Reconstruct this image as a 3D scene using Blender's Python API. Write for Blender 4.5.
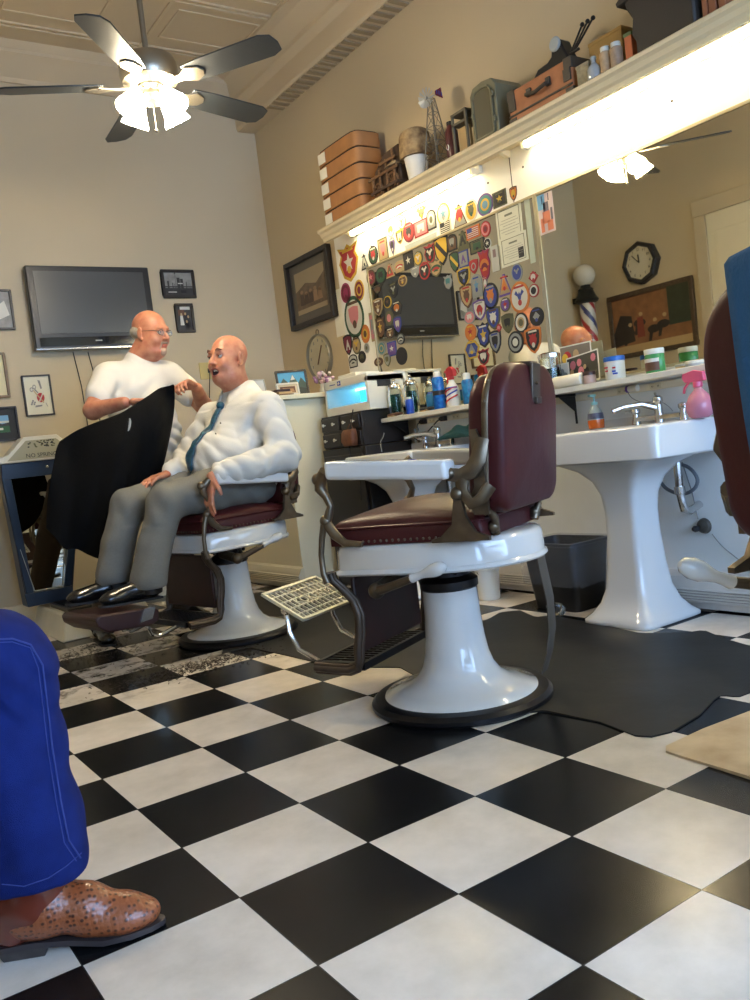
import bpy, bmesh, math, random
import numpy as np
from mathutils import Vector, Matrix, Quaternion
random.seed(7)
for o in list(bpy.data.objects): bpy.data.objects.remove(o)
S = bpy.context.scene
COL = S.collection
# ------------------------------------------------------------------ camera
CF, CYAW, CPIT, CROL = 854.73, 0.590293, -0.060347, -0.120157
CC = np.array([-0.913362, -1.548495, 0.84058])
_f = np.array([math.cos(CPIT)*math.sin(CYAW), math.cos(CPIT)*math.cos(CYAW), math.sin(CPIT)])
_r = np.array([math.cos(CYAW), -math.sin(CYAW), 0.0]); _u = np.cross(_r, _f)
CR = math.cos(CROL)*_r + math.sin(CROL)*_u
CU = -math.sin(CROL)*_r + math.cos(CROL)*_u
CFW = _f
cam_d = bpy.data.cameras.new('camera'); cam = bpy.data.objects.new('camera', cam_d); COL.objects.link(cam)
cam.matrix_world = Matrix(((CR[0], CU[0], -CFW[0], CC[0]), (CR[1], CU[1], -CFW[1], CC[1]), (CR[2], CU[2], -CFW[2], CC[2]), (0, 0, 0, 1)))
cam_d.sensor_fit = 'VERTICAL'; cam_d.sensor_height = 24.0; cam_d.lens = CF/1000*24.0; cam_d.clip_start = 0.02
S.camera = cam
# ------------------------------------------------------------------ room size, light, exposure
XW, YW, XM, XO, YF, ZC = 2.27, 4.22, 2.22, -1.26, -3.2, 3.62
S.view_settings.view_transform = 'Standard'; S.view_settings.look = 'None'
S.view_settings.exposure = 1.02; S.view_settings.gamma = 1.0; S.view_settings.use_curve_mapping = False
W = bpy.data.worlds.new('sky'); S.world = W; W.use_nodes = True
W.node_tree.nodes['Background'].inputs[0].default_value = (0.40, 0.62, 1.0, 1)
W.node_tree.nodes['Background'].inputs[1].default_value = 5.5
def portal(loc, rot, sx, sy):                       # helps the renderer find the daylight in the shop window openings
    d = bpy.data.lights.new('window_portal', 'AREA'); d.shape = 'RECTANGLE'; d.size = sx; d.size_y = sy
    d.cycles.is_portal = True
    o = bpy.data.objects.new('window_portal', d); COL.objects.link(o); o.location = loc; o.rotation_euler = rot
portal((0.5, YF+0.02, 1.55), (math.radians(-90), 0, 0), 3.2, 2.3)
TUBE_E = 26.0; BULB_E = 60.0; BULB_W = 26.0

# ------------------------------------------------------------------ helpers
def _ray(u, v): return CR*((u-375)/CF) - CU*((v-500)/CF) + CFW
def onx(u, v, x): d = _ray(u, v); return CC + d*((x-CC[0])/d[0])     # point of the plane x = const seen at pixel u, v
def ony(u, v, y): d = _ray(u, v); return CC + d*((y-CC[1])/d[1])
def onz(u, v, z): d = _ray(u, v); return CC + d*((z-CC[2])/d[2])
R = math.radians
MATS = {}
def srgb(c):
    return tuple((x/12.92 if x <= 0.04045 else ((x+0.055)/1.055)**2.4) for x in (v/255 for v in c))
def mat(name, c, rough=0.5, metal=0.0, noise=0.0, nscale=8.0, bump=0.0, bscale=60.0, trans=0.0, emit=None, es=0.0, coat=0.0, ior=1.5, alpha=1.0, c2=None, stretch=None, spec=0.5):
    if name in MATS: return MATS[name]
    m = bpy.data.materials.new(name); m.use_nodes = True; nt = m.node_tree; b = nt.nodes['Principled BSDF']
    col = srgb(c)+(1,)
    b.inputs['Base Color'].default_value = col; b.inputs['Roughness'].default_value = rough; b.inputs['Metallic'].default_value = metal
    b.inputs['IOR'].default_value = ior; b.inputs['Transmission Weight'].default_value = trans; b.inputs['Coat Weight'].default_value = coat
    b.inputs['Specular IOR Level'].default_value = spec
    if alpha < 1: b.inputs['Alpha'].default_value = alpha
    if emit: b.inputs['Emission Color'].default_value = srgb(emit)+(1,); b.inputs['Emission Strength'].default_value = es
    if noise or bump:
        tc = nt.nodes.new('ShaderNodeTexCoord'); src = tc.outputs['Object']
        if stretch:
            mp = nt.nodes.new('ShaderNodeMapping'); mp.inputs['Scale'].default_value = stretch; nt.links.new(src, mp.inputs[0]); src = mp.outputs[0]
    if noise:
        n = nt.nodes.new('ShaderNodeTexNoise'); n.inputs['Scale'].default_value = nscale; n.inputs['Detail'].default_value = 5; nt.links.new(src, n.inputs['Vector'])
        r = nt.nodes.new('ShaderNodeValToRGB'); r.color_ramp.elements[0].position = 0.32; r.color_ramp.elements[1].position = 0.68
        d2 = srgb(c2) if c2 else tuple(x*(1-noise) for x in col[:3])
        r.color_ramp.elements[0].color = d2+(1,); r.color_ramp.elements[1].color = col
        nt.links.new(n.outputs['Fac'], r.inputs[0]); nt.links.new(r.outputs[0], b.inputs['Base Color'])
    if bump:
        n = nt.nodes.new('ShaderNodeTexNoise'); n.inputs['Scale'].default_value = bscale; n.inputs['Detail'].default_value = 4; nt.links.new(src, n.inputs['Vector'])
        bp = nt.nodes.new('ShaderNodeBump'); bp.inputs['Strength'].default_value = bump; bp.inputs['Distance'].default_value = 0.01
        nt.links.new(n.outputs['Fac'], bp.inputs['Height']); nt.links.new(bp.outputs[0], b.inputs['Normal'])
    MATS[name] = m; return m

class MB:
    """collects shapes, then links them as ONE mesh object"""
    def __init__(s): s.v = []; s.f = []; s.m = []; s.cur = 0; s.M = None
    def add(s, vs, fs, mi=None):
        n = len(s.v)
        if s.M is not None: vs = [s.M @ Vector(v) for v in vs]
        s.v += [tuple(v) for v in vs]; s.f += [tuple(i+n for i in f) for f in fs]; s.m += [s.cur if mi is None else mi]*len(fs); return s
    def box(s, a, b, mi=None, rot=None):
        x0, y0, z0 = a; x1, y1, z1 = b
        vs = [(x0,y0,z0),(x1,y0,z0),(x1,y1,z0),(x0,y1,z0),(x0,y0,z1),(x1,y0,z1),(x1,y1,z1),(x0,y1,z1)]
        if rot is not None:
            c = Vector(((x0+x1)/2,(y0+y1)/2,(z0+z1)/2)); vs = [c + rot @ (Vector(v)-c) for v in vs]
        return s.add(vs, [(0,3,2,1),(4,5,6,7),(0,1,5,4),(1,2,6,5),(2,3,7,6),(3,0,4,7)], mi)
    def lathe(s, prof, c=(0,0,0), axis=(0,0,1), n=32, mi=None, cap=True):
        q = Vector((0,0,1)).rotation_difference(Vector(axis).normalized()); c = Vector(c); vs = []; fs = []
        for (r, z) in prof:
            for k in range(n):
                t = 2*math.pi*k/n; vs.append(c + q @ Vector((r*math.cos(t), r*math.sin(t), z)))
        for i in range(len(prof)-1):
            for k in range(n):
                a = i*n+k; b = i*n+(k+1) % n; fs.append((a, b, b+n, a+n))
        if cap:
            if prof[0][0] > 1e-6: fs.append(tuple(range(n))[::-1])
            if prof[-1][0] > 1e-6: fs.append(tuple((len(prof)-1)*n+k for k in range(n)))
        return s.add(vs, fs, mi)
    def cyl(s, a, b, r, r2=None, n=16, mi=None):
        a = Vector(a); b = Vector(b); return s.lathe([(r, 0), (r if r2 is None else r2, (b-a).length)], a, b-a, n, mi)
    def sph(s, c, r, n=16, mi=None, m=10):
        rr = r if hasattr(r, '__len__') else (r, r, r); c = Vector(c); vs = []; fs = []
        for i in range(m+1):
            p = math.pi*i/m
            for k in range(n):
                t = 2*math.pi*k/n; vs.append((c.x+rr[0]*math.sin(p)*math.cos(t), c.y+rr[1]*math.sin(p)*math.sin(t), c.z-rr[2]*math.cos(p)))
        for i in range(m):
            for k in range(n):
                a = i*n+k; b = i*n+(k+1) % n; fs.append((a, b, b+n, a+n))
        return s.add(vs, fs, mi)
    def tube(s, pts, r, n=8, mi=None, flat=None, up=None, cap=True):
        """swept tube; r number or list; flat=(w,h) rectangle-ish section"""
        P = [Vector(p) for p in pts]; N = len(P); rs = r if hasattr(r, '__len__') else [r]*N
        T = [((P[min(i+1, N-1)]-P[max(i-1, 0)]).normalized()) for i in range(N)]
        nrm = Vector(up) if up else (Vector((0,0,1)) if abs(T[0].z) < 0.9 else Vector((1,0,0)))
        nrm = (nrm - T[0]*nrm.dot(T[0])).normalized(); vs = []; fs = []
        for i in range(N):
            if i: nrm = (nrm - T[i]*nrm.dot(T[i]))
            if nrm.length < 1e-6: nrm = T[i].orthogonal()
            nrm.normalize(); bn = T[i].cross(nrm)
            for k in range(n):
                t = 2*math.pi*(k+0.5)/n
                if flat:
                    ct, st = math.cos(t), math.sin(t); q = max(abs(ct), abs(st))**0.7
                    vs.append(P[i] + bn*(ct/q*flat[0]*rs[i]) + nrm*(st/q*flat[1]*rs[i]))
                else: vs.append(P[i] + (bn*math.cos(t)+nrm*math.sin(t))*rs[i])
        for i in range(N-1):
            for k in range(n):
                a = i*n+k; b = i*n+(k+1) % n; fs.append((a, b, b+n, a+n))
        if cap: fs.append(tuple(range(n))[::-1]); fs.append(tuple((N-1)*n+k for k in range(n)))
        return s.add(vs, fs, mi)
    def prism(s, poly, o, ux, uy, d, mi=None, mside=None):
        """polygon in the plane (o, ux, uy) pushed along vector d"""
        o = Vector(o); ux = Vector(ux); uy = Vector(uy); d = Vector(d); n = len(poly)
        vs = [o+ux*p[0]+uy*p[1] for p in poly]+[o+ux*p[0]+uy*p[1]+d for p in poly]
        top = tuple(range(n, 2*n)); bot = tuple(range(n))[::-1]
        if ux.cross(uy).dot(d) < 0: top = top[::-1]; bot = bot[::-1]
        side = [(k, (k+1) % n, n+(k+1) % n, n+k) for k in range(n)]
        if ux.cross(uy).dot(d) < 0: side = [f[::-1] for f in side]
        s.add(vs, [top, bot], mi); n0 = len(s.v)-2*n
        for f in side: s.f.append(tuple(i+n0 for i in f)); s.m.append(s.cur if mi is None else (mi if mside is None else mside))
        return s
    def grid(s, fn, nu, nv, mi=None, thick=None):
        vs = [fn(i/nu, j/nv) for j in range(nv+1) for i in range(nu+1)]
        fs = [(j*(nu+1)+i, j*(nu+1)+i+1, (j+1)*(nu+1)+i+1, (j+1)*(nu+1)+i) for j in range(nv) for i in range(nu)]
        return s.add(vs, fs, mi)
    def text(s, txt, size, o, ux, uy, depth=0.001, mi=None, align='CENTER'):
        c = bpy.data.curves.new('t', 'FONT'); c.body = txt; c.size = size; c.align_x = align; c.align_y = 'CENTER'; c.extrude = depth/2; c.resolution_u = 2
        ob = bpy.data.objects.new('t', c); COL.objects.link(ob)
        dg = bpy.context.evaluated_depsgraph_get(); dg.update(); me = ob.evaluated_get(dg).to_mesh()
        ux = Vector(ux).normalized(); uy = Vector(uy).normalized(); uz = ux.cross(uy); o = Vector(o)
        vs = [o+ux*v.co.x+uy*v.co.y+uz*v.co.z for v in me.vertices]; fs = [tuple(p.vertices) for p in me.polygons]
        ob.evaluated_get(dg).to_mesh_clear(); bpy.data.objects.remove(ob); bpy.data.curves.remove(c)
        return s.add(vs, fs, mi)
    def build(s, name, m, parent=None, bevel=0, seg=2, angle=35, sub=0, solid=0, flat=False, cast=None):
        me = bpy.data.meshes.new(name)
        org = Vector(parent['_o']) if (parent is not None and '_o' in parent.keys()) else Vector((0,0,0))
        me.from_pydata([tuple(Vector(v)-org) for v in s.v], [], s.f)
        ms = m if isinstance(m, (list, tuple)) else [m]
        for x in ms: me.materials.append(x)
        me.polygons.foreach_set('material_index', [min(i, len(ms)-1) for i in s.m])
        bm = bmesh.new(); bm.from_mesh(me); bmesh.ops.remove_doubles(bm, verts=bm.verts, dist=1e-6); bmesh.ops.recalc_face_normals(bm, faces=bm.faces); bm.to_mesh(me); bm.free()
        if not flat:
            me.shade_smooth(); me.set_sharp_from_angle(angle=R(angle))
        o = bpy.data.objects.new(name, me); COL.objects.link(o)
        if parent is not None:
            o.parent = parent
            if '_o' in parent.keys(): o['_o'] = parent['_o']
        if solid: q = o.modifiers.new('s', 'SOLIDIFY'); q.thickness = solid; q.offset = 0
        if bevel: q = o.modifiers.new('b', 'BEVEL'); q.width = bevel; q.segments = seg; q.limit_method = 'ANGLE'; q.angle_limit = R(40)
        if sub: q = o.modifiers.new('u', 'SUBSURF'); q.levels = sub; q.render_levels = sub
        return o
def tag(o, label=None, cat=None, group=None, kind=None):
    if label: o['label'] = label
    if cat: o['category'] = cat
    if group: o['group'] = group
    if kind: o['kind'] = kind
    return o
def thing(name, label, cat, loc=(0,0,0), rz=0, group=None, world=True):
    """Empty at the base; world=True: its parts are given in world coordinates"""
    o = bpy.data.objects.new(name, None); COL.objects.link(o); o.location = loc; o.rotation_euler = (0,0,rz); o.empty_display_size = 0.05
    tag(o, label, cat, group)
    if world: o['_o'] = tuple(loc)
    return o
def struct(name, mb, m, **k): return tag(mb.build(name, m, **k), kind='structure')
def solo(name, mb, m, label, cat, group=None, **k):
    """a thing that is one mesh, with its origin at its base"""
    xs = np.array(mb.v); lo = xs.min(0); hi = xs.max(0); c = ((lo[0]+hi[0])/2, (lo[1]+hi[1])/2, lo[2])
    mb.v = [(v[0]-c[0], v[1]-c[1], v[2]-c[2]) for v in mb.v]
    o = mb.build(name, m, **k); o.location = c; return tag(o, label, cat, group)

# ------------------------------------------------------------------ materials
WALL = mat('wall_paint', (196, 181, 152), 0.75, noise=0.05, nscale=1.5, bump=0.12, bscale=9)
WALLR = mat('wall_paint_tan', (192, 174, 142), 0.75, noise=0.05, nscale=1.5, bump=0.1, bscale=9)
CEIL = mat('ceiling_paint', (192, 174, 144), 0.6, bump=0.05, bscale=20)
CREAM = mat('cream_paint', (222, 214, 190), 0.45, noise=0.05, nscale=3)
WHITEP = mat('white_panel', (226, 224, 214), 0.4)
LOWW = mat('lower_wall_paint', (220, 222, 220), 0.5, noise=0.08, nscale=4)
PORC = mat('porcelain', (218, 217, 214), 0.12, coat=0.6, noise=0.05, nscale=5)
PORCS = mat('sink_porcelain', (206, 206, 204), 0.14, coat=0.5)
BRONZE = mat('aged_bronze', (124, 110, 92), 0.34, metal=0.85, noise=0.35, nscale=20)
DARKM = mat('dark_metal', (44, 42, 44), 0.38, metal=0.7, noise=0.3, nscale=20)
CHROME = mat('chrome', (205, 205, 205), 0.15, metal=1.0)
MAROON = mat('maroon_vinyl', (70, 24, 26), 0.42, noise=0.15, nscale=6, bump=0.1, bscale=25, spec=.28)
MARDK = mat('maroon_dark', (44, 18, 20), 0.42)
BLACK = mat('black_satin', (18, 18, 19), 0.4)
RUBBER = mat('rubber_mat', (24, 25, 27), 0.5, bump=0.2, bscale=6, spec=.3)
MIRROR = mat('mirror_glass', (222, 218, 200), 0.015, metal=1.0)
GLASS = mat('clear_glass', (235, 240, 238), 0.03, trans=1.0, ior=1.3)
PAPER = mat('paper', (226, 222, 205), 0.7)
GOLD = mat('gold', (190, 150, 60), 0.35, metal=0.4)

# ================================================================== THE ROOM
T = 0.3048
def floor_mat():
    m = bpy.data.materials.new('checker_floor'); m.use_nodes = True; nt = m.node_tree; b = nt.nodes['Principled BSDF']; L = nt.links; b.inputs['Specular IOR Level'].default_value = .16
    def N(t, **k):
        n = nt.nodes.new(t)
        for a, v in k.items(): setattr(n, a, v)
        return n
    geo = N('ShaderNodeNewGeometry')
    mp = N('ShaderNodeVectorMath', operation='SCALE'); mp.inputs[3].default_value = 1/T; L.new(geo.outputs['Position'], mp.inputs[0])
    off = N('ShaderNodeVectorMath', operation='ADD'); off.inputs[1].default_value = (100.0, 100.0, 0.5); L.new(mp.outputs[0], off.inputs[0])
    ch = N('ShaderNodeTexChecker'); ch.inputs['Scale'].default_value = 1.0; L.new(off.outputs[0], ch.inputs['Vector'])
    no = N('ShaderNodeTexNoise'); no.inputs['Scale'].default_value = 3.0; no.inputs['Detail'].default_value = 8; no.inputs['Roughness'].default_value = 0.65; L.new(geo.outputs['Position'], no.inputs['Vector'])
    rw = N('ShaderNodeValToRGB'); rw.color_ramp.elements[0].position = .3; rw.color_ramp.elements[1].position = .62
    rw.color_ramp.elements[0].color = srgb((196,186,172))+(1,); rw.color_ramp.elements[1].color = srgb((228,218,206))+(1,); L.new(no.outputs['Fac'], rw.inputs[0])
    rb = N('ShaderNodeValToRGB'); rb.color_ramp.elements[0].position = .3; rb.color_ramp.elements[1].position = .7
    rb.color_ramp.elements[0].color = srgb((14,15,17))+(1,); rb.color_ramp.elements[1].color = srgb((24,25,27))+(1,); L.new(no.outputs['Fac'], rb.inputs[0])
    mx = N('ShaderNodeMix', data_type='RGBA'); L.new(ch.outputs['Fac'], mx.inputs['Factor'])
    L.new(rb.outputs[0], mx.inputs[6]); L.new(rw.outputs[0], mx.inputs[7])
    # joints
    fr = N('ShaderNodeVectorMath', operation='FRACTION'); L.new(off.outputs[0], fr.inputs[0])
    sb = N('ShaderNodeVectorMath', operation='SUBTRACT'); sb.inputs[1].default_value = (.5,.5,.5); L.new(fr.outputs[0], sb.inputs[0])
    ab = N('ShaderNodeVectorMath', operation='ABSOLUTE'); L.new(sb.outputs[0], ab.inputs[0])
    se = N('ShaderNodeSeparateXYZ'); L.new(ab.outputs[0], se.inputs[0])
    ma = N('ShaderNodeMath', operation='MAXIMUM'); L.new(se.outputs[0], ma.inputs[0]); L.new(se.outputs[1], ma.inputs[1])
    gt = N('ShaderNodeMath', operation='GREATER_THAN'); gt.inputs[1].default_value = .4955; L.new(ma.outputs[0], gt.inputs[0])
    # worn dirt in the old traffic zone at the back of the shop
    n2 = N('ShaderNodeTexNoise'); n2.inputs['Scale'].default_value = 9.0; n2.inputs['Detail'].default_value = 6; n2.inputs['Roughness'].default_value = .7
    L.new(geo.outputs['Position'], n2.inputs['Vector'])
    sp = N('ShaderNodeSeparateXYZ'); L.new(geo.outputs['Position'], sp.inputs[0])
    mr = N('ShaderNodeMapRange'); mr.inputs[1].default_value = 1.55; mr.inputs[2].default_value = 2.2; L.new(sp.outputs[1], mr.inputs[0])
    r2 = N('ShaderNodeValToRGB'); r2.color_ramp.elements[0].position = .5; r2.color_ramp.elements[1].position = .62; L.new(n2.outputs['Fac'], r2.inputs[0])
    mu = N('ShaderNodeMath', operation='MULTIPLY'); L.new(mr.outputs[0], mu.inputs[0]); L.new(r2.outputs[0], mu.inputs[1])
    m2 = N('ShaderNodeMix', data_type='RGBA'); L.new(mu.outputs[0], m2.inputs['Factor']); L.new(mx.outputs[2], m2.inputs[6]); m2.inputs[7].default_value = srgb((62,52,40))+(1,)
    m3 = N('ShaderNodeMix', data_type='RGBA'); L.new(gt.outputs[0], m3.inputs['Factor']); L.new(m2.outputs[2], m3.inputs[6]); m3.inputs[7].default_value = srgb((40,38,36))+(1,)
    L.new(m3.outputs[2], b.inputs['Base Color'])
    rr = N('ShaderNodeMapRange'); rr.inputs[3].default_value = .17; rr.inputs[4].default_value = .30; L.new(no.outputs['Fac'], rr.inputs[0]); L.new(rr.outputs[0], b.inputs['Roughness'])
    bp = N('ShaderNodeBump'); bp.inputs['Strength'].default_value = .15; bp.inputs['Distance'].default_value = .004; L.new(no.outputs['Fac'], bp.inputs['Height']); L.new(bp.outputs[0], b.inputs['Normal'])
    return m
struct('floor', MB().box((XO-.1, YF-.1, -.08), (XW+.1, YW+.1, 0)), floor_mat(), flat=True)
struct('wall_back', MB().box((XO-.1, YW, 0), (XW+.1, YW+.1, ZC)), WALL, flat=True)
struct('wall_right', MB().box((XW, YF-.1, 0), (XW+.1, YW, ZC)), WALLR, flat=True)
struct('wall_left', MB().box((XO-.1, YF-.1, 0), (XO, YW, ZC)), WALL, flat=True)
# street front with one big shop window
wf = MB(); wf.box((XO, YF-.1, 0), (XW, YF, .4)); wf.box((XO, YF-.1, 2.7), (XW, YF, ZC)); wf.box((XO, YF-.1, .4), (-1.1, YF, 2.7)); wf.box((2.1, YF-.1, .4), (XW, YF, 2.7))
struct('wall_front', wf, WALL, flat=True)
wn = MB()
for x in (-1.1, .46, 2.04): wn.box((x, YF-.08, .4), (x+.06, YF-.02, 2.7))
for z in (.4, 2.64): wn.box((-1.1, YF-.08, z), (2.1, YF-.02, z+.06))
struct('window_1', wn, BLACK, flat=True)
# pressed-metal ceiling with raised ribs
cl = MB(); cl.box((XO-.1, YF-.1, ZC), (XW+.1, YW+.1, ZC+.08))
yy = YW-.32
while yy > YF:
    for d, w in ((0, .022), (.05, .012)): cl.box((XO, yy-d-w, ZC-.012), (XW-.3, yy-d, ZC+.001))
    yy -= .61
for x in (-.6, .35, 1.3): cl.box((x, YF, ZC-.011), (x+.02, YW-.3, ZC+.001))
for k in range(9):
    y0 = YW-.36-.61*k-.5
    for x0 in (-1.1, -.5, .43, 1.38):
        x1 = x0+.55 if x0 != -1.1 else x0+.42
        for a, b in (((x0, y0), (x1, y0+.012)), ((x0, y0+.35), (x1, y0+.362)), ((x0, y0), (x0+.012, y0+.36)), ((x1-.012, y0), (x1, y0+.36))):
            cl.box((a[0], a[1], ZC-.008), (b[0], b[1], ZC+.001))
struct('ceiling', cl, CEIL, bevel=.003, flat=True)
# crown moulding on the back wall, boxed soffit along the right wall
cr = MB(); cr.prism([(0,3.42),(-.015,3.42),(-.02,3.45),(-.09,3.53),(-.13,3.56),(-.13,3.58),(-.17,3.62),(0,3.62)], (XO,YW,0), (0,1,0), (0,0,1), (XW-XO,0,0))
struct('trim_1', cr, CEIL, angle=20)
sf = MB(); sf.prism([(0,3.28),(-.14,3.28),(-.15,3.30),(-.15,3.42),(-.19,3.46),(-.19,3.49),(-.27,3.585),(-.33,3.60),(-.33,3.62),(0,3.62)], (XW,YF,0), (1,0,0), (0,0,1), (0,YW-YF,0))
struct('trim_2', sf, CEIL, angle=20)
fl = MB()
for k in range(40): fl.box((XW-.135, YW-.5-k*.07, 3.272), (XW-.01, YW-.465-k*.07, 3.2805))
struct('trim_3', fl, mat('soffit_vent', (150,133,106), .7), flat=True)
# skirting and baseboard heater covers
def louver(mb, x0, y0, x1, y1, d, h=.17):
    """baseboard heater cover running from (x0,y0) to (x1,y1), standing d proud on its left side"""
    a = Vector((x0,y0,0)); b = Vector((x1,y1,0)); t = (b-a).normalized(); n = Vector((-t.y, t.x, 0))
    mb.prism([(0,0.015),(d-.012,0.015),(d-.012,.04),(d,.045),(d,h-.05),(d-.02,h-.01),(0,h)], a, n, (0,0,1), b-a)
    mb.prism([(d-.001,.046),(d+.0006,.046),(d+.0006,h-.058),(d-.001,h-.058)], a, n, (0,0,1), b-a, mi=1)  # dark strip behind the slats, shade of the gaps painted in
    for k in range(5): mb.prism([(d-.002,.052+k*.0115),(d+.008,.047+k*.0115),(d+.008,.0505+k*.0115),(d-.002,.057+k*.0115)], a, n, (0,0,1), b-a)
h1 = MB(); louver(h1, XW, -2.5, XW, 3.2, .16, .155)
tag(h1.build('baseboard_right', [mat('heater_cover', (206,200,192), .4, noise=.1, nscale=10), mat('louver_gap_shade', (60,56,50), .8)]), kind='structure')
bb = MB(); bb.prism([(0,0),(-.02,0),(-.02,.1),(-.012,.12),(0,.125)], (XO,YW,0), (0,1,0), (0,0,1), (XW-XO,0,0)); 
for z in (.03,.05,.07,.09): bb.box((XO, YW-.024, z), (XW, YW-.018, z+.008))
struct('baseboard_back', bb, CREAM)
struct('baseboard_left', MB().box((XO, YF, 0), (XO+.02, 2.6, .12)).box((XO, 3.4, 0), (XO+.02, YW, .12)), CREAM, bevel=.004)
# door with casing in the left wall (seen in the mirror)
dr = MB(); dr.box((XO, 1.85, 0), (XO+.03, 1.95, 2.45)); dr.box((XO, 2.82, 0), (XO+.03, 2.93, 2.45)); dr.box((XO, 1.85, 2.45), (XO+.04, 2.93, 2.58))
dr.box((XO, 1.95, 0), (XO+.012, 2.82, 2.45), mi=1)
for z0, z1 in ((.15,1.0),(1.12,2.3)):
    for y0, y1 in ((2.03,2.36),(2.42,2.75)): dr.box((XO+.01, y0, z0), (XO+.018, y1, z1), mi=1)
struct('door_1', dr, [WALL, CREAM], bevel=.004)
# boxed-in closet in the far corner
c0 = ony(282, 394, 3.2); ZB = float(ony(310, 393.5, 3.2)[2])
bx = MB(); bx.box((1.66, 3.2, 0), (XW-.001, YW-.001, ZB-.03)); 
bx.box((1.62, 3.16, ZB-.03), (XW-.001, YW-.001, ZB))
struct('trim_4', bx, mat('box_paint', (214,204,172), .5), bevel=.004)
b2 = MB(); b2.box((1.64, 3.35, .42), (1.66, 3.95, 1.05)); 
louver(b2, 1.66, 3.18, 1.66, YW-.03, .045, .15)
struct('trim_5', b2, [mat('box_paint2', (204,194,164), .5), mat('louver_gap_shade', (60,56,50), .8)], bevel=.003)
# mirror backing panel and lower wall lining
struct('trim_6', MB().box((XM, -1.2, 1.03), (XW-.001, 3.245, 2.234)), WHITEP, bevel=.002)
struct('trim_7', MB().box((XM+.015, -1.2, .15), (XW-.001, 2.6, 1.03)), LOWW, flat=True)
# thin seams and screws of the panel
sm = MB()
yse = float(onx(510, 165, XM)[1]); sm.box((XM-.0015, yse-.002, 1.965), (XM, yse+.002, 2.215))
for u, v in ((371,246),(488,183),(523,167),(672,101)):
    p = onx(u, v, XM); sm.lathe([(.006,0),(.005,.002),(0,.003)], p, (-1,0,0), 10)
tag(sm.build('trim_8', DARKM), kind='structure')
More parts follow.
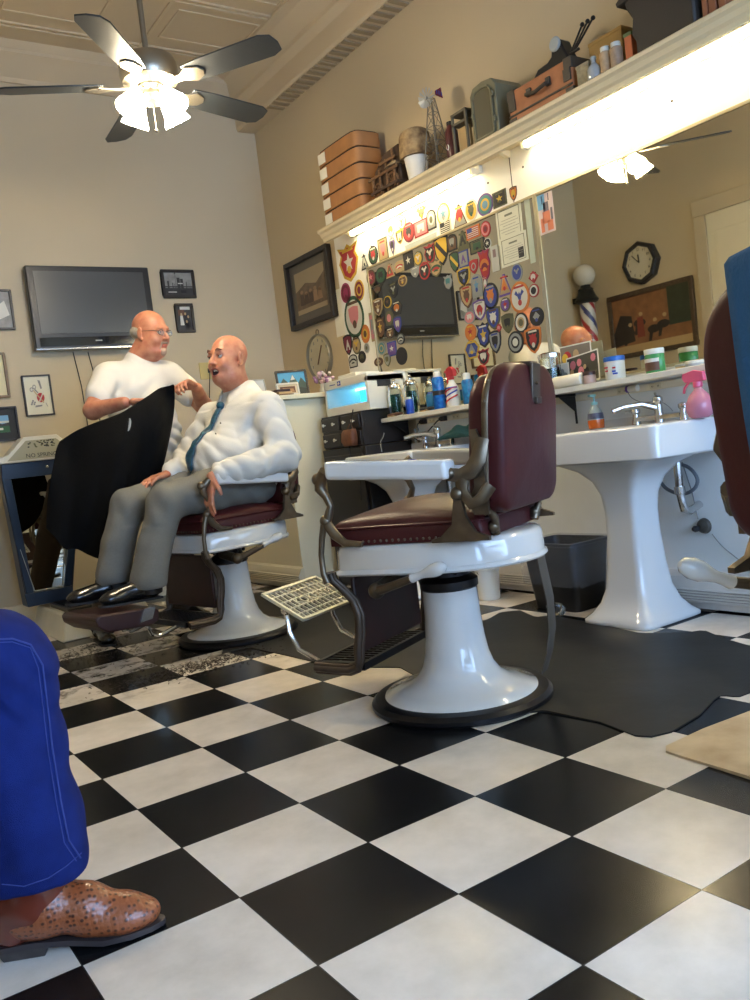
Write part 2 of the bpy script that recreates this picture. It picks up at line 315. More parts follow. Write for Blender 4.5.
# ================================================================== BARBER CHAIRS
def chair(label, loc, rz, plate='grate', strap=False, lift=0):
    t = thing('barber_chair', label, 'barber chair', loc, rz, 'porcelain and maroon barber chairs', world=False)
    MB().lathe([(.20,0),(.285,0),(.293,.008),(.293,.02),(.28,.032),(.25,.036),(.20,.036)], n=64).build('floor_ring', DARKM, t)
    MB().lathe([(.250,.03),(.246,.041),(.20,.053),(.162,.068),(.134,.09),(.115,.12),(.103,.16),(.096,.21),(.091,.28),(.088,.37),(.05,.372)], n=64).build('pedestal', PORC, t, angle=60)
    c = MB().lathe([(.088,.366),(.094,.372),(.094,.395),(.084,.402),(.072,.41),(.068,.43),(.075,.455),(.04,.457)], n=48)
    for k in range(8): a = k*math.pi/4; c.sph((.078*math.cos(a), .078*math.sin(a), .425), .009, 8)
    c.box((-.16,-.12,.44), (.16,.12,.462))
    c.build('collar', DARKM, t)
    # porcelain apron
    def D(off, k=0):
        pts = [(.27+off, -.25-off+.03), (.27+off-.03, -.25-off)]
        n = 22
        for i in range(n+1):
            a = -math.pi/2 - math.pi*i/n
            pts.append((-.05+(.27+off)*math.cos(a), (.25+off)*math.sin(a)))
        pts += [(.27+off-.03, .25+off), (.27+off, .25+off-.03)]
        return pts
    ap = MB(); prof = [(-.03,.458),(.004,.456),(.009,.462),(.006,.470),(0,.474),(-.002,.53),(-.008,.542),(-.02,.547),(-.06,.549)]
    ring = [D(o) for o, z in prof]; n = len(ring[0]); vs = []; fs = []
    for r_, (o, z) in zip(ring, prof): vs += [(p[0], p[1], z) for p in r_]
    for i in range(len(prof)-1):
        for k in range(n): a = i*n+k; b = i*n+(k+1) % n; fs.append((a, b, b+n, a+n))
    fs.append(tuple(range(n))); fs.append(tuple((len(prof)-1)*n+k for k in range(n)))
    ap.add(vs, fs); ap.build('seat_apron', PORC, t, angle=50)
    # seat cushion
    def rbox(x0, x1, y0, y1, z0, z1, crown, r=.05, nx=14, ny=14, roundback=0):
        mb = MB(); vs = []; fs = []
        def shape(s, q, lev):
            x = x0+(x1-x0)*s; y = y0+(y1-y0)*q
            if roundback and s < .35:
                k = (0.35-s)/.35; y = (y0+y1)/2+(y-(y0+y1)/2)*(1-roundback*k*k)
            ex = min(s, 1-s)*(x1-x0); ey = min(q, 1-q)*(y1-y0); e = min(ex, ey)
            z = z1-r+math.sqrt(max(0, r*r-max(0, r-e)**2)) + crown*math.sin(math.pi*s)*math.sin(math.pi*q)
            return (x, y, z)
        ss = [0,.02,.05,.1]+[.1+.8*i/nx for i in range(1, nx)]+[.9,.95,.98,1]
        m = len(ss)
        top = [shape(a, b, 1) for b in ss for a in ss]
        bot = [(p[0], p[1], z0) for p in top]
        vs = top+bot; N = m*m
        for j in range(m-1):
            for i in range(m-1):
                a = j*m+i; fs.append((a, a+1, a+1+m, a+m)); fs.append((N+a, N+a+m, N+a+1+m, N+a+1))
        edge = [i for i in range(m)]+[j*m+m-1 for j in range(1, m)]+[(m-1)*m+i for i in range(m-2, -1, -1)]+[j*m for j in range(m-2, 0, -1)]
        for k in range(len(edge)): a = edge[k]; b = edge[(k+1) % len(edge)]; fs.append((a, b, N+b, N+a))
        mb.add(vs, fs); return mb
    sc = rbox(-.24, .275, -.235, .235, .549, .628, .045, .045)
    s_ = sc.build('seat_cushion', MAROON, t, angle=60)
    pp = MB(); e = [(.27,-.232,.606),(.27,.232,.606)]
    loop = [(.272,-.225),(.262,-.236),(-.2,-.236),(-.235,-.22),(-.235,.22),(-.2,.236),(.262,.236),(.272,.225),(.272,-.225)]
    pp.tube([(x, y, .603) for x, y in loop], .004, 6); pp.build('piping', MAROON, s_)
    st = MB()
    for sgn in (-1, 1):
        for k in range(22): st.sph((-.2+.44*k/21, sgn*.2365, .560), .0045, 6, m=4)
    for k in range(20): st.sph((.2775, -.215+.43*k/19, .560), .0045, 6, m=4)
    st.build('nailhead_trim', BRONZE, s_)
    # arms
    for sg, nm in ((1, 'left'), (-1, 'right')):
        y = .282*sg
        am = MB(); n1 = 10
        am.box((-.19,y-.037,.0), (.215,y+.037,.056)); 
        am.v = [(v[0], v[1], v[2]+.728+.038*(v[0]+.2)/.465) for v in am.v]
        am.build('armrest', PORC, t, bevel=.013, seg=4)
        f = MB(); g = MB(); yy = .268*sg
        # front post: S curve from arm to knob to foot frame
        f.tube([(.235,y,.79),(.262,yy,.765),(.268,yy,.735),(.25,yy,.71),(.238,yy,.68),(.248,yy,.655),(.262,yy,.63)], [.016,.02,.018,.012,.011,.013,.016], 8)
        f.sph((.272,yy,.765), .02, 10); f.sph((.262,yy,.635), .019, 10)
        f.tube([(.262,yy,.63),(.235,yy,.59),(.20,yy,.562),(.14,yy,.556)], [.013,.013,.01,.007], 8, flat=(1,1.2))
        f.tube([(.268,yy,.63),(.285,yy,.58),(.295,yy,.53),(.295,yy,.47),(.285,yy,.44)], [.012,.01,.009,.01,.012], 8)
        # rear scroll, ball and splayed foot
        g.sph((-.185,y,.745), .017, 10); g.tube([(-.17,y,.745),(-.21,yy,.735),(-.245,yy,.745),(-.27,yy,.775),(-.278,yy*.9,.83)], [.014,.016,.018,.018,.014], 8, flat=(.8,1.3))
        g.tube([(-.215,yy,.73),(-.21,yy,.69),(-.235,yy,.655),(-.265,yy,.665),(-.29,yy*.93,.70)], [.016,.014,.013,.014,.014], 8, flat=(.8,1.3))
        g.sph((-.195,yy,.685), .021, 10)
        g.prism([(-.185,.68),(-.17,.60),(-.13,.566),(-.10,.56),(-.10,.55),(-.28,.55),(-.28,.56),(-.24,.575),(-.215,.62),(-.205,.68)], (0,yy-.008*sg,0), (1,0,0), (0,0,1), (0,.016*sg,0))
        f.build('arm_post', BRONZE, t, angle=50); g.build('arm_bracket', BRONZE, t, angle=50)
    # backrest
    lean = Matrix.Rotation(R(-6), 4, 'Y')
    def slab(x0, x1, bulge, w, z0, z1, rtop, rbot, sgn, mi=None):
        """upholstered slab; outline rounded, bulging towards sgn*x"""
        out = []
        for cx, cz, a0, r_ in ((w-rtop, z1-rtop, 0, rtop), (-w+rtop, z1-rtop, 90, rtop), (-w+rbot, z0+rbot, 180, rbot), (w-rbot, z0+rbot, 270, rbot)):
            for k in range(9): a = R(a0+90*k/8); out.append((cx+r_*math.cos(a), cz+r_*math.sin(a)))
        n = len(out); cy = 0; cz = (z0+z1)/2; vs = []; fs = []
        base = x0 if sgn > 0 else x1; tip = x1 if sgn > 0 else x0
        vs += [(base, p[0], p[1]) for p in out]
        levels = [(1.0,.55),(.985,.8),(.95,.95),(.9,1.0),(.7,1+bulge*.35),(.45,1+bulge*.75),(.2,1+bulge)]
        for sc_, d in levels: vs += [(base+(tip-base)*d, p[0]*sc_, cz+(p[1]-cz)*sc_) for p in out]
        for i in range(len(levels)):
            for k in range(n): a = i*n+k; b = i*n+(k+1) % n; fs.append((a, b, b+n, a+n))
        fs.append(tuple(range(n))); fs.append(tuple(len(levels)*n+k for k in range(n)))
        return [Vector((v[0], v[1], v[2])) for v in vs], fs
    piv = Vector((-.235, 0, .60))
    def lv(vs): return [piv + lean.to_3x3() @ (Vector(v)-piv) for v in vs]
    vs, fs = slab(-.25, -.195, .5, .220, .625, 1.015, .10, .05, 1); bc = MB(); bc.add(lv(vs), fs); bc.build('backrest_cushion', MAROON, t, angle=60)
    vs, fs = slab(-.312, -.262, .35, .230, .62, 1.045, .13, .06, -1); bc = MB(); bc.add(lv(vs), fs); bc.build('back_panel', MAROON, t, angle=60)
    bf = MB(); path = []
    w, z0, z1, rt = .228, .62, 1.035, .12
    path = [(-.256, w, z0), (-.256, w, .75), (-.256, w, z1-rt)]+[(-.256, w-rt+rt*math.cos(R(a)), z1-rt+rt*math.sin(R(a))) for a in range(10, 91, 10)]
    path += [(p[0], -p[1], p[2]) for p in path[::-1]]
    bf.tube(lv(path), 1.0, 8, flat=(.010,.007), up=(0,1,0))
    for p in path[::3]: bf.sph(lv([(p[0], p[1]*1.03, p[2]+.002)])[0], .005, 6, m=4)
    for sg in (1, -1):
        bf.prism([(-.275,.62),(-.275,.82),(-.262,.86),(-.245,.86),(-.24,.70),(-.215,.66),(-.23,.62)], (0,.236*sg,0), (1,0,0), (0,0,1), (0,.012*sg,0))
        bf.tube([(-.25,.2*sg,.64),(-.262,.18*sg,.60),(-.25,.16*sg,.555)], [.012,.012,.015], 8)
        bf.sph((-.25,.17*sg,.575), .02, 8)
    bf.build('back_frame', BRONZE, t, angle=50)
    hb = MB(); q = [(-.322,-.035,.90),(-.314,.035,1.052)]
    hb.box(*[(a) for a in ((-.325,-.034,.925),(-.315,.034,1.045))]); hb.box((-.318,-.03,1.035),(-.23,.03,1.05)); hb.box((-.335,-.02,.925),(-.322,.02,.945)); hb.sph((-.33,.012,.985), .006, 6, m=4)
    hb.v = [tuple(x) for x in lv(hb.v)]
    hb.build('headrest_bracket', mat('bracket_metal', (92,82,74), .4, metal=.8), t, bevel=.003)
    # lever
    lb = MB(); lb.cyl((.12,.13,.43), (.12,.25,.41), .022); lb.sph((.12,.25,.41), .026, 12)
    lb.tube([(.125,.255,.408),(.06,.265,.425),(-.02,.27,.448)], [.017,.014,.012], 10)
    l_ = lb.build('recline_lever', mat('lever_metal', (98,86,72), .4, metal=.8, noise=.3, nscale=25), t)
    ax = Vector((-.10,.004,.03)).normalized(); p0 = Vector((-.015,.27,.447))
    if lift:
        p0 = p0+Vector((-.20,.075,.02))
        RM = Matrix.Rotation(R(lift), 3, 'Y'); C0 = Vector((.12,.25,.41)); p0 = C0+RM@(p0-C0); ax = RM@ax; q_ = MB().tube([C0+RM@Vector((-.13,.02,.035)), C0+RM@Vector((-.25,.06,.05)), p0+ax*.004], [.012,.012,.011], 10); q_.build('lever_rod', MATS['lever_metal'], l_)
        for v in l_.data.vertices: v.co = C0+RM@(v.co-C0)
    kb = MB().lathe([(.011,0),(.014,.004),(.012,.02),(.011,.04),(.015,.06),(.020,.08),(.0205,.1),(.015,.118),(.006,.127),(0,.128)], p0, ax, 24)
    kb.build('lever_handle', PORC, l_)
    # foot frames: ribbed castings from the apron down to the step
    for sg in (1, -1):
        y = .225*sg
        ff = MB(); path = [(.285,y+.02*sg,.47),(.282,y+.015*sg,.445),(.255,y,.41),(.222,y,.375),(.208,y,.33),(.214,y,.27),(.226,y,.22),(.228,y,.19),(.238,y,.163),(.27,y,.152),(.33,y,.152),(.40,y,.156)]
        for d in (-.014, 0, .014): ff.tube([(p[0]+d*.8, p[1], p[2]) if i < 8 else (p[0]+d*.2, p[1], p[2]+d*.8) for i, p in enumerate(path)], .0085, 8)
        ff.tube(path, 1.0, 8, flat=(.012,.016), up=(0,1,0))
        ff.build('foot_frame', BRONZE if plate == 'x' else mat('frame_metal', (88,76,66), .4, metal=.7, noise=.3, nscale=20), t, angle=60)
    cp = MB(); cp.box((.228,-.205,.20), (.245,.205,.445)); cp.build('calf_panel', mat('calf_vinyl', (48,20,18), .5, noise=.4, nscale=9), t, bevel=.006)
    sp = MB(); sp.box((.22,-.215,.148), (.41,-.20,.172)); sp.box((.22,.20,.148), (.41,.215,.172)); sp.box((.395,-.215,.148), (.41,.215,.172)); sp.box((.22,-.215,.148), (.235,.215,.172))
    for k in range(15): y = -.19+k*.0271; sp.box((.225,y-.004,.158), (.40,y+.004,.17))
    for x in (.28,.34): sp.box((x-.005,-.205,.152), (x+.005,.205,.166))
    sp.build('step_grille', DARKM, t)
    # chrome arms and foot plate
    if plate == 'grate':
        ca = MB()
        for y in (.135, -.135): ca.tube([(.385,y,.155),(.45,y,.15),(.53,y,.19),(.56,y,.25),(.565,y,.315)], .0085, 8); ca.sph((.565,y,.325), .018, 8)
        ca.tube([(.565,-.15,.325),(.565,.15,.325)], .009, 8)
        ca.build('foot_arm', CHROME, t)
        pl = MB(); o = Vector((.475,0,.292)); ux = Vector((0,-1,0)); uy = Vector((.155,0,.085)).normalized(); nn = ux.cross(uy); W2, H2 = .165, .19
        nn = -nn if nn.z < 0 else nn
        def bar(a0, b0, a1, b1, th=.007):
            P = [o+ux*a0+uy*b0, o+ux*a1+uy*b0, o+ux*a1+uy*b1, o+ux*a0+uy*b1]; pl.add(P+[p+nn*th for p in P], [(0,3,2,1),(4,5,6,7),(0,1,5,4),(1,2,6,5),(2,3,7,6),(3,0,4,7)])
        bar(-W2, 0, W2, .011, .01); bar(-W2, H2-.011, W2, H2, .01); bar(-W2, 0, -W2+.011, H2, .01); bar(W2-.011, 0, W2, H2, .01)
        for k in range(1, 12): x = -W2+.008+k*(2*W2-.016)/12; bar(x-.0021, 0, x+.0021, .075 if 3 <= k <= 9 else H2); 
        for k in range(3, 10): x = -W2+.008+k*(2*W2-.016)/12; bar(x-.0021, .115, x+.0021, H2)
        for z in (.038, .075, .115, .152): bar(-W2, z-.0021, W2, z+.0021)
        pl.text('KOKEN', .052, o+uy*.095+nn*.004, ux, uy, .006)
        pl.build('foot_plate', mat('plate_metal', (196,194,178), .4, metal=.3), t)
    else:
        ca = MB()
        for y in (.13, -.13):
            ca.tube([(.385,y,.155),(.45,y,.14),(.50,y,.13),(.535,y,.145),(.555,y,.19),(.54,y,.235)], .010, 10); ca.sph((.53,y,.24), .022, 10)
        ca.tube([(.53,-.145,.24),(.53,.145,.24)], .010, 8)
        ca.build('foot_arm', CHROME, t)
        pl = MB(); pl.prism([(-.12,-.045),(-.08,-.06),(.12,-.045),(.165,-.01),(.17,.02),(.15,.035),(-.10,.018),(-.125,0)], (.63,-.17,.25), (1,0,0), (0,0,1), (0,.34,0))
        pp_ = pl.build('foot_plate', MARDK, t, bevel=.008, seg=3)
        MB().prism([(0,-.03),(.06,-.035),(.035,.02),(-.02,.02)], (.545,.1695,.25), (1,0,0), (0,0,1), (0,.006,0)).build('corner_bracket', CHROME, pp_)
        pp_['_'] = 0
    if strap:
        sb = MB(); P = [(-.27,-.12,.46),(-.275,-.125,.40),(-.285,-.13,.30),(-.28,-.135,.20),(-.26,-.14,.12),(-.235,-.145,.06)]
        sb.tube(P, 1.0, 8, flat=(.004,.034), up=(0,1,0)); sb.build('leather_strap', mat('strap_leather', (84,76,66), .6, noise=.3, nscale=15), t)
    return t
chair('empty maroon barber chair with grated footplate, in the middle of the floor', (.775,.605,0), R(115), 'grate', True)
chair('barber chair with maroon seat in which the man in a tie is sitting', (.80,2.36,0), R(190), 'pad')

c3 = chair('barber chair at the right edge of the photo with a blue towel over its back', (.623,-.98,0), R(-12), 'grate', lift=8)
# ================================================================== MIRROR WALL
def mirror(label, y0, y1, z0, z1, group=None):
    t = thing('wall_mirror', label, 'mirror', (XM, (y0+y1)/2, z0))
    MB().box((XM-.006, y0, z0), (XM-.0005, y1, z1)).build('mirror_glass', MIRROR, t, flat=True)
    f = MB(); w = .012
    for a, b in (((y0-w, z1), (y1+w, z1+w)), ((y0-w, z0-w), (y1+w, z0)), ((y0-w, z0), (y0, z1)), ((y1, z0), (y1+w, z1))):
        f.box((XM-.012, a[0], a[1]), (XM-.0003, b[0], b[1]))
    f.build('mirror_frame', mat('mirror_trim', (170,160,130), .3, metal=.6), t, bevel=.002)
YS = 1.425
mirror('wall mirror covered with uniform patches and certificates', YS+.012, 2.885, 1.045, 1.955)
mirror('large clear wall mirror above the near sink', -1.15, YS-.014, 1.045, 1.955)
# long shelf with moulded front
sh = MB(); PR = [(XW-.0005,2.2355),(XM-.001,2.2355),(XM-.001,2.222),(2.06,2.222),(2.055,2.160),(2.03,2.160),(2.026,2.178),(2.014,2.188),(2.006,2.206),(1.99,2.216),(1.988,2.230),(1.996,2.2365),(XW-.0005,2.2365)]
sh.prism([(p[0], p[1]) for p in PR], (0,-1.2,0), (1,0,0), (0,0,1), (0,4.27,0))
SHC = mat('shelf_paint', (216,198,160), .5, noise=.05, nscale=3)
ws = thing('wall_shelf', 'long cream shelf with moulded front, high above the mirrors', 'shelf', (2.13,1.0,2.172))
sh.build('shelf_board', SHC, ws, angle=25)
for y in (3.0, 1.56, -.2):
    MB().prism([(2.219,2.190),(2.20,2.190),(2.12,2.218),(2.219,2.2215)], (0,y,0), (1,0,0), (0,0,1), (0,.02,0)).build('shelf_bracket', CREAM, ws)
ZSH = 2.237
TUBE = mat('fluorescent_glow', (255,250,225), .5, emit=(255,244,206), es=TUBE_E)
def tube_light(label, y0, y1):
    t = thing('fluorescent_light', label, 'light', (2.19,(y0+y1)/2,2.18), group='fluorescent tubes under the shelf')
    MB().box((2.195, y0-.03, 2.184), (2.2195, y1+.03, 2.221)).build('light_housing', WHITEP, t, bevel=.003)
    MB().cyl((2.172, y0+.02, 2.195), (2.172, y1-.02, 2.195), .0135, n=16).build('glowing_tube', TUBE, t)
    for y in (y0, y1): MB().box((2.158, y-.012, 2.178), (2.196, y+.012, 2.213)).build('tube_socket', WHITEP, t, bevel=.003)
tube_light('fluorescent tube above the mirror with the patches', 1.80, 2.97)
tube_light('fluorescent tube above the large clear mirror', .12, 1.42)
tube_light('fluorescent tube nearest the street window, outside the photo', -1.18, .06)
# ------------------------------------------------------------------ counter shelf, outlet strip, cords
ct = thing('counter_shelf', 'long narrow white counter shelf running below the mirrors', 'shelf', (2.12,.9,.985))
MB().box((2.03,-1.15,.985), (2.2345,2.68,1.010)).build('shelf_board', mat('counter_top', (214,212,202), .35, noise=.05), ct, bevel=.003)
for y in (1.30, 2.655, .1): MB().box((2.06,y-.008,.972), (2.209,y+.008,.985)).prism([(2.199,.84),(2.209,.84),(2.209,.972),(2.10,.972),(2.199,.90)], (0,y-.004,0), (1,0,0), (0,0,1), (0,.008,0)).build('shelf_bracket', BLACK, ct, bevel=.002)
ZC1 = 1.0105
rw = thing('outlet_strip', 'cream outlet strip on the wall under the counter shelf', 'outlet strip', (2.215,.9,.945))
MB().box((2.214,-1.1,.945), (2.2345,2.58,.978)).build('strip_body', CREAM, rw, bevel=.003)
for y in (.48,.66,.84,1.02,1.6,1.8,2.0,2.2,2.42):
    o = MB().box((2.2115,y-.03,.949), (2.2145,y+.03,.974)).build('outlet', mat('outlet_plate', (206,196,166), .4), rw, bevel=.001)
    q = MB()
    for d in (-.015,.015):
        for e in (-.003,.003): q.box((2.2108,y+d+e-.001,.957), (2.2116,y+d+e+.001,.965))
    q.build('outlet_slots', BLACK, o, flat=True)
# ------------------------------------------------------------------ pedestal sinks
def sink(label, y0):
    w = .66; y1 = y0+w; yc = (y0+y1)/2; xf = 1.70; xb = 2.232; zt = .805; zb = .672
    t = thing('pedestal_sink', label, 'sink', (1.97, yc, 0), group='white porcelain pedestal sinks')
    b = MB()
    def rr(x0, xx1, ya, yb, z, r, n=5):
        pts = []
        for cx, cy, a0 in ((xx1-.004, yb-.004, 0), (x0+r, yb-r, 90), (x0+r, ya+r, 180), (xx1-.004, ya+.004, 270)):
            q = r if a0 in (90, 180) else .004
            for k in range(n+1): a = R(a0+90*k/n); pts.append((cx+q*math.cos(a), cy+q*math.sin(a), z))
        return pts
    rings = [rr(xf+.06, xb-.02, y0+.06, y1-.06, zb+.012, .03), rr(xf+.012, xb, y0+.012, y1-.012, zb, .03), rr(xf+.002, xb, y0+.002, y1-.002, zb+.008, .035), rr(xf, xb, y0, y1, zt-.012, .04), rr(xf+.004, xb, y0+.004, y1-.004, zt-.003, .04), rr(xf+.014, xb, y0+.014, y1-.014, zt, .035),
             rr(xf+.05, xb-.13, y0+.07, y1-.07, zt, .05), rr(xf+.058, xb-.138, y0+.08, y1-.08, zt-.01, .05), rr(xf+.09, xb-.17, y0+.12, y1-.12, zt-.11, .05)]
    n = len(rings[0]); vs = [p for r_ in rings for p in r_]; fs = []
    for i in range(len(rings)-1):
        for k in range(n): a = i*n+k; c = i*n+(k+1) % n; fs.append((a, c, c+n, a+n))
    fs.append(tuple(range(n))); fs.append(tuple((len(rings)-1)*n+k for k in range(n))); b.add(vs, fs)
    b.box((xb-.03, y0+.004, zt-.005), (xb, y1-.004, zt+.035))
    b.build('basin', PORCS, t, angle=50)
    # square pedestal flaring at the foot and under the bowl
    p = MB(); prof = [(0,.178,.165),(.006,.184,.172),(.02,.184,.172),(.04,.158,.15),(.08,.125,.122),(.14,.105,.10),(.24,.092,.088),(.36,.084,.08),(.46,.082,.08),(.53,.088,.088),(.59,.105,.115),(.635,.135,.165),(.668,.175,.24),(.682,.19,.26)]
    vs = []; fs = []; m = 48
    for z, hx, hy in prof:
        for k in range(m):
            a = 2*math.pi*(k+.5)/m; ca, sa = math.cos(a), math.sin(a); q = (abs(ca)**12+abs(sa)**12)**(1/12)
            vs.append((1.925+hx*ca/q, yc+hy*sa/q, z))
    for i in range(len(prof)-1):
        for k in range(m): a = i*m+k; c = i*m+(k+1) % m; fs.append((a, c, c+m, a+m))
    fs.append(tuple(range(m))); fs.append(tuple((len(prof)-1)*m+k for k in range(m))); p.add(vs, fs)
    p.build('pedestal', PORCS, t, angle=60)
    # faucet set
    f = MB(); yf = yc-.02
    f.box((2.125, yf-.11, zt+.012), (2.155, yf+.11, zt+.03)); f.cyl((2.14,yf,zt), (2.14,yf,zt+.075), .02, .017)
    f.tube([(2.14,yf,zt+.06),(2.09,yf+.045,zt+.085),(2.03,yf+.09,zt+.082),(1.99,yf+.12,zt+.07)], [.015,.012,.01,.011], 10)
    f.lathe([(.016,0),(.022,.012),(.02,.03),(.008,.04),(0,.041)], (2.14,yf,zt+.075), n=20); f.tube([(2.14,yf,zt+.105),(2.1,yf-.02,zt+.122)], [.007,.005], 8)
    F = f.build('faucet', CHROME, t)
    for s in (-1, 1):
        g = MB(); g.lathe([(.02,0),(.018,.02),(.014,.03),(.014,.045),(.020,.052),(.020,.066),(.006,.072),(0,.073)], (2.14,yf+s*.12,zt+.0), n=20); g.cyl((2.14,yf+s*.12,zt+.055), (2.105,yf+s*.15,zt+.06), .006, n=8)
        g.build('tap_handle', CHROME, t)
    # waste pipe behind the pedestal
    w_ = MB(); w_.tube([(2.12,yc-.10,.66),(2.12,yc-.10,.50),(2.13,yc-.105,.43),(2.16,yc-.11,.42),(2.23,yc-.11,.44)], .017, 10); w_.cyl((2.12,yc-.1,.5), (2.12,yc-.1,.53), .023)
    w_.build('drain_pipe', CHROME, t)
    return t
sink('near pedestal sink, right of the empty barber chair', .47)
sink('far pedestal sink, behind the armrest of the empty barber chair', 1.98)
# ================================================================== PICTURES AND WALL THINGS
FRD = mat('frame_dark', (36,30,27), .4); FRB = mat('frame_brown', (84,66,48), .45, noise=.3, nscale=30)
PHG = mat('photo_grey', (150,150,146), .5, noise=.45, nscale=18); PHD = mat('photo_dark', (52,50,50), .5, noise=.4, nscale=25); PHL = mat('photo_light', (206,204,196), .5)
C_ = lambda n, c, r=.6, **k: mat('c_'+n, c, r, **k)
RED = C_('red', (176,42,44)); BLU = C_('blue', (44,66,150)); SKY = C_('sky', (120,170,205)); TEAL = C_('teal', (38,120,132)); GRN = C_('green', (44,92,56)); OLV = C_('olive', (84,84,54)); YEL = C_('yellow', (214,176,52)); ORG = C_('orange', (206,120,48)); BRN = C_('brown', (96,62,42)); PNK = C_('pink', (206,120,130)); GRY = C_('grey', (128,128,126)); LGT = C_('light', (206,204,192)); BLK = C_('black', (24,24,26)); PUR = C_('purple', (96,64,140)); TAN = C_('tan', (184,156,112)); MAR = C_('maroon', (116,30,46)); SIL = C_('silver', (160,164,160))
AX = {'y': (Vector((1,0,0)), Vector((0,0,1)), Vector((0,-1,0))), 'x': (Vector((0,-1,0)), Vector((0,0,1)), Vector((-1,0,0))), 'l': (Vector((0,1,0)), Vector((0,0,1)), Vector((1,0,0)))}
def circ(cx, cy, rx, ry=None, n=20, a0=0): ry = ry or rx; return [(cx+rx*math.cos(a0+2*math.pi*k/n), cy+ry*math.sin(a0+2*math.pi*k/n)) for k in range(n)]
def picture(name, label, cat, ax, c, w, h, fw=.02, fm=None, depth=.02, mount=None, mw=0, draw=None, dm=None, tilt=0, glass=False, group=None, back=.002):
    ux, uy, n = AX[ax]; c = Vector(c)
    if tilt: q = Matrix.Rotation(tilt, 3, n); ux = q@ux; uy = q@uy
    t = thing(name, label, cat, c - uy*h/2, 0, group)
    o = c + n*back
    f = MB()
    for a, b in (((-w/2,h/2-fw),(w/2,h/2)), ((-w/2,-h/2),(w/2,-h/2+fw)), ((-w/2,-h/2+fw),(-w/2+fw,h/2-fw)), ((w/2-fw,-h/2+fw),(w/2,h/2-fw))):
        f.prism([a,(b[0],a[1]),b,(a[0],b[1])], o, ux, uy, n*depth)
    f.build('frame', fm or FRD, t, bevel=min(.004, fw*.2))
    p = MB(); iw, ih = w/2-fw, h/2-fw
    p.prism([(-iw,-ih),(iw,-ih),(iw,ih),(-iw,ih)], o, ux, uy, n*(depth*.35), 0)
    jw, jh = iw-mw, ih-mw
    z0 = o+n*(depth*.35)
    if mw: p.prism([(-jw,-jh),(jw,-jh),(jw,jh),(-jw,jh)], z0, ux, uy, n*.0008, 1)
    if draw: draw(lambda poly, mi, lv=1: p.prism([(x*jw, y*jh) for x, y in poly], z0+n*(.0008*lv), ux, uy, n*.0008, mi), jw/jh)
    p.build('picture', [mount or PHL]+(dm or [PHG]), t, flat=True)
    return t
def fromcorners(tl, br, d):   # plane y = YW
    a = ony(*tl, YW); b = ony(*br, YW)
    return ((a[0]+b[0])/2, YW, (a[2]+b[2])/2), abs(b[0]-a[0])-d, abs(a[2]-b[2])-d
bx_ = lambda x0,y0,x1,y1: [(x0,y0),(x1,y0),(x1,y1),(x0,y1)]
# derrick photo
def d_derrick(P, r):
    P(bx_(-1,-1,1,-.35), 2); P(bx_(-1,-.3,1,-.2), 2, 2); 
    for x, w, h in ((-.8,.12,.35),(-.45,.06,.2),(-.1,.22,.65),(.15,.2,.55),(.55,.05,.3),(-.3,.04,.1)): P(bx_(x,-.5,x+w,h-.1), 2, 3)
    P(bx_(-.2,-.4,-.18,.95), 2, 3); P(circ(-.19,.93,.05,.06), 2, 4); P(bx_(-.05,0,.3,.08), 1, 4); P(bx_(-.8,-.75,-.2,-.68), 1, 4); P(bx_(.1,-.8,.5,-.55), 3, 4)
picture('framed_photo', 'black and white photo of oil derricks in a dark frame, right of the television', 'picture', 'y', ((1.37+1.64)/2, YW, 2.155), .245, .20, .02, dm=[PHL,PHD,BLK], mount=PHG, draw=d_derrick, tilt=0)
def d_group(P, r):
    P(bx_(-.6,.7,.9,.95), 1, 1); P(bx_(-1,.2,0,.7), 3, 2)
    for x, y in ((-.5,.3),(.1,.35),(.5,.1),(.2,-.3)): P(circ(x,y,.14,.12), 4, 4); P([(x-.3,y-.9),(x+.3,y-.9),(x+.18,y-.1),(x-.18,y-.1)], 1 if x < 0 else 2, 3)
picture('framed_photo', 'small dark framed photo of barbers, below the derrick photo', 'picture', 'y', (1.52, YW, 1.915), .135, .205, .018, dm=[LGT,BLK,BRN,TAN], mount=PHD, draw=d_group)
picture('framed_photo', 'dark framed grey landscape photo cut by the left photo edge, left of the television', 'picture', 'y', (.25, YW, 1.985), .25, .255, .014, dm=[PHL,PHG], mount=PHG, draw=lambda P, r: (P([(-1,-1),(1,-1),(1,-.2),(.3,.3),(-.4,-.1),(-1,.4)], 2), P([(.2,-.6),(.9,-.3),(.7,.5),(.3,.2)], 1, 2)))
picture('framed_certificate', 'pale certificate in a worn gold frame, at the left photo edge', 'picture', 'y', (.15, YW, 1.575), .27, .285, .016, fm=mat('frame_gold', (120,92,54), .4, noise=.3, nscale=30), dm=[GRY,LGT], mount=mat('cert', (214,202,160), .6), draw=lambda P, r: [P(bx_(-.6,y,.6,y+.02), 1) for y in (.5,.3,.1,-.1,-.3)])
def d_barber(P, r):
    P(circ(.18,-.12,.30,.25,24), 1, 2); P([(-.35,.25),(-.28,.28),(.42,-.38),(.34,-.42)], 2, 3); P([(.10,.80),(.28,.78),(.38,.35),(.25,.33)], 3, 3)
    for cx, cy in ((-.45,.32),(-.22,.45)): P(circ(cx,cy,.14,.12), 3, 3); P(circ(cx,cy,.09,.075), 4, 4)
    P([(-.25,.3),(-.18,.36),(.05,.15),(0,.1)], 3, 3); P([(.0,-.3),(.06,-.36),(.5,.18),(.44,.22)], 4, 4)
    for k in range(5): P(circ(-.6+.07*k,-.45+.09*(k % 3),.07,.05), 3, 3)
    P([(-.35,-.62),(.2,-.58),(.22,-.50),(-.3,-.52)], 3, 3); P([(.5,-.4),(.55,-.42),(.66,-.62),(.6,-.6)], 3, 3)
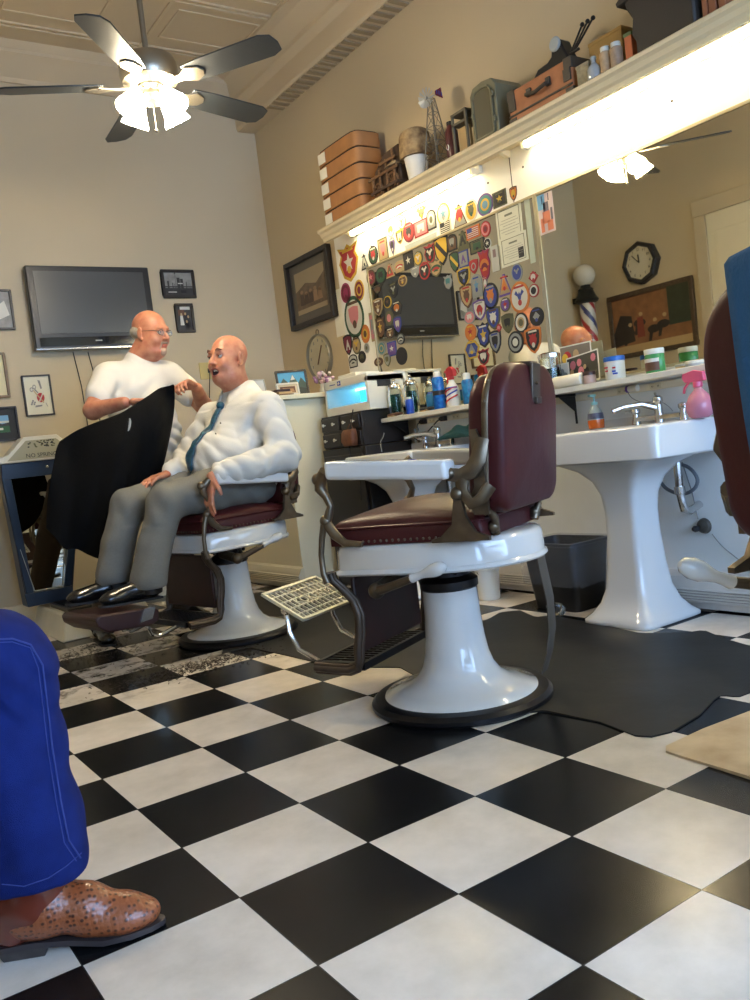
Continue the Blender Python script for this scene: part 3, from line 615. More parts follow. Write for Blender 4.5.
picture('framed_print', 'barber print with scissors, comb and red ball in a thin black frame', 'picture', 'y', (.452, YW, 1.435), .175, .262, .009, dm=[RED,TAN,GRY,LGT], mount=mat('print_paper', (216,212,190), .6), draw=d_barber)
picture('framed_photo', 'small landscape photo with blue sky in a wide black mat, below the certificate', 'picture', 'y', (.175, YW, 1.27), .265, .215, .012, mw=.042, dm=[SKY,LGT,PHD,GRN], mount=BLK, draw=lambda P, r: (P(bx_(-1,.1,1,.35), 2, 1), P([(-1,-.2),(1,-.3),(1,.15),(.5,.0),(0,.2),(-.4,.05),(-1,.2)], 3, 2), P(bx_(-1,-1,1,-.2), 4, 2), P(bx_(-.9,-.7,.5,-.45), 2, 3)))
# television
def tv():
    a = ony(24,265,YW-.09); b = ony(148,268,YW-.09); c = ony(33,350,YW-.09); x0, x1, z1, z0 = a[0], b[0], a[2], c[2]
    t = thing('television', 'black flat television hanging on the back wall', 'television', ((x0+x1)/2, YW, z0)); y = YW-.09
    MB().box((x0,y,z0),(x1,y+.055,z1)).build('housing', mat('tv_shell', (34,34,36), .35), t, bevel=.008)
    MB().box((x0+.045,y-.003,z0+.10),(x1-.045,y+.002,z1-.035)).build('screen', mat('tv_screen', (70,72,74), .28, spec=.6), t, bevel=.001)
    MB().box((x0+.03,y-.004,z0+.02),(x1-.03,y+.001,z0+.075)).build('speaker_strip', mat('tv_gloss', (22,22,24), .08, coat=1), t, bevel=.003)
    MB().box((x0,y-.004,z0-.004),(x1,y+.01,z0+.008)).build('chrome_lip', CHROME, t, bevel=.002)
    MB().box((x0+.25,y+.05,z0+.15),(x1-.25,YW,z1-.15)).build('wall_mount', BLACK, t)
    k = MB(); k.box(((x0+x1)/2-.022, y-.005, z0+.044), ((x0+x1)/2+.022, y-.004, z0+.052)); k.build('badge', SIL, t)
tv()
for u0, v0, u1, v1 in ((73,352,87,420),(88,352,96,392)):
    a = ony(u0,v0,YW-.012); b = ony(u1,v1,YW-.012)
    m = MB(); m.tube([Vector(a),(Vector(a)+Vector(b))/2+Vector((.01,0,0)),Vector(b),(b[0],YW-.012,.3 if u0 < 80 else .9)], .0035, 6)
    solo('cable', m, BLACK, 'long thin black cable hanging below the television' if u0 < 80 else 'shorter thin black cable right of the long one, below the television', 'cable')
# brass switch plate with a wire
p = ony(206,371,YW); s_ = thing('wall_outlet', 'yellowed outlet plate with a plugged wire, left of the seated man', 'outlet', (p[0],YW,p[2]-.06))
MB().box((p[0]-.05,YW-.008,p[2]-.06),(p[0]+.05,YW,p[2]+.06)).build('plate', mat('old_plate', (196,176,112), .5), s_, bevel=.002)
m = MB().box((p[0]+.01,YW-.03,p[2]-.015),(p[0]+.035,YW-.008,p[2]+.015)); m.tube([(p[0]+.02,YW-.02,p[2]-.01),(p[0]-.01,YW-.02,p[2]-.2),(p[0]-.04,YW-.02,p[2]-.45)], .003, 6); m.build('plug_wire', BLACK, s_)
# picture on the right wall, above the thermometer
def d_old(P, r):
    P(bx_(-1,-.75,1,1), 1); P([(-1,.1),(-.3,.4),(.4,.2),(1,.6),(1,1),(-1,1)], 2, 2)
    for x in (-.6,-.3,0,.3,.6): P(circ(x,-.05+.1*math.sin(9*x),.1,.09), 3, 3); P([(x-.16,-.6),(x+.16,-.6),(x+.1,-.1),(x-.1,-.1)], 4 if x < .1 else 3, 3)
    P(bx_(-1,-1,1,-.78), 2, 2)
picture('framed_print', 'large old sepia group print in a deep dark frame, left of the patches', 'picture', 'x', (XW, 3.665, 2.00), .60, .485, .035, fm=FRD, depth=.045, mw=.06, mount=mat('mount_grey', (92,86,76), .6), dm=[mat('sepia1',(112,94,74),.6,noise=.4,nscale=20),mat('sepia2',(150,134,106),.6),mat('sepia3',(140,112,86),.6),mat('sepia4',(74,60,50),.6)], draw=d_old)
pn = MB(); pn.box((XW-.004,3.30,1.62),(XW-.001,3.42,1.93)); solo('paper_note', pn, PAPER, 'blank pale sheet taped beside the patches, right of the dark frame', 'paper')
# dial thermometer on the right wall
tc_ = Vector((XW, 3.66, 1.525)); th = thing('dial_thermometer', 'large round dial thermometer with a pale worn face, on the right wall', 'thermometer', tc_-Vector((0,0,.16)))
MB().lathe([(.152,0),(.16,.005),(.16,.03),(.154,.036),(.148,.03),(.147,.012)], tc_, (-1,0,0), 48).build('rim', mat('dial_rim', (150,146,132), .35, metal=.7), th, angle=40)
d = MB(); d.lathe([(.148,.010),(.148,.014),(0,.0141)], tc_, (-1,0,0), 40, mi=0)
for k in range(12):
    a = k*math.pi/6; r_ = .118; p = tc_+Vector((-.015, -r_*math.sin(a), r_*math.cos(a))); d.box((p.x-.001,p.y-.006,p.z-.010),(p.x,p.y+.006,p.z+.010), mi=1)
d.tube([tc_+Vector((-.018,.03,-.05)), tc_+Vector((-.018,-.045,.075))], .004, 6, mi=2); d.build('dial_face', [mat('dial_paper',(186,176,146),.5,noise=.12,nscale=14),GRY,BRN], th)
MB().tube([tc_+Vector((-.01,.02*math.sin(a),.172+.02*math.cos(a))) for a in [2*math.pi*k/10 for k in range(11)]], .003, 6).build('hanging_ring', BRONZE, th)
# things seen in the mirror, on the left wall
cc = Vector((XO, 3.49, 2.215)); ck = thing('wall_clock', 'octagonal black wall clock seen in the mirror, on the opposite wall', 'clock', cc-Vector((0,0,.19)))
MB().lathe([(.19,0),(.195,.06),(.185,.075),(.158,.075),(.150,.058)], cc, (1,0,0), 8).build('clock_case', mat('clock_case',(38,34,32),.5), ck, flat=True)
d = MB(); d.lathe([(.165,.05),(.165,.058),(0,.0581)], cc, (1,0,0), 32, mi=0)
for k in range(12):
    a = k*math.pi/6; p = cc+Vector((.062, .118*math.sin(a), .118*math.cos(a))); d.text(str(k or 12), .036, p, (0,1,0), (0,0,1), .001, mi=1)
f_ = d.build('clock_face', [mat('clock_paper',(206,200,180),.5),BLK], ck)
hd = MB()
for a, l, w in ((.05,.075,.006),(.75,.105,.004)): hd.tube([cc+Vector((.066,0,0)), cc+Vector((.066, l*math.sin(a), l*math.cos(a)))], w, 6)
hd.build('clock_hands', BLK, ck)
def d_west(P, r):
    P(bx_(-1,-1,1,.95), 1); P(bx_(.45,-.3,1,1), 2, 2); P([(-1,-.2),(-.8,.4),(-.5,.3),(-.45,-.6),(-1,-.7)], 3, 2)
    for x, y in ((-.3,.0),(.05,-.3),(.3,-.2),(-.6,-.3)): P(circ(x,y,.16,.14), 3, 3); P(circ(x+.05,y+.3,.05,.07), 4, 4); P([(x-.15,y-.4),(x-.08,y-.4),(x,y),(x-.1,y)], 3, 4)
    P(bx_(-1,-1,1,-.72), 4, 3); P([(-.35,.2),(-.2,.2),(-.18,-.5),(-.38,-.5)], 5, 5)
picture('framed_painting', 'brown western street painting seen in the mirror, under the clock', 'picture', 'l', (XO, 3.46, 1.69), .93, .60, .04, fm=FRB, depth=.03, mount=BRN, dm=[mat('paint_ochre',(150,104,66),.6,noise=.3,nscale=12),mat('paint_green',(60,66,48),.6,noise=.3,nscale=8),mat('paint_dk',(52,44,38),.6),TAN,C_('dull_red',(130,60,44))], draw=lambda P, r: d_west(lambda poly, mi, lv=1: P([(-x, y) for x, y in poly][::-1], mi, lv), r))
bp = Vector((XO+.14, YW-.15, 1.35)); pl = thing('barber_pole', 'striped barber pole with a white globe, seen in the mirror corner', 'barber pole', bp)
stm = MB(); n = 48; rows = 40; vs = []; fs = []; mi = []
for j in range(rows+1):
    for k in range(n): a = 2*math.pi*k/n; vs.append((bp.x+.072*math.cos(a), bp.y+.072*math.sin(a), bp.z+.14+.48*j/rows))
for j in range(rows):
    for k in range(n):
        a = j*n+k; b = j*n+(k+1) % n; s0 = ((k/n*2 - j/rows*1.5) % 1.0); stm.add([], [], None); fs.append((a, b, b+n, a+n)); mi.append(1 if s0 < .22 else (2 if .5 < s0 < .72 else 0))
stm.add(vs, fs); stm.m = mi; stm.build('striped_cylinder', [mat('pole_white',(214,208,194),.3),mat('pole_red',(168,46,44),.3),mat('pole_blue',(50,56,110),.3)], pl)
CAPM = mat('cast_cap', (46,48,46), .45, metal=.6)
MB().lathe([(.05,.0),(.09,.02),(.095,.05),(.08,.08),(.075,.14),(.07,.14)], bp, n=24).build('lower_cap', CAPM, pl)
MB().lathe([(.072,.615),(.105,.63),(.115,.65),(.10,.67),(.085,.70),(.07,.74),(.075,.75),(.05,.77),(.045,.79),(.05,.80)], bp, n=24).build('upper_cap', CAPM, pl)
MB().sph(bp+Vector((0,0,.885)), .105, 28, m=18).build('glass_globe', mat('milk_glass',(206,200,186),.2), pl)
MB().box((bp.x-.03,bp.y,bp.z+.06),(bp.x+.03,YW,bp.z+.12)).box((bp.x-.03,bp.y,bp.z+.64),(bp.x+.03,YW,bp.z+.69)).build('wall_bracket', CAPM, pl)

# ================================================================== FLOOR THINGS
def mat_sheet(name, label, near, far, m, th=.004, wave=.006, seed=0, cat='mat'):
    def pol(pts, s):
        L_ = [0]
        for i in range(1, len(pts)): L_.append(L_[-1]+(pts[i]-pts[i-1]).length)
        q = s*L_[-1]
        for i in range(1, len(pts)):
            if q <= L_[i] or i == len(pts)-1: return pts[i-1].lerp(pts[i], (q-L_[i-1])/max(1e-9, L_[i]-L_[i-1]))
    A = [Vector(onz(u, v, 0)) for u, v in near]; B = [Vector(onz(u, v, 0)) for u, v in far]
    mb = MB()
    def fn(s, t):
        p = pol(A, s).lerp(pol(B, s), t); p.z = th + wave*max(0, math.sin(7*p.x+seed+3*p.y)*math.sin(5*p.y+seed))*(.4+.6*abs(2*t-1))
        return p
    N1, N2 = 60, 24; mb.grid(fn, N1, N2)
    n0 = len(mb.v); mb.v += [(v[0], v[1], .0005) for v in mb.v[:n0]]
    ed = [i for i in range(N1+1)]+[(j+1)*(N1+1)-1 for j in range(1, N2+1)]+[N2*(N1+1)+i for i in range(N1-1, -1, -1)]+[j*(N1+1) for j in range(N2-1, 0, -1)]
    for k in range(len(ed)): a = ed[k]; b = ed[(k+1) % len(ed)]; mb.f.append((a, n0+a, n0+b, b)); mb.m.append(0)
    return solo(name, mb, m, label, cat, angle=60)
mat_sheet('floor_mat', 'black rubber mat with a wavy edge, right of the empty chair', [(500,716),(545,712),(600,723),(636,737),(652,738),(672,733),(700,716),(715,700),(722,696),(738,698),(760,690),(800,676)], [(452,632),(488,620),(500,613),(520,611),(536,618),(550,616),(596,624),(640,634),(672,634),(690,634),(704,632),(722,640),(750,647),(810,655)], RUBBER)
mat_sheet('floor_mat', 'dark floor mat between the two barber chairs', [(222,654),(250,648),(282,655),(312,662),(350,668),(400,668),(440,690)], [(238,600),(262,592),(300,598),(345,604),(380,612),(420,622),(450,632)], mat('mat_dark',(30,28,27),.6,noise=.4,nscale=10), seed=2)
mat_sheet('floor_mat', 'tan rounded floor mat at the right edge of the photo', [(666,753),(700,764),(750,780),(830,806)], [(666,748),(703,731),(750,713),(840,684)], mat('tan_mat',(206,184,150),.6,noise=.15,nscale=9,c2=(176,150,116)), wave=.003, th=.006, seed=1)
# waste bin with clear bag
wb = thing('waste_bin', 'black waste bin with a clear plastic bag, left of the near sink pedestal', 'waste bin', (1.99,1.26,0))
b = MB(); 
def rrect(cx, cy, hx, hy, z, r=.03, n=4):
    o = []
    for sx, sy, a0 in ((1,1,0),(-1,1,90),(-1,-1,180),(1,-1,270)):
        for k in range(n+1): a = R(a0+90*k/n); o.append((cx+sx*(hx-r)+r*math.cos(a), cy+sy*(hy-r)+r*math.sin(a), z))
    return o
def loft(mb, rings, mi=None, caps=(True, True)):
    n = len(rings[0]); vs = [p for r_ in rings for p in r_]; fs = []
    for i in range(len(rings)-1):
        for k in range(n): a = i*n+k; c = i*n+(k+1) % n; fs.append((a, c, c+n, a+n))
    if caps[0]: fs.append(tuple(range(n)))
    if caps[1]: fs.append(tuple((len(rings)-1)*n+k for k in range(n)))
    return mb.add(vs, fs, mi)
loft(b, [rrect(1.99,1.26,.10,.135,0), rrect(1.99,1.26,.125,.165,.30), rrect(1.99,1.26,.132,.172,.302), rrect(1.99,1.26,.132,.172,.315), rrect(1.99,1.26,.12,.16,.315), rrect(1.99,1.26,.095,.13,.01)]); b.build('bin_body', BLACK, wb)
g = MB(); 
def wob(ring, s, amp): return [(1.99+(p[0]-1.99)*(1+amp*math.sin(7*i+s)), 1.26+(p[1]-1.26)*(1+amp*math.sin(5*i+2*s)), p[2]+.006*math.sin(3*i+s)) for i, p in enumerate(ring)]
BAG = mat('clear_bag', (165,170,180), .06, alpha=.16, spec=1.0)
loft(g, [wob(rrect(1.99,1.26,.13,.17,.12,n=6),1,.03), wob(rrect(1.99,1.26,.137,.178,.18,n=6),2,.035), wob(rrect(1.99,1.26,.139,.18,.26,n=6),3,.02), rrect(1.99,1.26,.138,.178,.322,n=6), rrect(1.99,1.26,.115,.155,.318,n=6), wob(rrect(1.99,1.26,.10,.14,.22,n=6),4,.03)], caps=(False, False)); g.build('bin_bag', BAG, wb, angle=20)
p = Vector((1.80,1.17,0)); gb = thing('glass_bottle', 'small clear glass bottle lying on the floor, beside the waste bin', 'bottle', p)
MB().lathe([(.01,0),(.026,.004),(.03,.015),(.03,.06),(.024,.075),(.012,.09),(.012,.10)], p+Vector((-.01,-.04,.032)), (.35,.9,0), 20).build('bottle_body', GLASS, gb)
MB().cyl(p+Vector((.026,.054,.032)), p+Vector((.034,.075,.032)), .014).build('bottle_cap', SIL, gb)
bk = thing('bucket', 'small white plastic bucket on the floor behind the empty chair', 'bucket', (1.95,1.78,0))
MB().lathe([(.052,0),(.056,.004),(.062,.15),(.066,.152),(.066,.162),(.059,.162),(.052,.01)], (1.95,1.78,0), n=32).build('bucket_body', WHITEP, bk)
MB().tube([(1.95+.066*math.cos(a),1.78+.066*math.sin(a)*.3-.03*math.sin(a),.15-.03*math.sin(a)) for a in [math.pi*k/12 for k in range(13)]], .002, 6).build('bucket_handle', CHROME, bk)
# penny scale
SCY = 3.86
sc = thing('penny_scale', 'antique blue mirror scale with white crest and platform, behind the black cape', 'scale', (.30,SCY-.1,0))
BLUEP = mat('scale_blue', (20,38,62), .35, noise=.2, nscale=8); SW = mat('scale_enamel', (212,208,190), .35, noise=.1, nscale=12)
def X3(u, v): q = ony(u, v, SCY-.09); return (q[0], q[2])
tl = X3(1,466); bl = X3(27,609); zt_, zb_ = 1.005, .155
xl0, xl1 = X3(28,606)[0], tl[0]; xr0 = X3(73,596)[0]; xr1 = xr0+.17
def trap(x0b, x1b, x0t, x1t, z0, z1): return [(x0b,z0),(x1b,z0),(x1t,z1),(x0t,z1)]
body = MB(); body.prism(trap(xl0,xr0,xl1,xr1,zb_,zt_), (0,SCY-.07,0), (1,0,0), (0,0,1), (0,.13,0)); body.build('scale_body', BLUEP, sc, bevel=.004)
fr = MB(); y = SCY-.09
def bar4(a, b, c, d): fr.prism([a,b,c,d], (0,y,0), (1,0,0), (0,0,1), (0,.02,0))
w = .045
bar4((xl0,zb_),(xr0,zb_),(xr0+.01,zb_+.08),(xl0-.01,zb_+.08)); bar4((xl1,zt_-.09),(xr1,zt_-.09),(xr1,zt_),(xl1,zt_)); bar4((xl0,zb_+.08),(xl0+w,zb_+.08),(xl1+w,zt_-.09),(xl1,zt_-.09)); bar4((xr0-w,zb_+.08),(xr0,zb_+.08),(xr1,zt_-.09),(xr1-w,zt_-.09))
fr.build('mirror_frame', BLUEP, sc, bevel=.004)
g = MB(); g.prism([(xl0+w,zb_+.08),(xr0-w,zb_+.08),(xr1-w,zt_-.09),(xl1+w,zt_-.09)], (0,y+.008,0), (1,0,0), (0,0,1), (0,.004,0)); g.build('scale_mirror', MIRROR, sc, flat=True)
g = MB(); P4 = [Vector((xl0+w+.004,y+.002,zb_+.088)),Vector((xr0-w-.004,y+.002,zb_+.088)),Vector((xr0-w+.045,y+.002,.50)),Vector((xl0+w-.042,y+.002,.50))]
g.tube(P4[:2], .003, 6); g.tube([P4[1],P4[2]], .003, 6); g.tube([P4[0],P4[3]], .003, 6); g.build('mirror_edging', SIL, sc)
MB().sph(((xl1+xr1)/2+.02,y-.004,zt_-.04), .010, 10).build('coin_slot', CHROME, sc)
xc = (xl1+xr1)/2; cw = (xr1-xl1)/2+.02
cr_ = MB(); cr_.prism([(-cw,0),(cw,0),(cw,.035),(cw*.75,.05),(cw*.38,.145),(-cw*.38,.145),(-cw*.75,.05),(-cw,.035)], (xc,SCY-.12,zt_), (1,0,0), (0,0,1), (0,.16,0)); K = cr_.build('scale_crest', SW, sc, bevel=.006)
ins = MB(); ins.prism([(-cw*.8,.012),(cw*.8,.012),(cw*.68,.04),(cw*.34,.122),(-cw*.34,.122),(-cw*.68,.04)], (xc,SCY-.122,zt_), (1,0,0), (0,0,1), (0,-.002,0), mi=0)
ins.text('NO SPRINGS', .034, (xc,SCY-.125,zt_+.032), (1,0,0), (0,0,1), .001, mi=1)
random.seed(3)
for k in range(46):
    x = random.uniform(-.30,.30)*cw; z = random.uniform(.08,.116); ins.sph((xc+x,SCY-.124,zt_+z), (.006,.0015,.004), 6, mi=random.choice((1,2)), m=4)
ins.build('crest_ornament', [mat('crest_field',(150,146,120),.5),BLK,OLV], K)
# platform base
pb = MB(); x0, x1, y0, y1 = .16, .70, 3.22, 3.93
loft(pb, [[(x0,y0,0),(x1,y0,0),(x1,y1,0),(x0,y1,0)], [(x0+.015,y0+.01,.03),(x1-.015,y0+.01,.03),(x1-.015,y1,.03),(x0+.015,y1,.03)], [(x0+.04,y0+.06,.125),(x1-.04,y0+.06,.125),(x1-.04,y1,.125),(x0+.04,y1,.125)], [(x0+.05,y0+.08,.135),(x1-.05,y0+.08,.135),(x1-.05,y1,.135),(x0+.05,y1,.135)]])
pb.build('scale_base', SW, sc, bevel=.008)
pf = MB().box((x0+.08,y0+.12,.135),(x1-.08,y1-.18,.158)); pq = pf.build('weighing_plate', BLACK, sc, bevel=.004)
rb = MB()
for k in range(9): rb.box((x0+.10,y0+.16+k*.045,.158),(x1-.10,y0+.172+k*.045,.162))
rb.build('tread_ribs', DARKM, pq)
# ------------------------------------------------------------------ chest of drawers at the end of the counter
CH = mat('chest_black', (34,28,26), .45, noise=.3, nscale=12)
cd = thing('drawer_chest', 'small black drawer chest with white knobs under the blue-lit box', 'drawers', (2.06,2.92,.86))
MB().box((1.90,2.69,.865),(2.228,3.15,1.07)).build('chest_body', CH, cd, bevel=.004)
for z in (.875,.975):
    for y0, y1 in ((2.705,2.905),(2.93,3.14)):
        d = MB().box((1.888,y0,z),(1.90,y1,z+.082)).build('drawer', CH, cd, bevel=.004)
        for yy in (y0+.05, y1-.05): MB().lathe([(.004,0),(.004,.008),(.010,.014),(.010,.02),(0,.024)], (1.888,yy,z+.042), (-1,0,0), 12).build('knob', LGT, d)
lc = thing('base_cabinet', 'tall black cabinet with a brass latch under the drawer chest', 'cabinet', (2.06,2.91,0))
MB().box((1.885,2.66,.0),(2.228,3.155,.862)).build('cabinet_body', CH, lc, bevel=.004)
MB().box((1.872,2.69,.06),(1.885,3.13,.82)).build('cabinet_door', CH, lc, bevel=.004)
m = MB().box((1.866,3.0,.72),(1.873,3.03,.80)); m.sph((1.862,3.015,.75), .012, 8); m.build('latch', BRONZE, lc)
# sterilizer cabinet, lit blue inside
sz0 = 1.0702
uv = thing('towel_sterilizer', 'cream sterilizer box with a glowing blue window, on the drawer chest', 'sterilizer', (2.05,2.86,sz0))
CRM = mat('steril_case', (216,212,196), .4)
b = MB(); b.box((1.93,2.63,sz0+.035),(2.215,3.12,sz0+.05)); b.box((1.93,2.63,sz0),(2.215,3.12,sz0+.035)); b.box((1.93,2.63,sz0+.165),(2.215,3.12,sz0+.215)); b.box((1.93,2.63,sz0+.035),(2.215,2.655,sz0+.2)); b.box((1.93,3.10,sz0+.035),(2.215,3.12,sz0+.2)); b.box((2.19,2.63,sz0+.03),(2.215,3.12,sz0+.2)); b.build('case', CRM, uv, bevel=.003)
b = MB().box((2.183,2.656,sz0+.05),(2.189,3.099,sz0+.165)); b.build('glowing_interior', mat('uv_glow', (60,180,230), .5, emit=(20,165,235), es=1.6), uv, flat=True)
MB().cyl((2.15,2.67,sz0+.155),(2.15,3.09,sz0+.155), .007).build('glowing_tube', mat('uv_tube', (150,210,255), .5, emit=(120,205,255), es=6), uv)
MB().box((1.931,2.656,sz0+.05),(1.934,3.10,sz0+.165)).build('glass_window', mat('window_tint', (150,200,225), .03, alpha=.18), uv, flat=True)
b = MB(); b.box((1.927,2.92,sz0+.178),(1.9305,2.955,sz0+.205), mi=0); b.box((1.9262,2.934,sz0+.182),(1.9272,2.941,sz0+.201), mi=1); b.box((1.9262,2.926,sz0+.1885),(1.9272,2.949,sz0+.1945), mi=1)
b.box((1.9285,2.985,sz0+.188),(1.9301,3.05,sz0+.193), mi=0); b.build('front_badge', [BLU,LGT], uv, flat=True)
MB().box((2.0,2.6285,sz0+.13),(2.10,2.6305,sz0+.17)).build('side_vent', BLK, uv)
sb = MB().box((1.98,2.82,sz0+.2155),(2.16,3.02,sz0+.245)); solo('white_box', sb, CRM, 'low cream box lying on top of the sterilizer', 'box', bevel=.004)
# ------------------------------------------------------------------ things on the closet top
def lean_frame(name, label, x, y, w, h, fm, draw, dm, mount, fw=.014, lean=12, turn=0, mw=0):
    """picture standing on the closet, leaning back, facing -y"""
    t = thing(name, label, 'picture', (x,y,ZB), 0)
    q = Matrix.Rotation(R(turn), 3, 'Z') @ Matrix.Rotation(R(lean), 3, 'X').inverted(); ux = q@Vector((1,0,0)); uy = q@Vector((0,0,1)); n = q@Vector((0,-1,0)); o = Vector((x,y,ZB+.002)); hw = w/2
    f = MB()
    for a, b in (((-hw,h-fw),(hw,h)), ((-hw,0),(hw,fw)), ((-hw,fw),(-hw+fw,h-fw)), ((hw-fw,fw),(hw,h-fw))): f.prism([a,(b[0],a[1]),b,(a[0],b[1])], o, ux, uy, n*.014)
    f.prism([(-.02,.01),(.02,.01),(.01,h*.7),(-.01,h*.7)], o, ux, uy, -n*.003); f.build('frame', fm, t, bevel=.002)
    p = MB(); iw, ih = hw-fw, (h-2*fw)/2; z0 = o+uy*h/2
    p.prism([(-iw,-ih),(iw,-ih),(iw,ih),(-iw,ih)], z0, ux, uy, n*.006, 0)
    if draw: draw(lambda poly, mi, lv=1: p.prism([(a*(iw-mw), b*(ih-mw)) for a, b in poly], z0+n*(.006+.0008*(lv-1)), ux, uy, n*.0008, mi), 1)
    p.build('picture', [mount]+dm, t, flat=True); return t
def d_peaks(P, r):
    P([(-1,-1),(1,-1),(1,0),(.7,.5),(.45,0),(.1,.8),(-.25,.05),(-.6,.5),(-1,-.1)], 1, 1); P([(-.1,.3),(.1,.75),(.25,.35)], 2, 2); P([(-1,-1),(1,-1),(1,-.5),(0,-.2),(-.5,-.5),(-1,-.35)], 3, 2); P(circ(.1,-.35,.18,.22), 4, 3)
lean_frame('framed_photo', 'dark framed photo of blue water and trees, standing on the closet top', 1.885, 3.43, .215, .185, FRD, d_peaks, [mat('pk1',(58,78,66),.5),LGT,mat('pk3',(46,52,44),.5),TAN], mat('pk0',(70,150,190),.5), turn=-12)
lean_frame('framed_photo', 'low pale photo frame in front of the blue framed photo', 1.77, 3.30, .15, .085, LGT, lambda P, r: (P(bx_(-.8,-.7,.8,.6), 1, 1), P([(-.7,-.6),(.7,-.6),(.6,.1),(-.5,.3)], 2, 2)), [BRN,mat('pk5',(150,112,70),.5)], mat('pk6',(196,180,150),.6), fw=.010, turn=-8)
lean_frame('certificate_stand', 'white card with blue edging standing behind the seated man', 1.70, 3.62, .17, .155, LGT, lambda P, r: (P([(-.5,-.2),(0,.3),(.5,-.1),(.2,-.5)], 1, 1), P([(.3,-1),(1,-1),(1,-.2)], 2, 2)), [GRY,BLU], mat('pk7',(214,214,212),.6), fw=.005)
for k in range(3):
    b = MB().box((1.70-.01*k,3.28,ZB+.0005+.016*k),(1.80-.012*k,3.38,ZB+.0155+.016*k)); solo('book', b, [BRN,TAN,MARDK][k], ['brown book, lowest of the stack beside the pale photo frame','tan book in the middle of the stack beside the pale photo frame','dark red book, topmost of the stack beside the pale photo frame'][k], 'book', group='books on the closet top', bevel=.002)
fv = thing('dried_flowers', 'small bunch of pale pink dried flowers on the closet top', 'flowers', (2.10,3.40,ZB))
m = MB().lathe([(.025,0),(.032,.03),(.024,.06),(.028,.075)], (2.10,3.40,ZB), n=16); m.build('vase', LGT, fv)
random.seed(5); m = MB(); l = MB()
for k in range(26):
    a = random.uniform(0, 6.28); r_ = random.uniform(.01,.075); h = random.uniform(.09,.15); q = Vector((2.10+r_*math.cos(a), 3.40+r_*math.sin(a)*.8, ZB+h)); m.sph(q, random.uniform(.010,.018), 8, mi=k % 3, m=6); l.tube([(2.10,3.40,ZB+.06), q], .0015, 5)
m.build('blooms', [C_('bloom1',(206,170,176)),C_('bloom2',(150,110,140)),C_('bloom3',(214,206,196))], fv); l.build('stems', OLV, fv)

# hair clippings swept around the far chair
random.seed(11); hcl = MB()
for k in range(1000):
    if k % 3: cx_, cy_ = random.gauss(.42,.17), random.gauss(1.93,.06)
    else: cx_, cy_ = random.gauss(.16,.16), random.gauss(2.75,.16)
    if k % 7 == 0: cx_, cy_ = random.uniform(-.1,.9), random.uniform(1.75,2.7)
    if (cx_-.80)**2+(cy_-2.36)**2 < .31**2: continue
    a = random.uniform(0,6.28); L_ = random.uniform(.004,.014); q0 = Vector((cx_,cy_,.0015)); q1 = q0+Vector((L_*math.cos(a),L_*math.sin(a),random.uniform(.001,.006))); q2 = q1+Vector((L_*.7*math.cos(a+.9),L_*.7*math.sin(a+.9),-.002))
    hcl.tube([q0,q1,q2], random.uniform(.0007,.0018), 4)
tag(hcl.build('hair_clippings', mat('cut_hair',(48,38,30),.9), None), 'dark hair clippings scattered on the floor around the far chair', 'hair clippings', kind='stuff')
# ================================================================== CEILING FAN
FC = Vector((0.62, 2.12, 0)); FZ = 2.62
fan = thing('ceiling_fan', 'brushed-metal ceiling fan with dark blades and lit frosted shades', 'ceiling fan', (FC.x, FC.y, 2.36))
NICK = mat('brushed_nickel', (150,142,128), .3, metal=.9)
MB().cyl((FC.x,FC.y,2.68), (FC.x,FC.y,ZC-.03), .013).lathe([(.065,0),(.06,.03),(.03,.06),(.013,.065)][::-1] and [(.013,-.065),(.03,-.06),(.06,-.03),(.065,0)], (FC.x,FC.y,ZC-.001), n=24).build('down_rod', NICK, fan)
MB().lathe([(.03,-.02),(.075,-.015),(.12,.0),(.128,.02),(.128,.07),(.115,.10),(.06,.115),(.03,.12),(.02,.13)], (FC.x,FC.y,2.565), n=48).build('motor_housing', NICK, fan, angle=40)
MB().lathe([(.02,-.11),(.045,-.10),(.05,-.07),(.04,-.05),(.06,-.035),(.062,-.015),(.04,0)], (FC.x,FC.y,2.575), n=32).build('switch_housing', NICK, fan)
BLADE = mat('fan_blade', (46,50,54), .4, noise=.2, nscale=10, stretch=(1,8,1))
tips = [(283,46),(268,110),(0,103),(42,24),(112,140)]
A0 = math.atan2(onz(268,108,2.60)[1]-FC.y, onz(268,108,2.60)[0]-FC.x)
for k in range(5):
    a = A0+k*2*math.pi/5; ca, sa = math.cos(a), math.sin(a)
    M4 = Matrix.Translation((FC.x,FC.y,2.545)) @ Matrix.Rotation(a, 4, 'Z') @ Matrix.Rotation(R(-12), 4, 'X')
    b = MB(); b.M = M4; b.prism([(.20,-.055),(.30,-.066),(.60,-.07),(.645,-.05),(.655,0),(.645,.05),(.60,.07),(.30,.066),(.20,.055)], (0,0,0), (1,0,0), (0,1,0), (0,0,.007))
    B = b.build('fan_blade', BLADE, fan, bevel=.002)
    h = MB(); h.M = M4; h.prism([(.09,-.015),(.17,-.02),(.22,-.05),(.27,-.03),(.285,0),(.27,.03),(.22,.05),(.17,.02),(.09,.015)], (0,0,-.008), (1,0,0), (0,1,0), (0,0,.007)); h.build('blade_bracket', NICK, B, bevel=.002)
SHADE = mat('lit_shade', (255,250,235), .4, emit=(255,236,200), es=BULB_E)
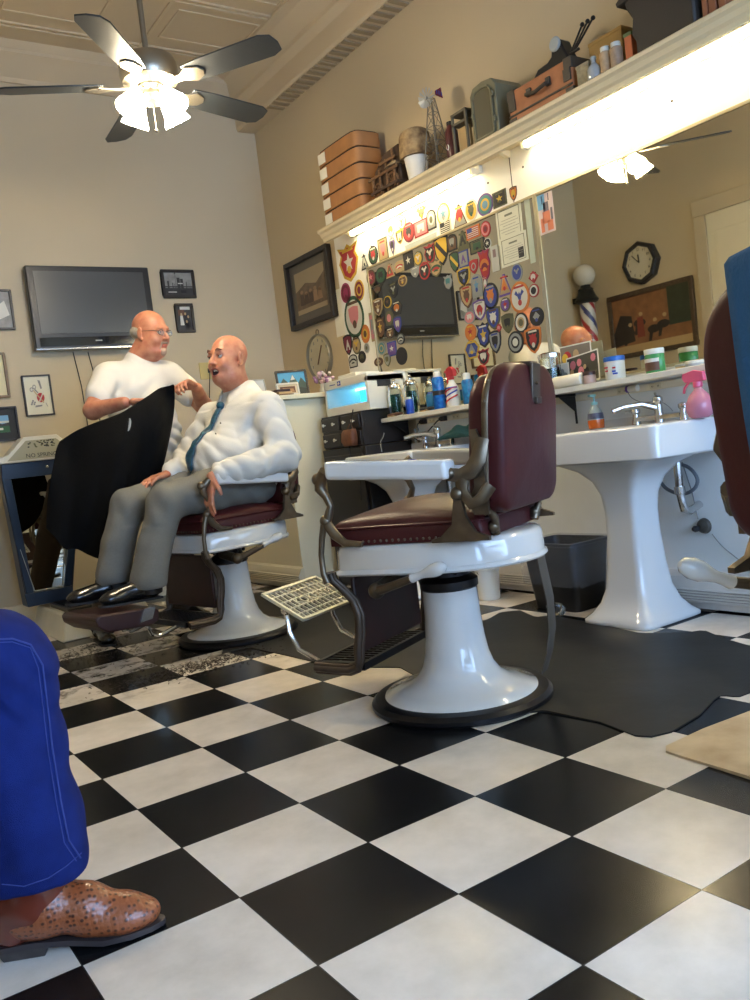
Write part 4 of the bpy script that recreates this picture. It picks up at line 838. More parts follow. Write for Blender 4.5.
for k in range(4):
    a = R(20)+k*math.pi/2; d = Vector((math.cos(a), math.sin(a), 0)); p = Vector((FC.x,FC.y,2.52))+d*.055
    MB().tube([Vector((FC.x,FC.y,2.53))+d*.03, p+d*.02+Vector((0,0,-.005)), p+d*.035+Vector((0,0,-.025))], .009, 8).build('light_arm', NICK, fan)
    MB().lathe([(.02,0),(.028,.01),(.034,.03),(.046,.06),(.058,.085),(.062,.10),(.056,.10),(.03,.05),(.0,.035)], p+d*.03+Vector((0,0,-.015)), (d.x*.6,d.y*.6,-1), 28).build('lamp_shade', SHADE, fan, angle=50)
MB().tube([(FC.x,FC.y,2.48),(FC.x,FC.y,2.36)], .0015, 5).sph((FC.x,FC.y,2.355), .008, 8).build('pull_chain', NICK, fan)

# ================================================================== THINGS ON THE COUNTER SHELF
def cp(u, v=390, x=2.12): return float(onx(u, v, x)[1])
def hz(u, v, x=2.12): return float(onx(u, v, x)[2])
Z1 = ZC1
def jar(name, label, cat, x, y, z, parts, group=None):
    t = thing(name, label, cat, (x,y,z), group=group)
    for nm, prof, m in parts: MB().lathe(prof, (x,y,z), n=32).build(nm, m, t, angle=45)
    return t
LQ = mat('green_liquid', (26,120,98), .1, trans=.6, ior=1.33); LQD = mat('dark_green_liquid', (8,52,36), .1, trans=.3)
for u, lab in ((395.5,'tall glass jar of green disinfectant, nearer the sterilizer'), (412,'tall glass jar of green disinfectant, right of its twin')):
    y = cp(u, 400, 2.08); 
    jar('disinfectant_jar', lab, 'jar', 2.08, y, Z1, [('glass_jar', [(.041,0),(.043,.004),(.043,.15),(.038,.165),(.034,.17),(.034,.174),(.0405,.15),(.0405,.006),(0,.005)], GLASS), ('liquid', [(.039,.007),(.0395,.13),(0,.1301)], LQ), ('chrome_lid', [(.036,.168),(.040,.170),(.040,.178),(.028,.192),(.010,.198),(.009,.205),(.013,.212),(.009,.222),(0,.224)], CHROME)], 'disinfectant jars')
def can(label, u, x, r, h, body, cap, caph=.02, name='spray_can', band=None):
    y = cp(u, 400, x); P = [('can_body', [(r-.003,0),(r,.003),(r,h-caph-.012),(r*.8,h-caph)], body), ('cap', [(r*.62,h-caph),(r*.62,h-.004),(r*.5,h),(0,h)], cap)]
    if band: P.append(('label_band', [(r+.0006,band[0]),(r+.0006,band[1])], band[2]))
    return jar(name, label, 'can', x, y, Z1, P)
can('short blue can with a white cap, in front of the green jars', 409, 2.040, .0235, .095, C_('can_blue',(34,74,170),.3), LGT, .012, 'small_can')
can('tall light-blue spray can with white nozzle, left of the striped spray bottle', 439.5, 2.06, .033, .205, C_('can_cyan',(28,120,190),.25,noise=.35,nscale=40,c2=(16,70,150)), LGT, .03, band=(.075,.10,BLK))
can('small blue can half hidden behind the tall spray can', 431, 2.10, .028, .105, C_('can_cyan2',(40,110,160),.3), BLU, .01, 'small_can')
can('light-blue spray can nearest the chair back', 469, 2.12, .031, .17, C_('can_cyan3',(40,130,180),.3,noise=.4,nscale=40,c2=(20,80,130)), LGT, .035)
y = cp(453, 395, 2.10); sb = thing('spray_bottle', 'white spray bottle with red trigger and red and blue stripes', 'spray bottle', (2.10,y,Z1))
b = MB().lathe([(.034,0),(.038,.004),(.038,.09),(.03,.115),(.016,.135),(.014,.15)], (2.10,y,Z1), n=28); b.build('bottle_body', LGT, sb, angle=60)
b = MB()
for k, mi in enumerate((0,1,0,1)):
    pts = []
    for j in range(9): a = math.pi*.5+j*math.pi/8+.0; z = .015+k*.026+j*.006; pts.append((2.10+.0392*math.cos(a), y+.0392*math.sin(a), Z1+min(z,.105)))
    b.tube(pts, .0045, 6, mi=mi)
b.build('stripes', [RED,BLU], sb)
b = MB(); b.cyl((2.10,y,Z1+.148),(2.10,y,Z1+.165),.017); b.prism([(-.035,0),(.03,0),(.025,.045),(-.005,.055),(-.03,.04)], (2.10-.012,y,Z1+.165), (0,1,0), (0,0,1), (.024,0,0)); b.tube([(2.10,y+.025,Z1+.17),(2.10,y+.035,Z1+.145),(2.10,y+.03,Z1+.125)], .005, 6); b.cyl((2.10,y+.03,Z1+.195),(2.10,y+.045,Z1+.197),.008)
b.build('spray_trigger', RED, sb, bevel=.002)
for u, lab in ((391,'brown wooden brush lying in front of the nearer green jar'), (424,'dark brush lying flat, right of the short blue can')):
    y = cp(u, 406, 2.045); t = thing('hair_brush', lab, 'brush', (2.045,y,Z1), group='brushes on the counter')
    b = MB(); b.sph((2.045,y,Z1+.013), (.018,.045,.009), 16); b.tube([(2.045,y-.04,Z1+.013),(2.047,y-.10,Z1+.012)], [.010,.007], 8); b.build('brush_back', BRN if u < 400 else BLK, t)
    MB().box((2.032,y-.03,Z1+.0005),(2.058,y+.03,Z1+.008)).build('bristles', TAN, t)
# white clipper case and pale green box
y0 = cp(552, 372, 2.12); y1 = cp(488, 372, 2.12)
cs = thing('clipper_case', 'white plastic case lying behind the top of the empty chair', 'case', (2.13,(y0+y1)/2,Z1))
b = MB(); loft(b, [rrect(2.13,(y0+y1)/2,.07,.20,Z1,.02), rrect(2.13,(y0+y1)/2,.075,.205,Z1+.05,.02)]); b.build('case_body', LGT, cs)
b = MB(); loft(b, [rrect(2.13,(y0+y1)/2,.076,.207,Z1+.051,.02), rrect(2.13,(y0+y1)/2,.07,.195,Z1+.10,.02), rrect(2.13,(y0+y1)/2,.03,.14,Z1+.135,.02)]); b.build('case_lid', WHITEP, cs)
# barbicide style jar
y = cp(552, 385, 2.075)
jar('disinfectant_jar', 'clear jar of very dark green liquid with a chrome lid, right of the chair back', 'jar', 2.075, y, Z1, [('glass_jar', [(.048,0),(.05,.005),(.05,.155),(.046,.155),(.046,.008),(0,.007)], GLASS), ('liquid', [(.045,.009),(.045,.10),(0,.1001)], LQD), ('chrome_lid', [(.052,.152),(.052,.168),(.03,.176),(0,.177)], CHROME)])
MB_ = MB().cyl((2.075,y+.01,Z1+.01),(2.06,y-.02,Z1+.15), .003); solo('comb', MB_, LGT, 'thin pale comb standing inside the dark green jar', 'comb')
# photos propped behind
def prop_card(u0, u1, v0, v1, x, lab, mats, seed, lean=.03, tw=0):
    ya = cp(u0, v1, x); yb = cp(u1, v1, x); za = hz(u1, v0, x)
    h = za-Z1; w = abs(ya-yb); random.seed(seed); t = thing('photo_print', lab, 'photo', (x,(ya+yb)/2,Z1), group='photos propped on the counter')
    o = Vector((x,(ya+yb)/2,Z1+.001)); ux = Vector((0,-math.cos(tw),math.sin(tw)*.6)).normalized(); uy = Vector((lean,0,1)).normalized(); n = Vector((-1,0,lean))
    m = MB(); m.prism([(-w/2,0),(w/2,0),(w/2,h),(-w/2,h)], o+Vector((0,0,abs(math.sin(tw))*w*.3)), ux, uy, n*.0015, 0); m.build('card', PAPER, t, flat=True)
    m = MB(); z0 = o+Vector((0,0,abs(math.sin(tw))*w*.3))+n*.0015; m.prism([(-w/2+.006,.006),(w/2-.006,.006),(w/2-.006,h-.006),(-w/2+.006,h-.006)], z0, ux, uy, n*.0006, 0)
    for k in range(9):
        cx = random.uniform(-.35,.35)*w; cy = random.uniform(.2,.8)*h; r_ = random.uniform(.05,.16)*h
        m.prism([(cx+a, cy+b_) for a, b_ in circ(0,0,r_,r_*1.2,10)], z0+n*(.0006+.0002*k), ux, uy, n*.0002, 1+k % (len(mats)-1))
    m.build('print', mats, t, flat=True)
prop_card(561,593,340,372,2.17,'crowded colour photo leaning behind the others, nearest the dark green jar',[mat('ph1',(120,110,96),.5),RED,BLU,TAN,YEL,BLK],1)
prop_card(567,600,352,374,2.15,'photo of people in pink, in front of the crowded colour photo',[mat('ph2',(70,68,56),.5),PNK,PNK,BLK,TAN],2,tw=.15)
prop_card(556,570,362,380,2.13,'small red and white photo card beside the dark green jar',[LGT,GRY,RED],3)
y0 = cp(553,384,2.06); y1 = cp(583,376,2.06); m = MB(); m.lathe([(.006,0),(.026,.002),(.028,.008),(.028,abs(y0-y1)-.008),(.024,abs(y0-y1)),(.006,abs(y0-y1)+.001)], (2.06,y1,Z1+.028), (0,1,0), 28); solo('neck_strip_roll', m, mat('roll_paper',(226,222,206),.8), 'cream paper roll lying at the front of the counter', 'paper roll')
JG = mat('jar_clear', (214,222,206), .08, trans=.5)
y = cp(589, 372, 2.07); jar('product_jar', 'small brown-lidded jar, left of the white tub', 'jar', 2.07, y, Z1, [('jar_body', [(.026,0),(.028,.003),(.028,.034),(.024,.04)], mat('jar_tan',(176,150,140),.3)), ('jar_lid', [(.029,.038),(.029,.052),(.027,.055),(0,.055)], mat('lid_brown',(60,36,32),.3))])
y = cp(615, 370, 2.09); t = jar('product_tub', 'white tub with a blue lid and red and blue print', 'tub', 2.09, y, Z1, [('tub_body', [(.040,0),(.043,.004),(.044,.078),(.04,.082)], LGT), ('tub_lid', [(.046,.080),(.046,.096),(.044,.100),(0,.100)], C_('lid_blue',(30,92,170),.35))])
m = MB()
for a0, z, mi, w_ in ((2.6,.055,0,.5),(2.75,.04,0,.35),(3.6,.05,0,.3),(3.6,.025,1,.45),(3.55,.035,1,.35)):
    m.tube([(2.09+.0446*math.cos(a0+w_*k/4), y+.0446*math.sin(a0+w_*k/4), Z1+z) for k in range(5)], .004, 5, mi=mi)
m.build('printed_marks', [RED,BLU], t)
y = cp(655, 362, 2.10); t = jar('product_jar', 'clear jar with white lid and green and brown label', 'jar', 2.10, y, Z1, [('jar_body', [(.038,0),(.04,.004),(.04,.075),(.034,.082)], C_('jar_green',(70,140,84),.2)), ('jar_lid', [(.041,.078),(.041,.096),(.039,.100),(0,.100)], LGT)])
m = MB(); 
for j, (z0, z1, mi) in enumerate(((.010,.045,0),(.045,.060,1))):
    vs = []; n = 10
    for z in (z0, z1):
        for k in range(n+1): a = 2.2+2.0*k/n; vs.append((2.10+.0408*math.cos(a), y+.0408*math.sin(a), Z1+z))
    m.add(vs, [(k, k+1, n+2+k, n+1+k) for k in range(n)], mi)
m.build('jar_label', [BRN,LGT], t)
for u, r_, h, lab, c in ((694,.036,.022,'flat round tin nearest the right chair',SIL), (682,.03,.02,'flat pale round tin, right of the green-labelled jar',TAN)):
    y = cp(u, 357, 2.13 if u < 690 else 2.08); x = 2.13 if u < 690 else 2.08
    jar('round_tin', lab, 'tin', x, y, Z1, [('tin_body', [(r_,0),(r_,h*.55)], c), ('tin_lid', [(r_+.0015,h*.5),(r_+.0015,h-.002),(r_-.002,h),(0,h)], SIL if c is TAN else LGT)])
# soap, pink bottle, caps and cords around the near sink
SZ = .8405; 
y = float(onx(603,430,2.14)[1])-.0; t = thing('soap_dispenser', 'clear pump bottle of orange soap at the back of the near sink', 'soap bottle', (2.16,y,.8055))
m = MB(); P0 = (2.10,y,.8055)
m.lathe([(.030,0),(.034,.004),(.036,.05),(.030,.08),(.016,.10),(.013,.11)], P0, n=28); m.build('bottle_body', JG, t, angle=60)
MB().lathe([(.0345,.003),(.0367,.03),(.0365,.042)], P0, n=28).build('orange_soap', C_('soap',(206,96,30),.2), t)
MB().lathe([(.0369,.046),(.0362,.055),(.034,.072)], P0, n=28).build('soap_label', mat('soap_lab',(90,90,110),.4,noise=.5,nscale=60), t)
m = MB(); m.cyl((2.10,y,.915),(2.10,y,.928),.015); m.cyl((2.10,y,.928),(2.10,y,.955),.004); m.box((2.07,y-.008,.952),(2.108,y+.008,.962)); m.build('pump', C_('pump',(130,180,176),.3), t, bevel=.001)
PK = mat('pink_plastic', (216,140,160), .15, trans=.35); PK2 = mat('pink_solid', (214,90,120), .3)
PX = 1.98; y = float(onx(701,418,PX)[1]); t = thing('spray_bottle', 'pink translucent spray bottle at the right of the near sink', 'spray bottle', (PX,y,.8055))
P0 = (PX,y,.8055); MB().lathe([(.030,0),(.044,.01),(.052,.035),(.050,.06),(.035,.09),(.016,.11),(.013,.125)], P0, n=32).build('bottle_body', PK, t, angle=60)
m = MB(); m.lathe([(.018,.118),(.018,.14)], P0, n=20); m.prism([(-.05,.0),(.035,0),(.03,.035),(-.01,.045),(-.06,.035),(-.062,.015)], (PX-.01,y,.8055+.14), (0,-1,0), (0,0,1), (.02,0,0)); m.tube([(PX,y+.035,.8055+.145),(PX,y+.06,.8055+.12),(PX,y+.065,.8055+.10)], .006, 6); m.build('spray_trigger', PK2, t, bevel=.003)
p = onx(635,387,2.20); m = MB().lathe([(.017,0),(.018,.003),(.018,.05),(.015,.053)], (2.195,p[1]+.027,.998-.018-.0), (0,-1,0), 20); 
t = thing('plastic_cap', 'white and purple plug-in bottle on the outlet strip above the faucet', 'bottle', (2.195,p[1],.955)); 
m = MB().lathe([(.014,0),(.015,.002),(.015,.045)], (2.194,p[1]+.028,.965), (0,-1,0), 18); m.build('bottle_body', LGT, t); MB().lathe([(.0155,0),(.0155,.012)], (2.194,p[1]+.04,.965), (0,-1,0), 18).build('purple_end', PUR, t)
def cord(label, pts, r=.0035, m=BLK, name='cord', closed=False, group=None):
    P = [Vector(p) for p in pts]; out = []
    for i in range(len(P)-1):
        p0 = P[max(i-1,0)]; p1 = P[i]; p2 = P[i+1]; p3 = P[min(i+2,len(P)-1)]
        for k in range(6):
            s = k/6; out.append(.5*((2*p1)+(p2-p0)*s+(2*p0-5*p1+4*p2-p3)*s*s+(3*p1-p0-3*p2+p3)*s**3))
    out.append(P[-1]); mb = MB(); mb.tube(out, r, 7); return solo(name, mb, m, label, 'cord', group)
Q = lambda u, v, x=2.225: Vector(onx(u, v, x))
cord('thin grey cord hanging above the near faucet', [Q(627,391,2.20),Q(632,398,2.19),Q(642,402,2.19),Q(660,402,2.19),Q(668,406,2.2),Q(673,411,2.21)], .0018, GRY)
HS = mat('grey_hose', (92,96,102), .45)
cord('coiled grey spray hose hanging behind the near sink', [Q(664,462,2.19),Q(686,466,2.18),Q(697,478,2.17),Q(694,489,2.17),Q(682,494,2.18),Q(667,489,2.19),Q(659,479,2.2),Q(656,470,2.2)], .008, HS, 'hose')
cord('thin wire running down the wall to the dark outlet cover', [Q(682,462),Q(688,480),Q(693,496),Q(698,519)], .0028, GRY)
cord('loose thin wires on the wall below the dark outlet cover', [Q(712,534),Q(722,546),Q(734,556),Q(746,566),Q(760,580)], .0022, GRY)
p = Q(704,526); t = thing('floor_outlet', 'dark round outlet cover low on the wall, under the hose', 'outlet', p-Vector((0,0,.028)))
m = MB().lathe([(.03,0),(.034,.004),(.028,.02),(.012,.03),(0,.031)], p+Vector((.008,0,0)), (-1,0,0), 20); m.build('cover', mat('outlet_dk',(72,66,58),.5,noise=.4,nscale=50), t)
m = MB().lathe([(.012,0),(.014,.02),(.008,.03)], p+Vector((-.015,.016,-.008)), (-1,.3,0), 12); m.build('plug', BLK, t)
# plugs with black cords over the far sink
for i, (u, v) in enumerate(((402,428),(424,424),(444,421))):
    p = Q(u, v, 2.20); t = thing('power_plug', ['black plug in the outlet strip, leftmost of three over the far sink','black plug in the outlet strip, middle of three over the far sink','black plug in the outlet strip, rightmost of three over the far sink'][i], 'plug', (2.195,p[1],.948), group='plugs in the outlet strip')
    MB().prism([(-.02,-.014),(.012,-.014),(.03,-.006),(.03,.006),(.012,.014),(-.02,.014)], (2.183,p[1],.961), (0,1,0), (0,0,1), (.028,0,0)).build('plug_body', BLK, t, bevel=.003)
    q0 = Vector((2.197,p[1]+.03,.961)); e = [Q(389,450,2.21),Q(391,452,2.215),Q(396,454,2.2)][i]; e.z = .858; e.y = min(e.y, 2.64-.02*i)
    P = [q0, q0+Vector((0,.03,-.01)), q0.lerp(e,.5)+Vector((0,.01,-.02)), e]
    mb = MB(); mb.tube(P, .004, 7); mb.build('plug_cord', BLK, t)
for k, (u0, v0, u1, v1, lab) in enumerate(((364,420,361,500,'grey cord hanging from the left end of the counter'), (352,410,351,470,'black cord hanging in front of the drawer chest'), (383,433,382,452,'short grey cord hanging beside the far sink'))):
    x = 1.855 if k == 1 else (1.86 if k == 0 else 1.95); a = Q(u0,v0,x); b = Q(u1,v1,x)
    cord(lab, [a+Vector((.008,0,.0)), a+Vector((0,0,-.02)), a.lerp(b,.5)+Vector((0,.02,0)), b], .003, [BLK,BLK,GRY][k])
# brown basket-like clippers holder and teal towel
p = Q(352,436,1.90); t = thing('leather_pouch', 'brown leather pouch hanging on the side of the drawer chest', 'pouch', (1.87,2.80,.86))
m = MB(); loft(m, [rrect(1.86,2.78,.022,.05,.87,.015), rrect(1.855,2.78,.028,.065,.90,.02), rrect(1.858,2.78,.024,.06,.95,.015), rrect(1.865,2.78,.018,.05,.97,.012)]); m.build('pouch_body', mat('pouch',(112,66,40),.55,noise=.4,nscale=30), t)
MB().tube([(1.866,2.745,.965),(1.876,2.77,1.0),(1.876,2.79,1.0),(1.866,2.815,.965)], .003, 6).build('pouch_loop', BRN, t)
tw = MB()
def tf(s, q):
    x = 2.02+.16*q; yv = 2.16-.42*s; f = math.sin(math.pi*s)**.6*math.sin(math.pi*min(1,q*1.0))**.5
    return (x, yv, .842+.075*f*(1-.45*s)+.010*math.sin(17*s+9*q)*f+.008*math.sin(31*q+4*s)*f)
tw.grid(tf, 40, 24); solo('towel', tw, mat('teal_towel',(22,66,66),.9,bump=.4,bscale=120), 'dark teal towel bundled on the back of the far sink', 'towel', solid=.004)
tb = MB().lathe([(.016,0),(.018,.004),(.018,.05),(.01,.06),(.01,.068),(.016,.07),(.016,.085),(0,.086)], (2.15,2.50,.841), n=20); solo('pump_bottle', tb, GLASS, 'small clear pump bottle beside the far faucet', 'bottle')
# blue towel over the right chair
c3m = Matrix.Translation(c3.location) @ Matrix.Rotation(c3.rotation_euler.z, 4, 'Z')
tb = MB(); tb.M = c3m
def tf2(s, q):
    L = q*.92; y = .112-.33*s
    if L < .42: x, z = 0, .638+L*.972
    elif L < .56: a = (L-.42)/.14*math.pi; x, z = -.31-.082*math.cos(a), 1.046+.024*math.sin(a)
    else: x, z = -.228+.0*s, 1.046-(L-.56)*.3
    if L < .42: x = -.352-.040*(L/.42)
    return (x+.005*math.sin(14*s+3*q)-.003, y+.006*math.sin(8*q), z+.004*math.sin(9*s)*(L > .3))
tb.grid(tf2, 20, 50, mi=0)
for i, m_ in enumerate(tb.m):
    r_, c_ = divmod(i, 20)
    if 4 <= c_ <= 6 and (r_ % 9) in (2, 3, 4): tb.m[i] = 1
    if c_ == 9 and (r_ % 12) < 3: tb.m[i] = 2
solo('towel', tb, [mat('blue_towel',(38,92,140),.85,bump=.3,bscale=150), C_('towel_pink',(210,70,120),.8), C_('towel_white',(220,220,220),.8)], 'blue patterned towel draped over the back of the right chair', 'towel', solid=.004, angle=60)

# ================================================================== THINGS ON THE HIGH SHELF
ZS = ZSH
def yy_(u, v, x=2.12): return float(onx(u, v, x)[1])
def zz_(u, v, x=2.12): return float(onx(u, v, x)[2])
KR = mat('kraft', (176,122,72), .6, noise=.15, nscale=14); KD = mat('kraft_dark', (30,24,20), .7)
ya = yy_(331,188,2.13); yb = yy_(374,170,2.13); yc = (ya+yb)/2; hy = abs(ya-yb)/2*.93; top = zz_(345,142,2.10); N = 5; hh = (top-ZS)/N
for k in range(N):
    z0 = ZS+.0005+k*hh; t = thing('storage_box', ['tan oval box with a paper label, lowest of five stacked','tan oval box with a paper label, second from the bottom of five','tan oval box with a paper label, middle of the five stacked','tan oval box with a paper label, second from the top of five','tan oval box with a paper label, topmost of five stacked'][k], 'box', (2.13,yc,z0), group='stack of tan oval boxes on the high shelf')
    def ov(s, z): 
        pts = []
        for i in range(40):
            a = 2*math.pi*(i+.5)/40; ca, sa = math.cos(a), math.sin(a); q = (abs(ca)**7+abs(sa)**7)**(1/7); pts.append((2.13+.10*s*ca/q, yc+hy*s*sa/q, z))
        return pts
    m = MB(); loft(m, [ov(1,z0), ov(1.01,z0+hh*.45), ov(1,z0+hh-.010)]); m.build('box_body', KR, t, angle=50)
    m = MB(); loft(m, [ov(.955,z0+hh-.012), ov(.955,z0+hh-.001)]); m.build('black_band', KD, t, angle=50)  # inset black band around the top of each box
    m = MB(); m.box((2.0275,yc+hy*.50,z0+.012),(2.031,yc+hy*.86,z0+hh-.018)); m.build('paper_label', PAPER, t)
# wooden wagon
WD = mat('old_wood', (122,88,56), .6, noise=.35, nscale=20, stretch=(1,1,6)); WD2 = mat('dark_wood', (70,50,36), .6, noise=.3, nscale=20)
y0 = yy_(373,180,2.06); y1 = yy_(400,165,2.06); t = thing('model_wagon', 'small old wooden slatted model wagon on the high shelf', 'model wagon', (2.09,(y0+y1)/2,ZS)); zt_ = zz_(385,160,2.08)
m = MB(); L_ = y0-y1
m.box((2.03,y1,ZS+.04),(2.17,y0,ZS+.055)); m.build('wagon_floor', WD2, t)
m = MB(); m.prism([(0,0),(L_,0),(L_*.9,zt_-ZS-.1),(L_*.55,zt_-ZS-.03),(0,zt_-ZS-.02)], (2.06,y1,ZS+.055), (0,1,0), (0,0,1), (.10,0,0)); m.build('wagon_box', WD2, t, bevel=.004)
m = MB()
for k in range(4): yk = y1+L_*(.12+.26*k); m.box((2.035,yk-.008,ZS+.03),(2.045,yk+.008,ZS+.05+(zt_-ZS)*(.85-.5*(k/3)))); 
m.box((2.03,y1-.01,ZS+.12),(2.04,y0+.01,ZS+.135)); m.box((2.03,y1,zt_-.04),(2.04,y1+L_*.6,zt_-.025)); m.build('side_rails', WD, t, bevel=.002)
m = MB()
for yk, r_ in ((y1+.07,.055),(y0-.06,.045)):
    m = MB()
    m.tube([(2.05,yk+r_*math.cos(a),ZS+r_+.004+r_*math.sin(a)) for a in [2*math.pi*i/20 for i in range(21)]], .006, 6)
    for i in range(6): a = math.pi*i/6; m.tube([(2.05,yk-r_*math.cos(a),ZS+r_+.004-r_*math.sin(a)),(2.05,yk+r_*math.cos(a),ZS+r_+.004+r_*math.sin(a))], .003, 5)
    m.build('wagon_wheel', WD, t)
# white cup and camouflage cap
y = yy_(415,160,2.10); t0 = zz_(415,158,2.10)
m = MB().lathe([(.045,0),(.05,.004),(.066,t0-ZS-.004),(.068,t0-ZS),(.062,t0-ZS),(.046,.008),(0,.007)], (2.11,y,ZS+.0005), n=32); solo('white_cup', m, WHITEP, 'white plastic pot standing under the camouflage cap', 'pot')
t = thing('camouflage_cap', 'desert camouflage cap resting on the white pot', 'cap', (2.11,y,t0)); z0 = t0+.001
CAM = mat('camo', (166,140,100), .85, noise=.5, nscale=22, c2=(98,74,50)); ht = zz_(412,133,2.11)-z0
m = MB(); rings = []
for s, z in ((1,0),(1.0,.02),(.97,ht*.5),(.93,ht*.85),(.86,ht*.97),(.6,ht*1.03),(.2,ht*1.05)): rings.append([(2.11+.085*s*math.cos(2*math.pi*i/28), y+.10*s*math.sin(2*math.pi*i/28), z0+z+.006*s*math.sin(4*math.pi*i/28)*(z > .05)) for i in range(28)])
loft(m, rings); m.build('crown', CAM, t, angle=50)
m = MB(); m.grid(lambda s, q: (2.11-.02+.086*math.sin(s*math.pi)*(-1)*0+(.08*math.cos(R(95+110*s)))*(1+.0*q)-.0, y+.10*math.sin(R(40+100*s))*1.0+.075*q*math.sin(math.pi*s)**.5, z0+.004-.012*q*q), 16, 8); m.build('peak', CAM, t, solid=.004)
# windmill
y = yy_(437,150,2.08); zh = zz_(434,97,2.08); t = thing('model_windmill', 'small metal windmill model with a flag-patterned tail vane', 'model windmill', (2.08,y,ZS))
m = MB(); wb_ = .055
for sx in (-1,1):
    for sy in (-1,1): m.tube([(2.08+sx*wb_,y+sy*wb_,ZS),(2.08+sx*.012,y+sy*.012,zh)], .003, 6)
for k in range(5):
    a = k/5; b = (k+1)/5; wa = wb_*(1-a)+.012*a; wb2 = wb_*(1-b)+.012*b; za = ZS+(zh-ZS)*a; zb = ZS+(zh-ZS)*b
    for (sx, sy, tx, ty) in ((-1,-1,-1,1),(-1,1,1,1),(1,1,1,-1),(1,-1,-1,-1)):
        m.tube([(2.08+sx*wa,y+sy*wa,za),(2.08+tx*wb2,y+ty*wb2,zb)], .0018, 5); m.tube([(2.08+sx*wb2,y+sy*wb2,zb),(2.08+tx*wb2,y+ty*wb2,zb)], .0018, 5)
m.build('lattice_tower', mat('old_zinc',(118,114,102),.5,metal=.4), t)
m = MB(); n_ = Vector((-.9,-.15,0)).normalized(); c = Vector((2.065,y+.02,zh+.01)); a_ = n_.cross(Vector((0,0,1))).normalized()
for k in range(12):
    a = 2*math.pi*k/12; d1 = a_*math.cos(a)+Vector((0,0,1))*math.sin(a); d2 = a_*math.cos(a+.4)+Vector((0,0,1))*math.sin(a+.4)
    p = [c+d1*.01, c+d1*.052, c+d2*.052+n_*.01, c+d2*.012]; m.add(p+[q+n_*.001 for q in p], [(0,1,2,3),(7,6,5,4),(0,4,5,1),(1,5,6,2),(2,6,7,3),(3,7,4,0)])
m.cyl(c-n_*.01, c+n_*.01, .008); m.build('wheel_blades', C_('mill',(170,174,176),.35,metal=.6), t, flat=True)
m = MB(); f0 = c-n_*.01; f1 = c-n_*.075+Vector((0,0,.03)); m.tube([f0,f1], .002, 5); v1 = f1; v2 = f1-n_*.05+Vector((0,0,.05)); v3 = f1-n_*.06+Vector((0,0,-.005))
m.add([v1,v1+Vector((0,0,.022)),v2,v3,v1+a_*.001,v1+Vector((0,0,.022))+a_*.001,v2+a_*.001,v3+a_*.001], [(0,1,2,3),(7,6,5,4),(0,4,5,1),(1,5,6,2),(2,6,7,3),(3,7,4,0)], 1)
for k in range(3): p = v1.lerp(v3,.2+.3*k)+Vector((0,0,.01))-a_*.0015; q = p+Vector((0,0,.02)); m.tube([p,q], .003, 5, mi=2)
m.build('tail_vane', [SIL,MAR,BLU], t, flat=True)
# dark red canteen
y = yy_(452,140,2.10); zt_ = zz_(452,121,2.10); m = MB(); m.lathe([(.030,0),(.034,.01),(.034,zt_-ZS-.05),(.022,zt_-ZS-.03),(.018,zt_-ZS-.015)], (2.10,y,ZS+.0005), n=24)
t = thing('metal_flask', 'dark red flask with a round white mark on the high shelf', 'flask', (2.10,y,ZS)); m.build('flask_body', C_('flask',(78,34,34),.4), t, angle=50)
MB().lathe([(.02,zt_-ZS-.018),(.02,zt_-ZS),(0,zt_-ZS)], (2.10,y,ZS), n=16).build('flask_cap', BLK, t)
m = MB(); m.tube([Vector((2.10-.0345,y+.008*math.cos(a),ZS+.085+.013*math.sin(a))) for a in [2*math.pi*i/14 for i in range(15)]], .002, 5); m.build('round_mark', LGT, t)
# open wooden frame with pale card
y0 = yy_(457,135,2.08); y1 = yy_(470,128,2.08); z1 = zz_(468,108,2.08); t = thing('wooden_lantern', 'grey wooden lantern frame holding a tan card', 'lantern', (2.10,(y0+y1)/2,ZS)); m = MB()
for yy in (y0,y1):
    for x in (2.06,2.15): m.box((x-.006,yy-.006,ZS),(x+.006,yy+.006,z1))
for z in (ZS+.01,z1-.012,z1-.06): m.box((2.054,y1-.006,z),(2.156,y0+.006,z+.012))
m.build('lantern_frame', C_('grey_wood',(104,96,78),.7), t, bevel=.001); MB().box((2.085,y1+.012,ZS+.03),(2.10,y0-.012,z1-.07)).build('tan_card', TAN, t)
# metal cabinet with glass door
y0 = yy_(471,125,2.05); y1 = yy_(496,110,2.05); z1 = zz_(488,77,2.06); t = thing('glass_door_cabinet', 'grey-green metal cabinet with an arched glass door, on the high shelf', 'cabinet', (2.13,(y0+y1)/2,ZS))
GG = mat('grey_green', (126,122,98), .45, metal=.3, noise=.15, nscale=12); L_ = y0-y1; H_ = z1-ZS
m = MB(); arch = [(0,0),(L_,0),(L_,H_*.86),(L_*.86,H_*.97),(L_*.5,H_),(L_*.14,H_*.97),(0,H_*.86)]
m.prism(arch, (2.06,y1,ZS+.0005), (0,1,0), (0,0,1), (.19,0,0)); m.build('cabinet_shell', GG, t, bevel=.004)
m = MB(); inn = [(L_/2+(a-L_/2)*.72, H_*.5+(b-H_*.5)*.78) for a, b in arch]; m.prism(inn, (2.054,y1,ZS), (0,1,0), (0,0,1), (.004,0,0)); m.build('door_glass', mat('door_glass',(118,112,92),.08,metal=.3), t)
m = MB(); n = len(arch)
for i in range(n): a = inn[i]; b = inn[(i+1) % n]; m.tube([(2.052,y1+a[0],ZS+a[1]),(2.052,y1+b[0],ZS+b[1])], .006, 6)
for z in (.3,.7): m.cyl((2.05,y1+.012,ZS+H_*z-.012),(2.05,y1+.012,ZS+H_*z+.012),.006)
m.box((2.042,y0-.03,ZS+H_*.45),(2.054,y0-.018,ZS+H_*.55)); m.build('door_rim', GG, t)
